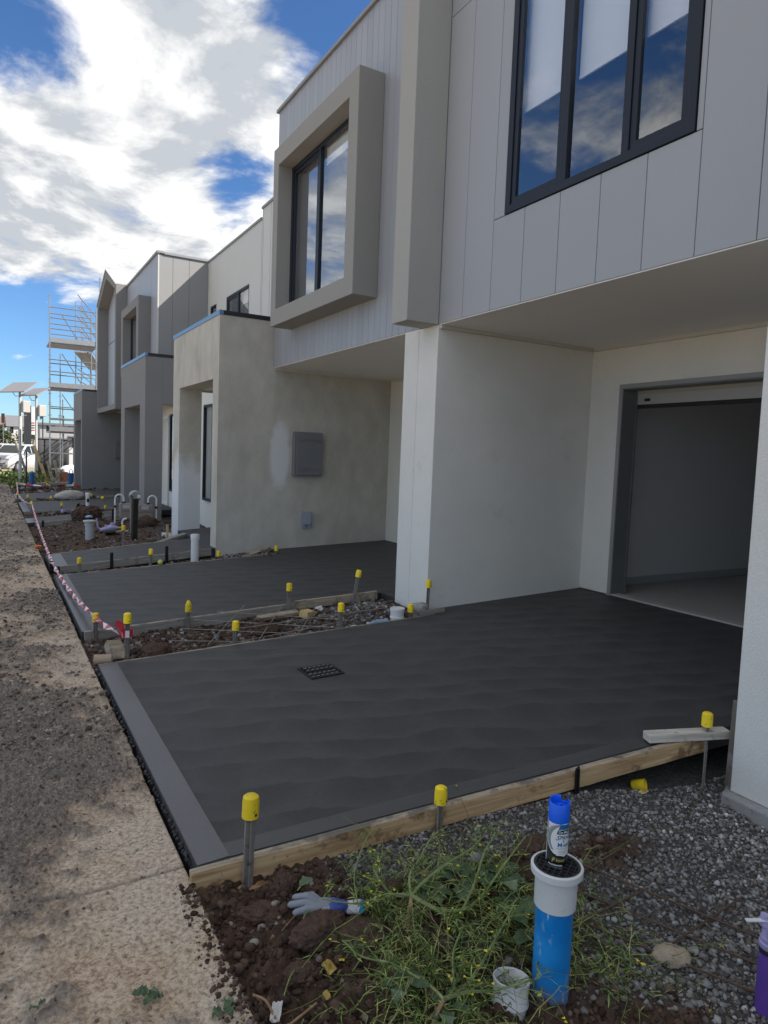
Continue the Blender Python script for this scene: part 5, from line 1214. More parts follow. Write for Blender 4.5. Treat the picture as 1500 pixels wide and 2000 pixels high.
# second strip: brick, cardboard roll, pot, lid, bottle, offcuts, wire mesh
o = MB().rbox((0, 0, 0), (0.115, 0.075, 0.19)).build('block_offcut', pine_top, bevel=0.004); o.location = (0.845, 5.55, 0.015); o.rotation_euler = (-0.95, 0.08, 0.25)
tag(o, 'pale timber block leaning beside the tape stake', 'timber block')
t = thing('cardboard_roll', 'brown cardboard tube on the path corner of the nearest slab', 'cardboard tube', (0.725, 5.385, 0.018))
cm = MB().lathe([(0.036, -0.06), (0.036, 0.06), (0.032, 0.06), (0.032, -0.06)], (0, 0, 0), 32, closed=True); cm.v = [(0.725 + z, 5.385 + x, 0.018 + y) for x, y, z in cm.v]
cm.build('tube', card_m, t, smooth=True); t.rotation_euler = (0, 0.05, -0.15)
z = hb2(3.29, 5.385)
t = thing('plastic_pot', 'white ribbed plastic pot on its base near the white wall', 'pot', (3.29, 5.385, z))
MB().lathe([(0.057, 0.0), (0.062, 0.06), (0.067, 0.062), (0.067, 0.072), (0.062, 0.075), (0.064, 0.125), (0.069, 0.127), (0.069, 0.150), (0.064, 0.152), (0.060, 0.148), (0.03, 0.149)], (3.29, 5.385, z), 36).build('shell', pvc_white, t, smooth=True)
z = hb2(2.88, 5.37) + 0.015
o = MB().lathe([(0.085, 0.0), (0.088, 0.010), (0.080, 0.022), (0.03, 0.026)], n=36).build('pot_lid', pvc_white, smooth=True); o.location = (2.87, 5.352, z); o.rotation_euler = (0.12, 0.1, 0)
tag(o, 'round white plastic lid beside the nearest slab far edge', 'lid')
z = hb2(3.10, 5.40) + 0.03
t = thing('water_bottle', 'crushed blue plastic bottle lying beside the white pot', 'bottle', (3.10, 5.40, z))
cm = MB().lathe([(0.028, -0.10), (0.033, -0.095), (0.030, -0.06), (0.034, -0.04), (0.030, -0.01), (0.034, 0.01), (0.029, 0.035), (0.033, 0.05), (0.015, 0.09), (0.014, 0.105)], n=20); cm.v = [(3.10 - z_, 5.40 + x, z + y * 0.85) for x, y, z_ in cm.v]
cm.build('shell', bottle_blue, t, smooth=True)
MB().tube([(2.995, 5.40, z), (2.975, 5.40, z)], 0.016, 14).build('cap', flat('pale_bottle_cap', (0.6, 0.66, 0.7)), t); t.rotation_euler = (0, 0, 0.12)
o = MB().rbox((0, 0, 0), (0.14, 0.095, 0.07)).build('timber_block', plank_yellow, bevel=0.004); o.location = (2.66, 6.02, hb2(2.66, 6.02) + 0.05); o.rotation_euler = (0.15, 0.1, 0.6)
tag(o, 'small fresh-cut timber block beside the second slab board', 'timber block')
o = MB().rbox((0, 0, 0), (0.42, 0.075, 0.03)).build('timber_offcut', pine_top, bevel=0.003); o.location = (2.40, 6.12, hb2(2.40, 6.12) + 0.07); o.rotation_euler = (0.2, -0.05, 0.08)
tag(o, 'flat pale timber offcut left of the fresh-cut block', 'timber offcut')
sheet('cloth_scrap', (2.83, 6.12, hb2(2.83, 6.12) + 0.05), 0.09, 0.07, 0.03, 81, scrap_white, 'crumpled white scrap on top of the rubble strip', 'paper scrap', 0.4, (0.5, 0), 14)
def mesh_wires(label, longs, crosses, r, mat, zf):
    t = thing('reinforcing_mesh', label, 'wire mesh', (longs[0][0][0], longs[0][0][1], 0))
    for (a, c) in longs + crosses:
        n = 7; P = []
        for i in range(n + 1):
            k = i / n; x, y = a[0] + (c[0] - a[0]) * k, a[1] + (c[1] - a[1]) * k; za = a[2] + (c[2] - a[2]) * k
            P.append((x, y, za + zf))
        MB().tube(P, r, 6).build('wire', mat, t, smooth=True)
    return t
zz1 = lambda x, y: (x, y, hb1(x, y))
mesh_wires('rusty steel trench mesh lying on the gravel right of the blue pipe',
    [(zz1(2.05, 2.02), zz1(2.62, 1.15)), (zz1(1.94, 1.95), zz1(2.50, 1.05)), (zz1(1.83, 1.86), zz1(2.38, 0.98))],
    [(zz1(1.88, 1.88), zz1(2.36, 1.93)), (zz1(2.09, 1.49), zz1(2.62, 1.54)), (zz1(2.30, 1.12), zz1(2.75, 1.20)), (zz1(1.80, 1.70), zz1(2.28, 1.72))], 0.0042, rebar_m, 0.028)
zz2 = lambda x, y, d=0.0: (x, y, hb2(x, y) + d)
mesh_wires('loose pale wire mesh sprawled over the rubble strip',
    [(zz2(1.62, 6.20, .10), zz2(2.62, 5.42, .05)), (zz2(1.45, 6.02, .08), zz2(2.35, 5.38, .05)), (zz2(1.85, 6.25, .14), zz2(2.85, 5.55, .06)), (zz2(1.30, 5.80, .06), zz2(2.05, 5.36, .04))],
    [(zz2(1.55, 5.50, .06), zz2(2.10, 6.22, .16)), (zz2(1.95, 5.40, .06), zz2(2.45, 6.15, .13)), (zz2(2.32, 5.42, .05), zz2(2.75, 6.0, .12)), (zz2(1.70, 5.70, .09), zz2(3.3, 5.62, .06)), (zz2(1.60, 5.52, .03), zz2(2.9, 5.50, .05))], 0.003, rebar_l, 0.012)

# ------------------------------------------------------------------ mid-distance services
def pipe_thing(x, y, z0, z1, r, mat, label, name='drain_pipe', flange=False, cat='drain pipe'):
    t = thing(name, label, cat, (x, y, z0))
    MB().lathe([(r, z0 - 0.15), (r, z1 - 0.06)], (x, y, 0), 28).build('pipe', mat, t, smooth=True)
    if flange: MB().lathe([(r + 0.001, z1 - 0.10), (r + 0.008, z1 - 0.099), (r + 0.008, z1 - 0.03), (r + 0.035, z1 - 0.027), (r + 0.035, z1 - 0.004), (r + 0.03, z1), (0.02, z1)], (x, y, 0), 32).build('collar', mat, t, smooth=True)
    else: MB().lathe([(r + 0.0008, z1 - 0.075), (r + 0.006, z1 - 0.074), (r + 0.006, z1 - 0.006), (r + 0.002, z1), (0.02, z1)], (x, y, 0), 28).build('end_cap', mat, t, smooth=True)
    return t
pipe_thing(2.50, 9.60, hb3(2.5, 9.6), 0.43, 0.055, pvc_white, 'white capped upright pipe beside the second slab far edge')
pipe_thing(1.524, 12.944, hb4(1.52, 12.94), 0.31, 0.072, pvc_grey, 'grey flanged upright pipe in the brown soil bed', flange=True)
lump('water_scrap', bottle_blue, (1.56, 13.35, 0.33), (0.07, 0.05, 0.03), 90, 0.3, 1.5, 3, True, 'small blue plastic lump behind the grey flanged pipe', 'plastic scrap')
o = MB().rbox((0, 0, 0), (0.085, 0.085, 1.05)).build('timber_post', dark_timber, bevel=0.004); o.location = (2.19, 12.47, 0.20); o.rotation_euler = (0.01, 0.012, 0.2)
tag(o, 'tall black timber post in front of the gas meters', 'post')
o = MB().rbox((0, 0, 0), (0.06, 0.04, 0.85)).build('timber_post', grey_timber, bevel=0.004); o.location = (2.34, 13.6, 0.30); o.rotation_euler = (0.0, -0.02, 0.2)
tag(o, 'thin grey timber stake behind the tall black post', 'post')
def meter(x, y, z, label, side):
    t = thing('gas_meter', label, 'gas meter', (x, y, z))
    MB().bx(x - 0.13, x + 0.13, y - 0.09, y + 0.09, z, z + 0.15).build('lower_case', brown_block, t, bevel=0.012)
    u = MB().bx(x - 0.135, x + 0.135, y - 0.095, y + 0.095, z + 0.152, z + 0.31).build('upper_case', brown_block, t, bevel=0.015)
    MB().bx(x - 0.09, x + 0.05, y - 0.101, y - 0.0955, z + 0.21, z + 0.285).build('index_plate', M('pale_meter_plate', (0.45, 0.45, 0.44), 0.25, 60, 0.4), u)
    P = []; s = side
    for k in range(13):
        a = PI * k / 12; P.append((x + s * (0.06 + 0.13 * (1 - math.cos(a)) / 2 * 1.25), y, z + 0.40 + 0.085 * math.sin(a)))
    pts = [(x + s * 0.06, y, z + 0.31)] + P + [(P[-1][0], y, z + 0.12 if s < 0 else z + 0.25), (P[-1][0], y, z - 0.1)]
    MB().tube(pts, 0.017, 12).build('gooseneck', M('white_coated_pipe', (0.72, 0.72, 0.71), 0.04, 6, 0.4), t, smooth=True)
    MB().tube([(x + s * 0.06, y, z + 0.312), (x + s * 0.06, y, z + 0.345)], 0.036, 16).build('union_nut', black_plastic, t)
    MB().tube([(P[-1][0], y, z + 0.22), (P[-1][0], y, z + 0.27)], 0.030, 14).build('tap', black_plastic, t)
    return t
zm = 0.17
m1 = meter(2.42, 14.65, zm, 'left gas meter with white gooseneck pipe behind the dark post', -1)
m2 = meter(2.77, 14.60, zm - 0.02, 'right gas meter with pale plate and white gooseneck pipe', 1)
t = thing('gas_regulator', 'round silver regulator between the two gas meters', 'regulator', (2.60, 14.75, 0.62))
MB().tube([(2.60, 14.70, 0.62), (2.60, 14.73, 0.62), (2.60, 14.78, 0.62), (2.60, 14.81, 0.62)], [0.09, 0.12, 0.12, 0.09], 24).build('diaphragm_case', zinc, t, smooth=True)
MB().tube([(2.60, 14.75, 0.15), (2.60, 14.75, 0.51)], 0.018, 10).build('stem', black_plastic, t)
MB().tube([(2.66, 14.66, 0.615), (2.66, 14.69, 0.615)], 0.035, 14).build('dial', pvc_white, t)
for (px, py, lab) in ((2.30, 14.4, 'white plastic elbow under the left gas meter'),):
    t = thing('pipe_elbow', lab, 'pipe', (px, py, 0.1))
    MB().tube([(px, py, 0.02), (px, py, 0.14), (px + 0.03, py, 0.18), (px + 0.08, py, 0.19)], 0.022, 10).build('pipe', pvc_white, t, smooth=True)
t = thing('water_fitting', 'lilac water meter fittings lying in the soil left of the dark post', 'water fitting', (2.0, 13.6, hb4(2.0, 13.6)))
zf = hb4(1.95, 13.6) + 0.06
MB().tube([(1.72, 13.6, zf + 0.22), (1.74, 13.6, zf + 0.06), (1.80, 13.6, zf + 0.0)], 0.017, 10).build('upstand', lilac_plastic, t, smooth=True)
bm_ = MB().tube([(1.78, 13.58, zf), (1.86, 13.58, zf + 0.02), (1.90, 13.58, zf + 0.03), (1.98, 13.56, zf + 0.05), (2.02, 13.56, zf + 0.05), (2.08, 13.55, zf + 0.04)], [0.035, 0.04, 0.055, 0.062, 0.05, 0.03], 14)
bm_.tube([(1.99, 13.56, zf + 0.05), (1.99, 13.56, zf + 0.14)], [0.045, 0.035], 12).tube([(1.88, 13.57, zf + 0.03), (1.88, 13.57, zf + 0.10)], [0.03, 0.022], 10)
bm_.build('valve_body', lilac_plastic, t, smooth=True)
MB().tube([(2.08, 13.55, zf + 0.04), (2.22, 13.52, zf + 0.05)], 0.022, 10).build('brass_tail', M('dull_brass', (0.38, 0.28, 0.10), 0.1, 10, 0.4, metal=0.6), t, smooth=True)
MB().tube([(1.85, 13.40, zf - 0.02), (2.02, 13.38, zf - 0.01)], [0.05, 0.05], 14).build('dark_coupling', black_plastic, t, smooth=True)
MB().tube([(2.02, 13.38, zf - 0.01), (2.24, 13.36, zf + 0.0)], 0.02, 10).build('clay_tail', card_m, t, smooth=True)
lump('ball', flat('lime_green_ball', (0.50, 0.62, 0.10), 0.5), (1.98, 9.36, zs(1.98) + 0.035), (0.035, 0.035, 0.035), 97, 0.03, 1, 3, False, 'small lime green ball at the second slab far edge', 'ball')
o = MB().bx(-0.05, 0.05, -0.03, 0.03, 0, 0.05).build('orange_scrap', flat('orange_plastic', (0.65, 0.20, 0.03), 0.5), bevel=0.01); o.location = (0.66, 12.0, -0.03); o.rotation_euler = (0.2, 0.1, 0.4); tag(o, 'small orange plastic scrap on the dirt path', 'plastic scrap')
sheet('cloth_scrap', (2.78, 12.6, hb4(2.78, 12.6) + 0.05), 0.22, 0.16, 0.05, 99, scrap_white, 'crumpled white plastic by the raw rendered porch pier', 'plastic scrap', 0.4, (0.4, 0), 14)
o = MB().rbox((0, 0, 0), (0.70, 0.09, 0.035)).build('timber_offcut', grey_timber, bevel=0.004); o.location = (2.55, 11.55, 0.11); o.rotation_euler = (0.1, -0.22, 0.35); tag(o, 'grey offcut sloping up to the raw rendered porch pier', 'timber offcut')
o = MB().rbox((0, 0, 0), (0.035, 0.035, 0.25)).build('timber_peg', plank_yellow, bevel=0.003); o.location = (2.68, 12.15, 0.17); tag(o, 'short pale wooden peg near the raw rendered porch pier', 'timber peg')
# third strip and beyond
t = pipe_thing(2.04, 17.70, 0.0, 0.50, 0.045, pvc_white, 'thin white marker pipe with a square tag beyond the second entry path')
MB().bx(2.01, 2.07, 17.64, 17.652, 0.28, 0.36).build('tag', black_plastic, t)
sheet('plastic_scrap', (1.62, 17.9, hb5(1.62, 17.9) + 0.07), 0.34, 0.18, 0.10, 101, lilac_plastic, 'crumpled pale lilac plastic on the third bed', 'plastic scrap', 0.2, (0.4, 0), 16)
sheet('plastic_scrap', (1.90, 17.95, hb5(1.9, 17.95) + 0.12), 0.20, 0.22, 0.12, 103, black_plastic, 'black plastic flap standing up left of the white marker pipe', 'plastic scrap', 0.6, (1.0, 0), 16)
lump('sand_sack', pale_cloth, (2.06, 21.7, 0.14), (0.42, 0.22, 0.17), 105, 0.22, 1.3, 4, True, 'pale woven sack slumped between the far driveways', 'sack', None, 0.25, 0.08)
o = MB().bx(-0.12, 0.12, -0.05, 0.05, 0, 0.05).build('stake_cap', yellow_cap, bevel=0.02); o.location = (2.36, 21.9, 0.06); tag(o, 'yellow cap lying right of the pale sack', 'stake cap')
lump('stake_cap', yellow_cap, (2.80, 20.9, 0.15), (0.05, 0.05, 0.05), 107, 0.05, 1, 3, False, 'yellow cap lying on the far driveway edge near the porch', 'stake cap')

# ------------------------------------------------------------------ loose stones, crumbs, grit
def scatter(n, x0, x1, y0, y1, hf, keep, seed):
    g = np.random.default_rng(seed); X = x0 + (x1 - x0) * g.random(n); Y = y0 + (y1 - y0) * g.random(n)
    k = g.random(n) < keep(X, Y); X, Y = X[k], Y[k]; Z, _ = hf(X, Y); return np.stack([X, Y, Z], 1), g
P, g = scatter(52000, 1.05, 3.75, 0.85, 2.44, h_bed1, lambda x, y: k_bed1(x, y) * (y < yn(x) - 0.02) * 0.62, 11)
sz = 0.0028 + 0.0095 * g.random(len(P)) ** 2.6; P[:, 2] += sz * 0.35
P[:, 1] = np.minimum(P[:, 1], yn(P[:, 0]) - 0.045)
stones('gravel', P, sz, stone_m, 12)
P, g = scatter(4200, 1.65, 3.2, 0.85, 1.80, h_bed1, lambda x, y: k_bed1(x, y) * (0.25 + 0.75 * sstep(1.75, 1.3, y)) * 0.55, 131)
sz = 0.007 + 0.010 * g.random(len(P)) ** 1.6; P[:, 2] += sz * 0.45
stones('gravel', P, sz, stone_m, 132)
P, g = scatter(4200, 2.1, 3.6, 1.2, 2.3, h_bed1, lambda x, y: sstep(0.75, 0.1, np.hypot((x - 3.25) / 1.0, (y - 1.75) / 0.8) + 0.7 * (fbm(x, y, 5, 3, 77) - 0.5)) * 0.55, 13)
sz = 0.004 + 0.010 * g.random(len(P)) ** 2; P[:, 2] += sz * 0.7
stones('plaster_splash', P, sz, splash_m, 14)
P, g = scatter(14000, 0.66, 2.5, 0.9, 2.46, h_bed1, lambda x, y: (1 - k_bed1(x, y)) * (y < yn(x) - 0.05) * 0.8, 15)
sz = 0.002 + 0.011 * g.random(len(P)) ** 3; P[:, 2] += sz * 0.3
stones('soil_crumbs', P, sz, crumb_m, 16)
P, g = scatter(2000, 0.66, 2.3, 0.9, 2.46, h_bed1, lambda x, y: (1 - k_bed1(x, y)) * (y < yn(x) - 0.06) * 0.8, 17)
sz = 0.007 + 0.021 * g.random(len(P)) ** 2.5; P[:, 2] += sz * 0.1
stones('soil_crumbs', P, sz, crumb_m, 18)
P, g = scatter(2600, 0.54, 0.675, 0.95, 2.5, h_verge, lambda x, y: sstep(0.55, 0.67, x), 171)
sz = 0.0015 + 0.011 * g.random(len(P)) ** 3; P[:, 2] = np.maximum(P[:, 2], -0.075) + sz * 0.3
stones('soil_crumbs', P, sz, crumb_m, 172)
def dirtk(x, y): return 1 - h_verge(x, y)[1]
P, g = scatter(9000, -0.35, 0.665, 1.3, 4.2, h_verge, lambda x, y: 0.05 + 0.9 * dirtk(x, y) ** 2, 19)
sz = 0.0016 + 0.0075 * g.random(len(P)) ** 3.2; P[:, 2] += sz * 0.2
stones('path_grit', P, sz, grit_m, 20, 0.6)
P, g = scatter(15000, -0.5, 0.665, 4.0, 12, h_verge, lambda x, y: 0.05 + 0.9 * dirtk(x, y) ** 2, 21)
sz = 0.004 + 0.016 * g.random(len(P)) ** 3; P[:, 2] += sz * 0.15
stones('path_grit', P, sz, grit_m, 22, 0.55)
P, g = scatter(4000, -0.8, 0.66, 11, 30, h_verge, lambda x, y: 0.9 + 0 * x, 23)
sz = 0.008 + 0.03 * g.random(len(P)) ** 3; P[:, 2] += sz * 0.05
stones('path_grit', P, sz, grit_m, 24, 0.4)
for (hf, x0, x1, y0, y1, n, sd, smax) in ((h_bed2, 0.69, 3.75, 5.33, 6.32, 5200, 25, 0.018), (h_bed3, 0.69, 3.6, 9.27, 9.86, 2200, 27, 0.022), (h_bed4, 0.69, 3.6, 11.13, 15.56, 2600, 29, 0.022), (h_bed5, 0.69, 3.6, 16.66, 18.2, 700, 31, 0.05), (h_bed5, 0.69, 3.6, 21.3, 22.4, 500, 33, 0.06), (h_bed5, 0.8, 4.0, 25.0, 29.3, 900, 37, 0.07)):
    P, g = scatter(n, x0, x1, y0, y1, hf, lambda x, y: 0.25 + 0.75 * hf(x, y)[1], sd)
    sz = 0.004 + smax * g.random(len(P)) ** 2.6; P[:, 2] += sz * 0.3
    stones('gravel', P, sz, stone_m, sd)
    P, g = scatter(n, x0, x1, y0, y1, hf, lambda x, y: 1 - 0.8 * hf(x, y)[1], sd + 1)
    sz = 0.004 + smax * 1.5 * g.random(len(P)) ** 3; P[:, 2] += sz * 0.2
    stones('soil_crumbs', P, sz, crumb_m, sd + 1)

# ------------------------------------------------------------------ weeds
class Sprigs:
    """many thin stems, leaves and petals gathered into one mesh"""
    def __init__(s): s.v = []; s.f = []; s.mi = []
    def stem(s, P, r0, r1, mi=0, n=3):
        k0 = len(s.v); m = len(P)
        for i, p in enumerate(P):
            d = (P[min(i + 1, m - 1)] - P[max(i - 1, 0)]).normalized(); u = d.orthogonal().normalized(); w = d.cross(u); r = r0 + (r1 - r0) * i / (m - 1)
            for k in range(n):
                a = 2 * PI * k / n; s.v.append(p + (u * math.cos(a) + w * math.sin(a)) * r)
        for i in range(m - 1):
            for k in range(n):
                j = (k + 1) % n; s.f.append((k0 + i * n + k, k0 + i * n + j, k0 + (i + 1) * n + j, k0 + (i + 1) * n + k)); s.mi.append(mi)
    def leaf(s, p, d, ln, w, mi=0, up=None, droop=0.3):
        d = d.normalized(); up = up or Vector((0, 0, 1)); sd = d.cross(up)
        sd = sd.normalized() if sd.length > 1e-4 else Vector((1, 0, 0)); n = sd.cross(d); k = len(s.v)
        for t, ww in ((0, 0.12), (0.35, 1.0), (0.7, 0.8), (1.0, 0.08)):
            c = p + d * ln * t - Vector((0, 0, 1)) * droop * ln * t * t
            s.v += [c + sd * w * ww / 2, c + n * w * 0.12 * ww * -1, c - sd * w * ww / 2]
        for i in range(3):
            a = k + 3 * i; s.f += [(a, a + 1, a + 4, a + 3), (a + 1, a + 2, a + 5, a + 4)]; s.mi += [mi, mi]
    def flower(s, p, r, mi, g):
        for q in range(4):
            a = q * PI / 2 + g.random(); d = Vector((math.cos(a), math.sin(a), 0.5 * g.random() + 0.2)); s.leaf(p, d, r, r * 0.8, mi, droop=0.1)
    def build(s, name, mats, kind=None, parent=None):
        off = Vector((0, 0, 0)) if parent is None else ORG[parent]
        me = bpy.data.meshes.new(name); me.from_pydata([tuple(Vector(q) - off) for q in s.v], [], s.f)
        for m in mats: me.materials.append(m)
        me.polygons.foreach_set('material_index', s.mi)
        o = bpy.data.objects.new(name, me); COL.objects.link(o); o.parent = parent
        if kind: o['kind'] = kind
        return o
def walk(g, p, ang, ln, n, rise, ground, wob=0.5, lift=0.012, topk=None):
    P = [Vector(p)]; a = ang; st = ln / n; h = rise
    for i in range(n):
        a += (g.random() - 0.5) * wob; t = (i + 1) / n
        q = P[-1] + Vector((math.cos(a), math.sin(a), 0)) * st
        z = ground(q.x, q.y) + lift + h * math.sin(PI * min(1, t * 0.62)) + (g.random() - 0.5) * 0.008
        q.z = z; P.append(q)
    return P
def weed_mass(name, blobs, nst, seed, ground, smin=0.14, smax=0.42, leafy=10, flowers=0.25, maxrise=0.13, ok=lambda x, y: True):
    g = random.Random(seed); S_ = Sprigs()
    for i in range(nst):
        bx_, by_, rx, ry, wt = g.choices(blobs, [b[4] for b in blobs])[0]
        x, y = bx_ + g.gauss(0, rx), by_ + g.gauss(0, ry)
        if not ok(x, y): continue
        P = walk(g, (x, y, ground(x, y)), g.random() * 2 * PI, smin + (smax - smin) * g.random() ** 1.5, 8, maxrise * g.random() ** 1.4, ground)
        if not all(ok(p.x, p.y) for p in P): P = [p for p in P if ok(p.x, p.y)]
        if len(P) < 3: continue
        S_.stem(P, 0.0013 + 0.0012 * g.random(), 0.0006, 0)
        for k in range(int(leafy * (0.4 + g.random()))):
            j = g.randrange(1, len(P)); p = P[j - 1].lerp(P[j], g.random()); a = g.random() * 2 * PI
            d = Vector((math.cos(a), math.sin(a), 0.9 * g.random() - 0.2))
            S_.leaf(p, d, 0.016 + 0.035 * g.random(), 0.0018 + 0.0032 * g.random(), 0)
        if g.random() < flowers:
            for q in range(g.randrange(1, 4)): S_.flower(P[-1] + Vector((g.gauss(0, .006), g.gauss(0, .006), 0.004 + g.random() * .008)), 0.0055 + 0.003 * g.random(), 1, g)
    return S_.build(name, [green_m, flower_m], 'stuff')
okb = lambda x, y: x > 0.70 and not (x < 1.20 and 1.94 < y < 2.40) and y < yn(x) - 0.06 and not ((x - PX) ** 2 + (y - PY) ** 2 < 0.068 ** 2) and y > 0.95
weed_mass('weeds', [(1.22, 2.02, 0.13, 0.10, 3.0), (1.52, 2.02, 0.15, 0.09, 3.0), (1.72, 1.90, 0.10, 0.08, 2.0), (1.84, 1.60, 0.08, 0.08, 1.6), (1.94, 1.52, 0.07, 0.05, 0.5), (1.20, 1.66, 0.11, 0.07, 2.4), (1.06, 1.56, 0.10, 0.06, 1.3), (1.28, 1.83, 0.09, 0.08, 1.2), (1.62, 1.78, 0.10, 0.06, 1.2), (1.40, 1.60, 0.10, 0.05, 1.0)], 430, 201, hb1, leafy=15, flowers=0.035, ok=okb)
weed_mass('weeds', [(1.3, 1.9, 0.35, 0.25, 1)], 30, 203, hb1, 0.25, 0.55, 4, 0.4, 0.30, ok=okb)
# broad leaves: crinkled, each a plant of its own
def rosette(x, y, n, size, seed, label, ground, lift=0.02):
    g = random.Random(seed); t = thing('broadleaf_weed', label, 'weed', (x, y, ground(x, y)), 'broad leaved weeds in the garden bed')
    for i in range(n):
        a = 2 * PI * i / n + g.random(); L_ = size * (0.7 + 0.5 * g.random()); b = MB(); m = 6; tw = 0.25 + 0.25 * g.random(); vs = []
        c, s_ = math.cos(a), math.sin(a); z0 = ground(x, y) + lift + 0.02 * g.random(); el = 0.15 + 0.5 * g.random()
        for k in range(m + 1):
            q = k / m; w = L_ * 0.30 * math.sin(PI * min(1, 0.10 + 0.86 * q)) ** 0.8 * (1 + 0.45 * (k % 2)); r_ = L_ * (0.25 + q); zz = z0 + el * L_ * q - 0.75 * L_ * q * q * el * 1.3 + 0.004 * (k % 2)
            for sgn in (-1, 0, 1): vs.append((x + c * r_ - s_ * w * sgn, y + s_ * r_ + c * w * sgn, zz + abs(sgn) * 0.12 * w + (g.random() - 0.5) * 0.008))
        fs = []
        for k in range(m):
            q = 3 * k; fs += [(q, q + 1, q + 4, q + 3), (q + 1, q + 2, q + 5, q + 4)]
        b.add(vs, fs); b.build('leaf', leaf_m, t, smooth=True, recalc=False)
        MB().tube([(x, y, z0 - 0.01), (x + c * L_ * 0.26, y + s_ * L_ * 0.26, z0 + el * L_ * 0.02)], 0.0022, 5).build('stalk', stem_m, t)
    return t
for i, (x, y, n, sz_, lb) in enumerate(((1.60, 2.05, 6, 0.085, 'grey-green broad leaves behind the long pale weed stems'), (1.74, 1.98, 7, 0.075, 'broad leaves left of the white pipe collar, upper clump'), (1.70, 1.86, 7, 0.070, 'broad leaves beside the blue pipe, middle clump'), (1.66, 1.72, 5, 0.06, 'darker broad leaves low beside the blue pipe'),
                                    (1.44, 2.03, 5, 0.055, 'small broad leaf plant in the upper middle of the weeds'), (1.12, 1.70, 5, 0.05, 'small broad leaf plant at the lower left of the weeds'), (1.22, 1.60, 5, 0.05, 'small broad leaf plant at the very bottom of the weeds'))):
    rosette(x, y, n, sz_ * 1.15, 300 + i, lb, hb1, 0.055)
hv = Table(h_verge, -3.0, 0.66, 1.4, 46.0, 0.03)
rosette(0.985, 2.245, 1, 0.075, 321, 'single pale leaf standing behind the glove', hb1, 0.045)
rosette(0.40, 1.98, 5, 0.034, 322, 'wilted green seedling lying on the sandy path', hv, 0.006)
rosette(0.585, 1.84, 4, 0.036, 323, 'pale leafy sprig at the lower edge of the path', hv, 0.006)
rosette(0.11, 2.06, 2, 0.02, 324, 'single small green leaf on the path at the left edge', hv, 0.005)
rosette(0.93, 2.06, 1, 0.03, 325, 'tiny green leaf on the big cracked clod', hb1, 0.06)

def uprooted(label, crown, arms, roots, seed):
    g = random.Random(seed); cx_, cy_ = crown; cz = hb1(cx_, cy_) + 0.085
    t = thing('uprooted_weed', label, 'weed', (cx_, cy_, cz))
    for (pts, r) in arms:
        P = [Vector((cx_, cy_, cz))] + [Vector((x, y, hb1(x, y) + h + 0.05)) for x, y, h in pts]
        Q = []
        for i in range(len(P) - 1):
            for k in range(5):
                tt = k / 5; p0 = P[max(i - 1, 0)]; p1 = P[i]; p2 = P[i + 1]; p3 = P[min(i + 2, len(P) - 1)]
                Q.append(0.5 * ((2 * p1) + (p2 - p0) * tt + (2 * p0 - 5 * p1 + 4 * p2 - p3) * tt * tt + (3 * p1 - p0 - 3 * p2 + p3) * tt ** 3))
        Q.append(P[-1]); n = len(Q)
        MB().tube(Q, [r * (1 - 0.7 * i / (n - 1)) + 0.0008 for i in range(n)], 7).build('stem', stem_m, t, smooth=True)
        sp = Sprigs()
        for k in range(16):
            i = g.randrange(n // 3, n); a = g.random() * 2 * PI; d = Vector((math.cos(a), math.sin(a), 0.5))
            p = Q[i]; e = p + d * (0.03 + 0.05 * g.random()); sp.stem([p, p.lerp(e, .5) + Vector((0, 0, .006)), e], 0.001, 0.0006, 0)
            for q in range(3): sp.leaf(p.lerp(e, g.random()), Vector((math.cos(a + g.gauss(0, 1)), math.sin(a + g.gauss(0, 1)), .3)), .02 + .02 * g.random(), .006, 0)
            if g.random() < .25: sp.flower(e, 0.006, 1, g)
        sp.build('leaf', [green_m, flower_m], None, t)['kind'] = 'stuff'
    for pts, r in roots:
        P = [Vector((cx_, cy_, cz))] + [Vector((x, y, hb1(x, y) + h)) for x, y, h in pts]
        MB().tube(P, [r * (1 - 0.8 * i / (len(P) - 1)) for i in range(len(P))], 6).build('root', root_m, t, smooth=True)
uprooted('uprooted weed with thick pale green stems and tan roots in mid bed', (1.33, 2.00),
         [([(1.38, 1.93, .03), (1.46, 1.90, .03), (1.56, 1.94, .06), (1.68, 2.02, .10), (1.80, 2.10, .10)], .0075), ([(1.40, 1.92, .03), (1.50, 1.90, .03), (1.60, 1.92, .05), (1.75, 1.97, .09), (1.92, 2.05, .09)], .0075), ([(1.40, 2.02, .06), (1.52, 2.04, .09), (1.66, 2.07, .10), (1.82, 2.16, .10)], .005), ([(1.36, 2.06, .07), (1.44, 2.12, .10), (1.55, 2.18, .13)], .005),
          ([(1.28, 2.06, .05), (1.24, 2.12, .09), (1.29, 2.18, .10)], .005), ([(1.24, 2.03, .05), (1.14, 2.05, .05), (1.02, 2.10, .05)], .004)],
         [([(1.29, 1.95, .03), (1.25, 1.90, .02), (1.20, 1.86, .02)], .006), ([(1.27, 1.94, .03), (1.21, 1.89, .015), (1.15, 1.87, .015)], .004), ([(1.37, 1.93, .04), (1.41, 1.86, .03), (1.42, 1.83, .02)], .003), ([(1.30, 1.93, .03), (1.28, 1.88, .01)], .004)], 401)
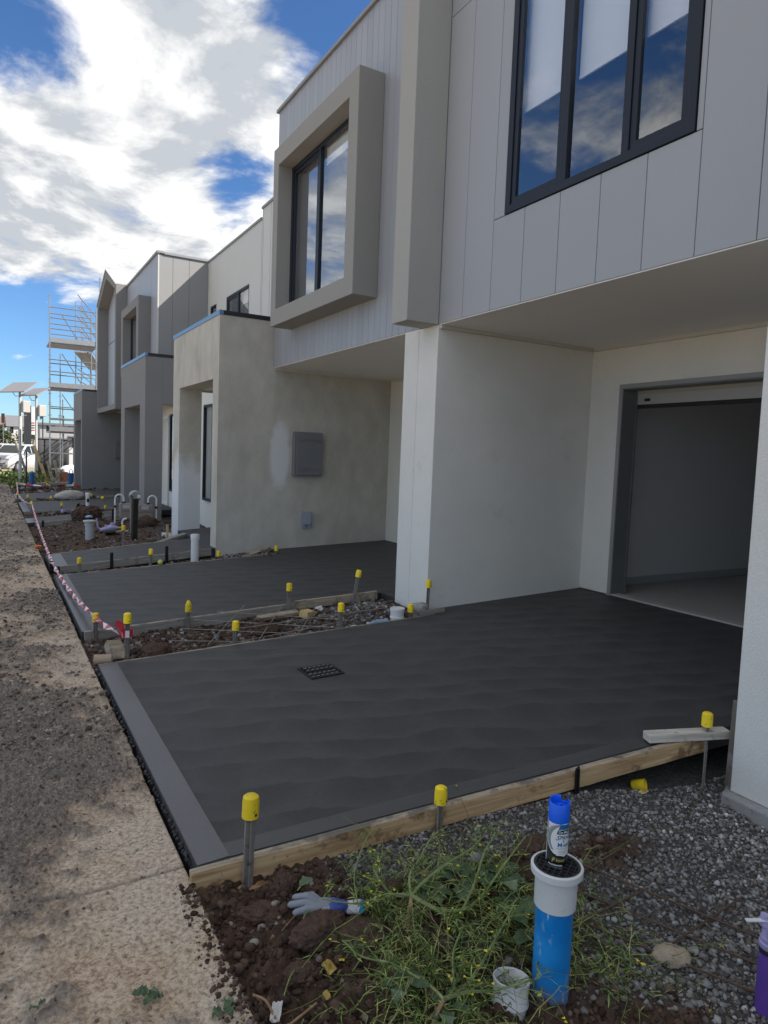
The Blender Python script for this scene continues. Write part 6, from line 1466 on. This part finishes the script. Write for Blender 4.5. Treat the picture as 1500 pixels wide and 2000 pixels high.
uprooted('uprooted weed with forked pale stems low beside the white pipe stub', (1.20, 1.60),
         [([(1.27, 1.62, .03), (1.36, 1.65, .04), (1.48, 1.70, .07), (1.60, 1.75, .09)], .0065), ([(1.29, 1.60, .03), (1.38, 1.56, .05), (1.50, 1.50, .09)], .006), ([(1.26, 1.63, .04), (1.32, 1.72, .06), (1.40, 1.77, .08)], .0045), ([(1.18, 1.66, .03), (1.10, 1.74, .05), (1.03, 1.82, .05), (1.00, 1.90, .05)], .005)],
         [([(1.14, 1.58, .02), (1.07, 1.55, .015), (1.01, 1.54, .005)], .006), ([(1.14, 1.61, .02), (1.08, 1.61, .012)], .004)], 402)
def vine(label, pts, r, mat, lift=0.0):
    P = [Vector((x, y, hb1(x, y) + h)) for x, y, h in pts]; Q = []
    for i in range(len(P) - 1):
        for k in range(6):
            tt = k / 6; p0 = P[max(i - 1, 0)]; p1 = P[i]; p2 = P[i + 1]; p3 = P[min(i + 2, len(P) - 1)]
            Q.append(0.5 * ((2 * p1) + (p2 - p0) * tt + (2 * p0 - 5 * p1 + 4 * p2 - p3) * tt * tt + (3 * p1 - p0 - 3 * p2 + p3) * tt ** 3))
    Q.append(P[-1]); o = MB().tube(Q, r, 6).build('stalk', mat, smooth=True); return tag(o, label, 'stalk')
vine('tall thin stalk rising past the glove up to the pine board', [(1.02, 1.86, .02), (1.08, 1.90, .03), (1.13, 2.0, .04), (1.16, 2.10, .05), (1.20, 2.20, .10), (1.30, 2.30, .14), (1.36, 2.34, .15)], 0.0024, stem_m)
vine('bent brown twig beside the white paper strip', [(0.68, 1.86, .05), (0.71, 1.83, .05), (0.725, 1.79, .02), (0.745, 1.765, .01), (0.80, 1.765, .03), (0.86, 1.79, .02)], 0.0038, root_m)
vine('thin straw lying left of the glove fingers', [(0.875, 2.12, .015), (0.93, 2.135, .035), (0.975, 2.145, .045)], 0.0012, root_m)
vine('thin dry stalk rising from the white paper strip', [(0.755, 1.82, .03), (0.80, 1.87, .05), (0.835, 1.91, .05)], 0.0022, stem_m)

# ------------------------------------------------------------------ scaffold, street, far things
t = thing('scaffold', 'galvanised scaffold tower with three decks beyond the gabled house', 'scaffold', (3.0, 33.5, -0.05))
def ztop_cap(z): return z
std = [(2.28, 33.0, 8.0), (2.40, 34.6, 8.0 - 2.1), (4.12, 33.0, 7.6), (4.28, 33.1, 9.0), (4.12, 34.6, 7.6), (3.72, 37.2, 8.6), (3.98, 37.2, 8.6), (4.72, 40.0, 8.6), (5.02, 40.0, 8.6), (2.95, 36.2, 5.9), (3.25, 38.5, 3.9), (4.42, 33.2, 8.6)]
for (x, y, zt) in std:
    b = MB().tube([(x, y, -0.1), (x, y, zt)], 0.026, 7)
    for k in range(int(zt / 0.5)):
        b.bx(x - 0.075, x + 0.075, y - 0.012, y + 0.012, 0.4 + k * 0.5, 0.418 + k * 0.5)
    b.build('standard', zinc, t)
def pole(a, c, name='ledger', r=0.024): MB().tube([a, c], r, 6).build(name, zinc, t)
for z in (0.55, 1.25, 2.75, 3.25, 4.75, 5.25, 6.55, 7.0, 7.45):
    pole((2.28, 33.0, z), (4.12, 33.0, z - 0.02)); pole((2.40, 34.6, z), (4.12, 34.6, z - 0.02))
for z in (2.6, 3.1, 4.6, 5.1, 6.9, 7.4, 7.9, 8.4):
    pole((3.55, 34.6, z), (5.02, 40.0, z - 0.0)); pole((3.98, 37.2, z), (5.9, 46, z))
for z0, z1 in ((2.3, 3.9), (4.2, 5.7), (6.2, 7.4)):
    pole((2.9, 34.62, z1), (4.7, 40.0, z0), 'brace', 0.02)
for z in (2.14, 4.02, 5.92):
    for j in range(3):
        MB().bx(2.25, 4.15, 33.05 + j * 0.5, 33.52 + j * 0.5, z, z + 0.06).build('deck_plank', zinc_deck, t)
    for j in range(3):
        MB().bx(2.27 + j * 0.625, 2.27 + j * 0.625 + 0.618, 33.0, 33.03, z + 0.061, z + 0.26).build('toe_board', zinc_deck, t)
for j in range(3): MB().prism('z', [(3.4 + j * 0.25, 34.7), (3.63 + j * 0.25, 34.7), (5.1 + j * 0.25, 42), (4.87 + j * 0.25, 42)], 5.86, 5.92).build('deck_plank', zinc_deck, t)

def lamp(x, y, zp, label, pw, yaw):
    t = thing('solar_light', label, 'solar light', (x, y, -0.1), 'solar lights on white poles')
    MB().lathe([(0.065, -0.3), (0.062, 0.8), (0.055, 0.82), (0.045, zp)], (x, y, 0), 12).build('pole', pole_white, t, smooth=True)
    MB().rbox((x + 0.20, y + 0.03, zp - 0.62), (0.27, 0.34, 0.46), (0, 0, 0.25)).build('battery_box', M('white_box_paint', (0.52, 0.50, 0.46), 0.03, 4, 0.4), t, bevel=0.015)
    MB().bx(x + 0.14, x + 0.24, y - 0.05, y + 0.05, zp - 0.98, zp - 0.86).build('sensor', grey_trim, t)
    pn = MB().rbox((x - 0.05, y, zp + 0.14), (pw, 1.25 * pw, 0.035), (0.40, -0.05, yaw)).build('solar_panel', solar_back, t)
    MB().rbox((x - 0.05, y, zp + 0.14 + 0.021), (pw * 0.96, 1.21 * pw, 0.004), (0.40, -0.05, yaw)).build('cells', solar_blue, pn)
    P = [(x - 0.22, y, zp + 0.06), (x - 0.24, y, zp - 0.1), (x - 0.16, y, zp - 0.22), (x, y, zp - 0.2)]
    MB().tube(P, 0.012, 5).build('cable', black_plastic, t)
lamp(1.10, 31.6, 3.72, 'left solar light with flat tilted panel and white box', 1.0, -0.5)
lamp(1.72, 32.2, 3.62, 'right solar light nearer the scaffold with white box', 0.78, -0.7)
o = MB().lathe([(0.12, 0), (0.10, 5.0), (0.05, 6.2)], n=10).build('street_pole', pole_white, smooth=True); o.location = (2.35, 66, -0.2); tag(o, 'pale pole standing between the left solar light and the dark tower', 'pole')
o = MB().tube([(1.50, 32.0, -0.1), (0.95, 32.2, 1.7)], 0.05, 8).build('leaning_pole', grey_timber); tag(o, 'grey pole leaning against the left solar light', 'pole')
for i, (x0_, x1_, y, zt, lab) in enumerate(((2.10, 1.62, 31.5, 1.55, 'wide yellow plank leaning beside the right solar light'), (2.32, 2.10, 31.3, 0.95, 'left narrow pale plank leaning by the planks heap'), (2.52, 2.36, 31.3, 0.98, 'right narrow pale plank leaning by the planks heap'))):
    b = MB().add([(x0_ - 0.07, y, 0), (x0_ + 0.07, y, 0), (x1_ + 0.06, y + 0.4, zt), (x1_ - 0.06, y + 0.4, zt), (x0_ - 0.07, y + 0.05, 0), (x0_ + 0.07, y + 0.05, 0), (x1_ + 0.06, y + 0.45, zt), (x1_ - 0.06, y + 0.45, zt)], [(0, 1, 2, 3), (7, 6, 5, 4), (0, 4, 5, 1), (1, 5, 6, 2), (2, 6, 7, 3), (3, 7, 4, 0)])
    tag(b.build('leaning_plank', plank_yellow if i == 0 else pine_top), lab, 'plank')
lump('sand_heap', sand_m, (2.6, 31.6, -0.03), (1.0, 0.5, 0.12), 120, 0.2, 1.2, 3, True, 'low heap of pale sand below the leaning planks', 'sand heap')
lump('rubble_bag', M('white_rubble_bag', (0.68, 0.67, 0.64), 0.08, 6, 0.85), (3.05, 33.2, 0.45), (0.42, 0.35, 0.26), 122, 0.3, 1.5, 4, True, 'white bag slumped on blocks beside the scaffold foot', 'bag', None, 0.3, 0.1)
o = MB().rbox((0, 0, 0), (0.30, 0.3, 0.5)).build('terracotta_block', orange_clay, bevel=0.01); o.location = (2.72, 31.7, 0.24); tag(o, 'terracotta block standing right of the leaning planks', 'block')
pt = pipe_thing(1.40, 29.0, -0.05, 0.55, 0.095, blue_paint, 'blue upright pipe among far weeds below the right solar light', 'drain_pipe')
t = thing('blue_pot', 'blue drum with white curled pipe by the farthest grey porch', 'drum', (2.80, 29.6, 0.0))
MB().lathe([(0.10, -0.05), (0.115, 0.5), (0.12, 0.52), (0.05, 0.53)], (2.80, 29.6, 0.0), 18).build('drum', blue_paint, t, smooth=True)
MB().tube([(2.74, 29.6, 0.5), (2.74, 29.6, 0.62), (2.80, 29.6, 0.68), (2.86, 29.6, 0.62), (2.86, 29.6, 0.5)], 0.02, 8).build('curled_pipe', pvc_white, t, smooth=True)
o = MB().tube([(1.26, 30.2, -0.1), (1.27, 30.2, 1.3)], 0.03, 6).build('dark_post', black_peg); tag(o, 'thin dark post in front of the far weeds', 'post')
ok5 = lambda x, y: True
hg = lambda x, y: hb5(x, y)
hvv = lambda x, y: (hb5(x, y) if x > 0.66 else hv(x, y))
weed_mass('far_weeds', [(0.75, 33.0, 0.55, 1.6, 3), (1.45, 32.5, 0.45, 1.2, 2), (0.4, 35, 0.6, 2, 1), (1.9, 32.2, 0.25, 0.5, 1.0)], 420, 211, hvv, 0.3, 0.8, 16, 0.05, 0.30)
weed_mass('far_weeds', [(1.0, 31.0, 0.5, 0.6, 1)], 160, 213, hvv, 0.2, 0.5, 16, 0.02, 0.22)
# make far leaves larger than the near ones
def far_leaf_mass(name, c, r, n, seed, mat, size):
    g = np.random.default_rng(seed); P = np.stack([c[0] + r[0] * g.normal(size=n) * .5, c[1] + r[1] * g.normal(size=n) * .5, c[2] + r[2] * np.abs(g.normal(size=n)) * .6], 1)
    a = g.random(n) * 2 * PI; el = g.random(n) * 1.2; d = np.stack([np.cos(a) * np.cos(el), np.sin(a) * np.cos(el), np.sin(el)], 1); q = g.normal(size=(n, 3)); s_ = np.cross(d, q); s_ /= np.linalg.norm(s_, axis=1)[:, None]
    L_ = size * (0.5 + g.random(n))[:, None]; V = np.stack([P, P + d * L_ * .5 + s_ * L_ * .25, P + d * L_, P + d * L_ * .5 - s_ * L_ * .25], 1)
    return np_mesh(name, V.reshape(-1, 3), np.arange(4 * n).reshape(-1, 4), mat, kind='stuff')
far_leaf_mass('far_weeds', (0.85, 33.2, -0.08), (1.0, 2.2, 0.26), 2600, 217, green_m, 0.13)
far_leaf_mass('far_weeds', (1.95, 31.9, -0.05), (0.5, 0.6, 0.4), 500, 219, green_m, 0.11)

def fence_bay(x0_, x1_, y, z1, label, mat):
    t = thing('site_fence', label, 'site fence', (x0_, y, -0.1), 'wrapped site fence bays behind the scaffold')
    MB().tube([(x0_, y, -0.1), (x0_, y, z1)], 0.025, 6).build('post', zinc, t); MB().tube([(x0_, y, z1), (x1_, y, z1)], 0.02, 6).build('rail', zinc, t)
    n = 12; vs = []; fs = []
    for i in range(n + 1):
        x = x0_ + (x1_ - x0_) * i / n; w = 0.06 * math.sin(i * 1.9 + x0_)
        vs += [(x, y + 0.04 + w, 0.0), (x, y + 0.04 + w * 0.6, z1 * 0.55), (x, y + 0.05, z1 - 0.04)]
    for i in range(n): k = 3 * i; fs += [(k, k + 3, k + 4, k + 1), (k + 1, k + 4, k + 5, k + 2)]
    b = MB().add(vs, fs); o = b.build('shade_cloth', mat, t, smooth=True, recalc=False); sd = o.modifiers.new('thickness', 'SOLIDIFY'); sd.thickness = 0.01
fence_bay(2.1, 3.6, 39.0, 1.95, 'left dark wrapped fence bay behind the leaning planks', wrap_dark)
fence_bay(3.65, 5.4, 40.5, 2.1, 'right dark wrapped fence bay behind the scaffold', wrap_dark)
h5 = thing('unfinished_house', 'part-built pale house wall behind the scaffold', 'house', (6.5, 44, 0))
MB().bx(4.6, 12, 43.0, 43.25, -0.2, 2.9).build('wall', wrap_dark, h5)
MB().bx(4.9, 5.5, 42.96, 42.995, 0.5, 2.4).build('wall_wrap', pvc_white, h5)
MB().bx(3.3, 3.9, 40.2, 40.24, 0.4, 1.5).build('white_sheet', pvc_white, h5)

# ------------------------------------------------------------------ cars
def car(loc, yaw, label, ute=True, scale=1.0):
    """a white pick-up: body shaped from cross sections, cabin glass, wheels, grille, lights; nose towards -y"""
    t = thing('parked_car', label, 'car', (0, 0, 0), 'white cars parked along the street')
    Wd = 0.90
    st = [(-2.55, 0.42, 0.72, 0.62), (-2.48, 0.34, 0.92, 0.80), (-2.30, 0.30, 1.00, 0.88), (-1.45, 0.30, 1.06, 0.90), (-1.15, 0.30, 1.10, 0.90), (0.9, 0.32, 1.10, 0.90), (2.35, 0.36, 1.08, 0.89), (2.50, 0.45, 1.04, 0.84)]
    vs = []; fs = []
    for (y, zb_, zt, w) in st:
        m = [(-w * 0.93, zb_), (-w, zb_ + 0.18), (-w, zt - 0.20), (-w * 0.93, zt - 0.05), (-w * 0.80, zt), (w * 0.80, zt), (w * 0.93, zt - 0.05), (w, zt - 0.20), (w, zb_ + 0.18), (w * 0.93, zb_)]
        vs += [(x, y, z) for x, z in m]
    for i in range(len(st) - 1):
        for k in range(10): j = (k + 1) % 10; fs.append((10 * i + k, 10 * i + j, 10 * i + 10 + j, 10 * i + 10 + k))
    fs += [tuple(range(10)), tuple(range(10 * len(st) - 1, 10 * len(st) - 11, -1))]
    MB().add(vs, fs).build('body', car_white, t, smooth=True)
    cab = [(-1.20, 1.09, 0.84), (-0.35, 1.66, 0.68), (0.45, 1.70, 0.67), (1.0, 1.60, 0.68), (1.20, 1.09, 0.84)]
    vs = []; fs = []
    for (y, z, w) in cab: vs += [(-w, y, z), (w, y, z)]
    base = len(vs)
    b = MB(); n = len(cab)
    ring = [(-w, y, z) for y, z, w in cab] + [(w, y, z) for y, z, w in cab]
    fs = [(i, i + 1, n + i + 1, n + i) for i in range(n - 1)] + [tuple(range(n))[::-1], tuple(range(n, 2 * n)), (0, n, 2 * n - 1, n - 1)]
    b.add(ring, fs); b.build('cabin', car_white, t, bevel=0.03)
    def gl(pts, nrm): 
        c = [Vector(p) + Vector(nrm) * 0.006 for p in pts]; d = [p - Vector(nrm) * 0.012 for p in c]; k = len(c)
        MB().add(c + d, [tuple(range(k)), tuple(range(2 * k - 1, k - 1, -1))] + [(i, (i + 1) % k, k + (i + 1) % k, k + i) for i in range(k)]).build('car_window', car_glass, t)
    gl([(-0.74, -1.10, 1.16), (0.74, -1.10, 1.16), (0.63, -0.42, 1.61), (-0.63, -0.42, 1.61)], (0, -0.55, 0.83))
    for s in (-1, 1):
        gl([(s * 0.825, -0.95, 1.14), (s * 0.825, -0.02, 1.14), (s * 0.69, -0.02, 1.60), (s * 0.70, -0.35, 1.58)], (s * 0.95, 0, 0.3))
        gl([(s * 0.825, 0.06, 1.14), (s * 0.825, 1.02, 1.14), (s * 0.70, 0.85, 1.56), (s * 0.69, 0.06, 1.60)], (s * 0.95, 0, 0.3))
        MB().rbox((s * 0.64, -2.44, 0.80), (0.36, 0.16, 0.15), (0.25, 0, s * 0.25)).build('headlight', chrome, t, bevel=0.03)
        MB().rbox((s * 0.98, -0.85, 1.18), (0.16, 0.10, 0.14)).build('mirror', car_white, t, bevel=0.03)
        for y in (-1.60, 1.55):
            w_ = MB().tube([(s * 0.70, y, 0.37), (s * 0.72, y, 0.37), (s * 0.90, y, 0.37), (s * 0.915, y, 0.37)], [0.34, 0.37, 0.37, 0.34], 20).build('wheel', rubber, t, smooth=True)
            MB().tube([(s * 0.90, y, 0.37), (s * 0.92, y, 0.37)], [0.23, 0.20], 16).build('rim', chrome, w_)
    MB().rbox((0, -2.50, 0.80), (0.86, 0.05, 0.15), (0.15, 0, 0)).build('grille', rubber, t, bevel=0.02)
    MB().rbox((0, -2.54, 0.81), (0.16, 0.02, 0.09)).build('badge', chrome, t, bevel=0.02)
    MB().rbox((0, -2.52, 0.47), (1.1, 0.06, 0.14)).build('lower_intake', rubber, t, bevel=0.02)
    MB().rbox((0, -2.56, 0.58), (0.37, 0.02, 0.11)).build('number_plate', flat('plate_white', (0.6, 0.6, 0.58)), t)
    if ute: MB().bx(-0.74, 0.74, 1.25, 2.40, 1.09, 1.105).build('tray_cover', rubber, t)
    t.location = loc; t.rotation_euler = (0, 0, yaw); t.scale = (scale,) * 3
    return t
car((1.55, 47.0, -0.12), -0.55, 'white pick-up parked nose towards us below the solar lights')
car((0.45, 54.0, -0.12), -0.5, 'second white car partly hidden behind the white pick-up', False)
car((4.2, 68.0, -0.1), 1.5, 'far white car seen between the two solar light poles', False)
t = thing('wheelie_bin', 'dark bin at the left edge beside the white pick-up', 'bin', (0.10, 36.5, -0.1))
MB().add([(-0.15, 36.2, -0.1), (0.27, 36.2, -0.1), (0.27, 36.8, -0.1), (-0.15, 36.8, -0.1), (-0.22, 36.12, 0.9), (0.34, 36.12, 0.9), (0.34, 36.88, 0.9), (-0.22, 36.88, 0.9)], [(0, 1, 2, 3), (4, 5, 6, 7), (0, 1, 5, 4), (1, 2, 6, 5), (2, 3, 7, 6), (3, 0, 4, 7)]).build('bin_body', rubber, t, bevel=0.03)
MB().rbox((0.06, 36.5, 0.95), (0.62, 0.82, 0.07)).build('lid', rubber, t, bevel=0.03)

# ------------------------------------------------------------------ the far street
def far_house(x, y, w, d, h, wall, roofm, label, gable=True, seed=0, wins=3):
    t = thing('distant_house', label, 'house', (x, y, 0), 'distant houses across the road')
    MB().bx(x, x + w, y, y + d, -0.3, h).build('wall', wall, t)
    if gable: MB().prism('x', [(y - 0.4, h), (y + d + 0.4, h), (y + d * 0.5, h + d * 0.28)], x - 0.3, x + w + 0.3).build('roof', roofm, t)
    else: MB().bx(x - 0.3, x + w + 0.3, y - 0.4, y + d + 0.4, h, h + 0.35).build('roof', roofm, t)
    for i in range(wins):
        for z in ((0.9, 2.1),) + (((3.6, 4.8),) if h > 4.5 else ()):
            xx = x + w * (i + 0.3) / wins
            f = MB().bx(xx, xx + w * 0.4 / wins, y - 0.03, y - 0.001, z[0], z[1]).build('window', frame_alu, t)
rt = M('brown_tile_roof', (0.20, 0.13, 0.10), 0.1, 1, 0.85); rg = M('grey_tile_roof', (0.16, 0.16, 0.17), 0.1, 1, 0.85)
wl = [M('far_white_wall', (0.66, 0.65, 0.62), 0.05, 1, 0.85), M('far_tan_wall', (0.45, 0.36, 0.27), 0.05, 1, 0.85), M('far_grey_wall', (0.35, 0.35, 0.36), 0.05, 1, 0.85)]
far_house(-9.5, 150, 7.0, 8, 5.6, wl[1], rt, 'tan two storey house at the far left under a brown roof', True, 1)
far_house(-2.2, 158, 5.0, 8, 4.8, wl[0], rt, 'white house with brown roof left of the solar lights', True, 2)
far_house(3.2, 152, 4.2, 8, 4.9, wl[0], rg, 'white house with grey roof behind the left solar light', True, 3)
far_house(8.4, 165, 4.0, 8, 3.2, wl[1], rt, 'low tan house beyond the dark tower', True, 4, 2)
far_house(6.8, 118, 9.0, 10, 4.6, wl[2], rg, 'flat roofed grey building between the lamp and the scaffold', False, 5)
far_house(-26, 150, 9.0, 9, 5.4, wl[0], rg, 'white house outside the left of the tan house', True, 6)
far_house(20, 130, 10, 9, 5.4, wl[1], rt, 'tan house hidden beyond the terrace end', True, 7)
t = thing('sign_tower', 'tall dark sign tower with a white side between the solar lights', 'sign', (4.95, 112, 0))
MB().bx(4.45, 5.35, 112.0, 113.2, -0.2, 7.1).build('dark_face', M('dark_sign_face', (0.025, 0.028, 0.032), 0.05, 1, 0.5), t)
MB().bx(5.36, 5.80, 112.05, 113.2, 3.0, 7.0).build('white_side', pvc_white, t)
for i, m in enumerate((tape_red, wrap_dark, wrap_dark, tape_red)): MB().bx(5.40, 5.76, 112.0, 112.045, 4.6 - 0.35 * i, 4.75 - 0.35 * i).build('sign_strip', m, t)
t = thing('road_sign', 'yellow roadside sign in front of the flat roofed grey building', 'sign', (6.3, 88, 0))
MB().tube([(6.1, 88, -0.2), (6.1, 88, 2.0)], 0.04, 6).build('post', zinc, t); MB().rbox((6.15, 87.94, 1.9), (0.55, 0.04, 0.75)).build('sign_plate', flat('sign_yellow', (0.60, 0.58, 0.04), 0.5), t)
for i, (x, y, z, lab) in enumerate(((5.0, 82, 5.0, 'slim dark street lamp behind the right solar light'), (7.0, 82, 4.7, 'slim dark street lamp just left of the scaffold'))):
    t = thing('street_lamp', lab, 'street lamp', (x, y, -0.2), 'slim dark street lamps'); MB().tube([(x, y, -0.2), (x, y, z)], 0.06, 7).build('pole', frame_alu, t); MB().bx(x - 0.5, x + 0.06, y - 0.08, y + 0.08, z, z + 0.08).build('lamp_head', frame_alu, t)
t = thing('traffic_light', 'small dark traffic signal far off at the left edge', 'traffic light', (1.86, 118, 0))
MB().tube([(1.9, 118, -0.2), (1.9, 118, 5.0)], 0.06, 7).build('pole', zinc, t); MB().bx(1.65, 2.1, 117.85, 118.1, 4.6, 6.0).build('signal_head', rubber, t)
def tree(x, y, h, r, label, seed):
    t = thing('tree', label, 'tree', (x, y, -0.2), 'far trees along the road')
    MB().tube([(x, y, -0.3), (x + 0.1, y, h * 0.4), (x, y + 0.1, h * 0.75)], [0.18, 0.13, 0.05], 7).build('trunk', tree_bark, t)
    g = np.random.default_rng(seed); n = 900; cl = g.normal(size=(14, 3)) * 0.42; k = g.integers(0, 14, n)
    P = cl[k] + g.normal(size=(n, 3)) * 0.2; P = P * np.array([r, r, h * 0.34]) + np.array([x, y, h * 0.68]) - np.array([x, y, -0.2]) * 1.0 + np.array([0, 0, -0.0])
    d = g.normal(size=(n, 3)); d /= np.linalg.norm(d, axis=1)[:, None]; s_ = np.cross(d, g.normal(size=(n, 3))); s_ /= np.linalg.norm(s_, axis=1)[:, None]; L_ = 0.35 * (0.6 + g.random(n))[:, None]
    V = np.stack([P, P + d * L_ * .5 + s_ * L_ * .3, P + d * L_, P + d * L_ * .5 - s_ * L_ * .3], 1)
    np_mesh('crown', V.reshape(-1, 3), np.arange(4 * n).reshape(-1, 4), tree_leaf, t)
for i, (x, y, h, r, lb) in enumerate(((-1.2, 140, 5.0, 2.0, 'small far tree at the left edge of the street'), (2.6, 145, 4.2, 1.6, 'small far tree in front of the white houses'), (8.3, 128, 5.0, 2.0, 'dark far tree right of the sign tower'), (-6, 146, 7.5, 2.6, 'taller far tree behind the tan house'), (6.2, 150, 4.0, 1.6, 'low far tree behind the dark sign tower'))): tree(x, y, h, r, lb, 500 + i)
far_leaf_mass('far_hedge', (-1, 100, -0.1), (16, 6, 1.0), 2500, 231, M('dry_grass_blade', (0.30, 0.26, 0.11), 0.2, 1, 0.9), 0.45)
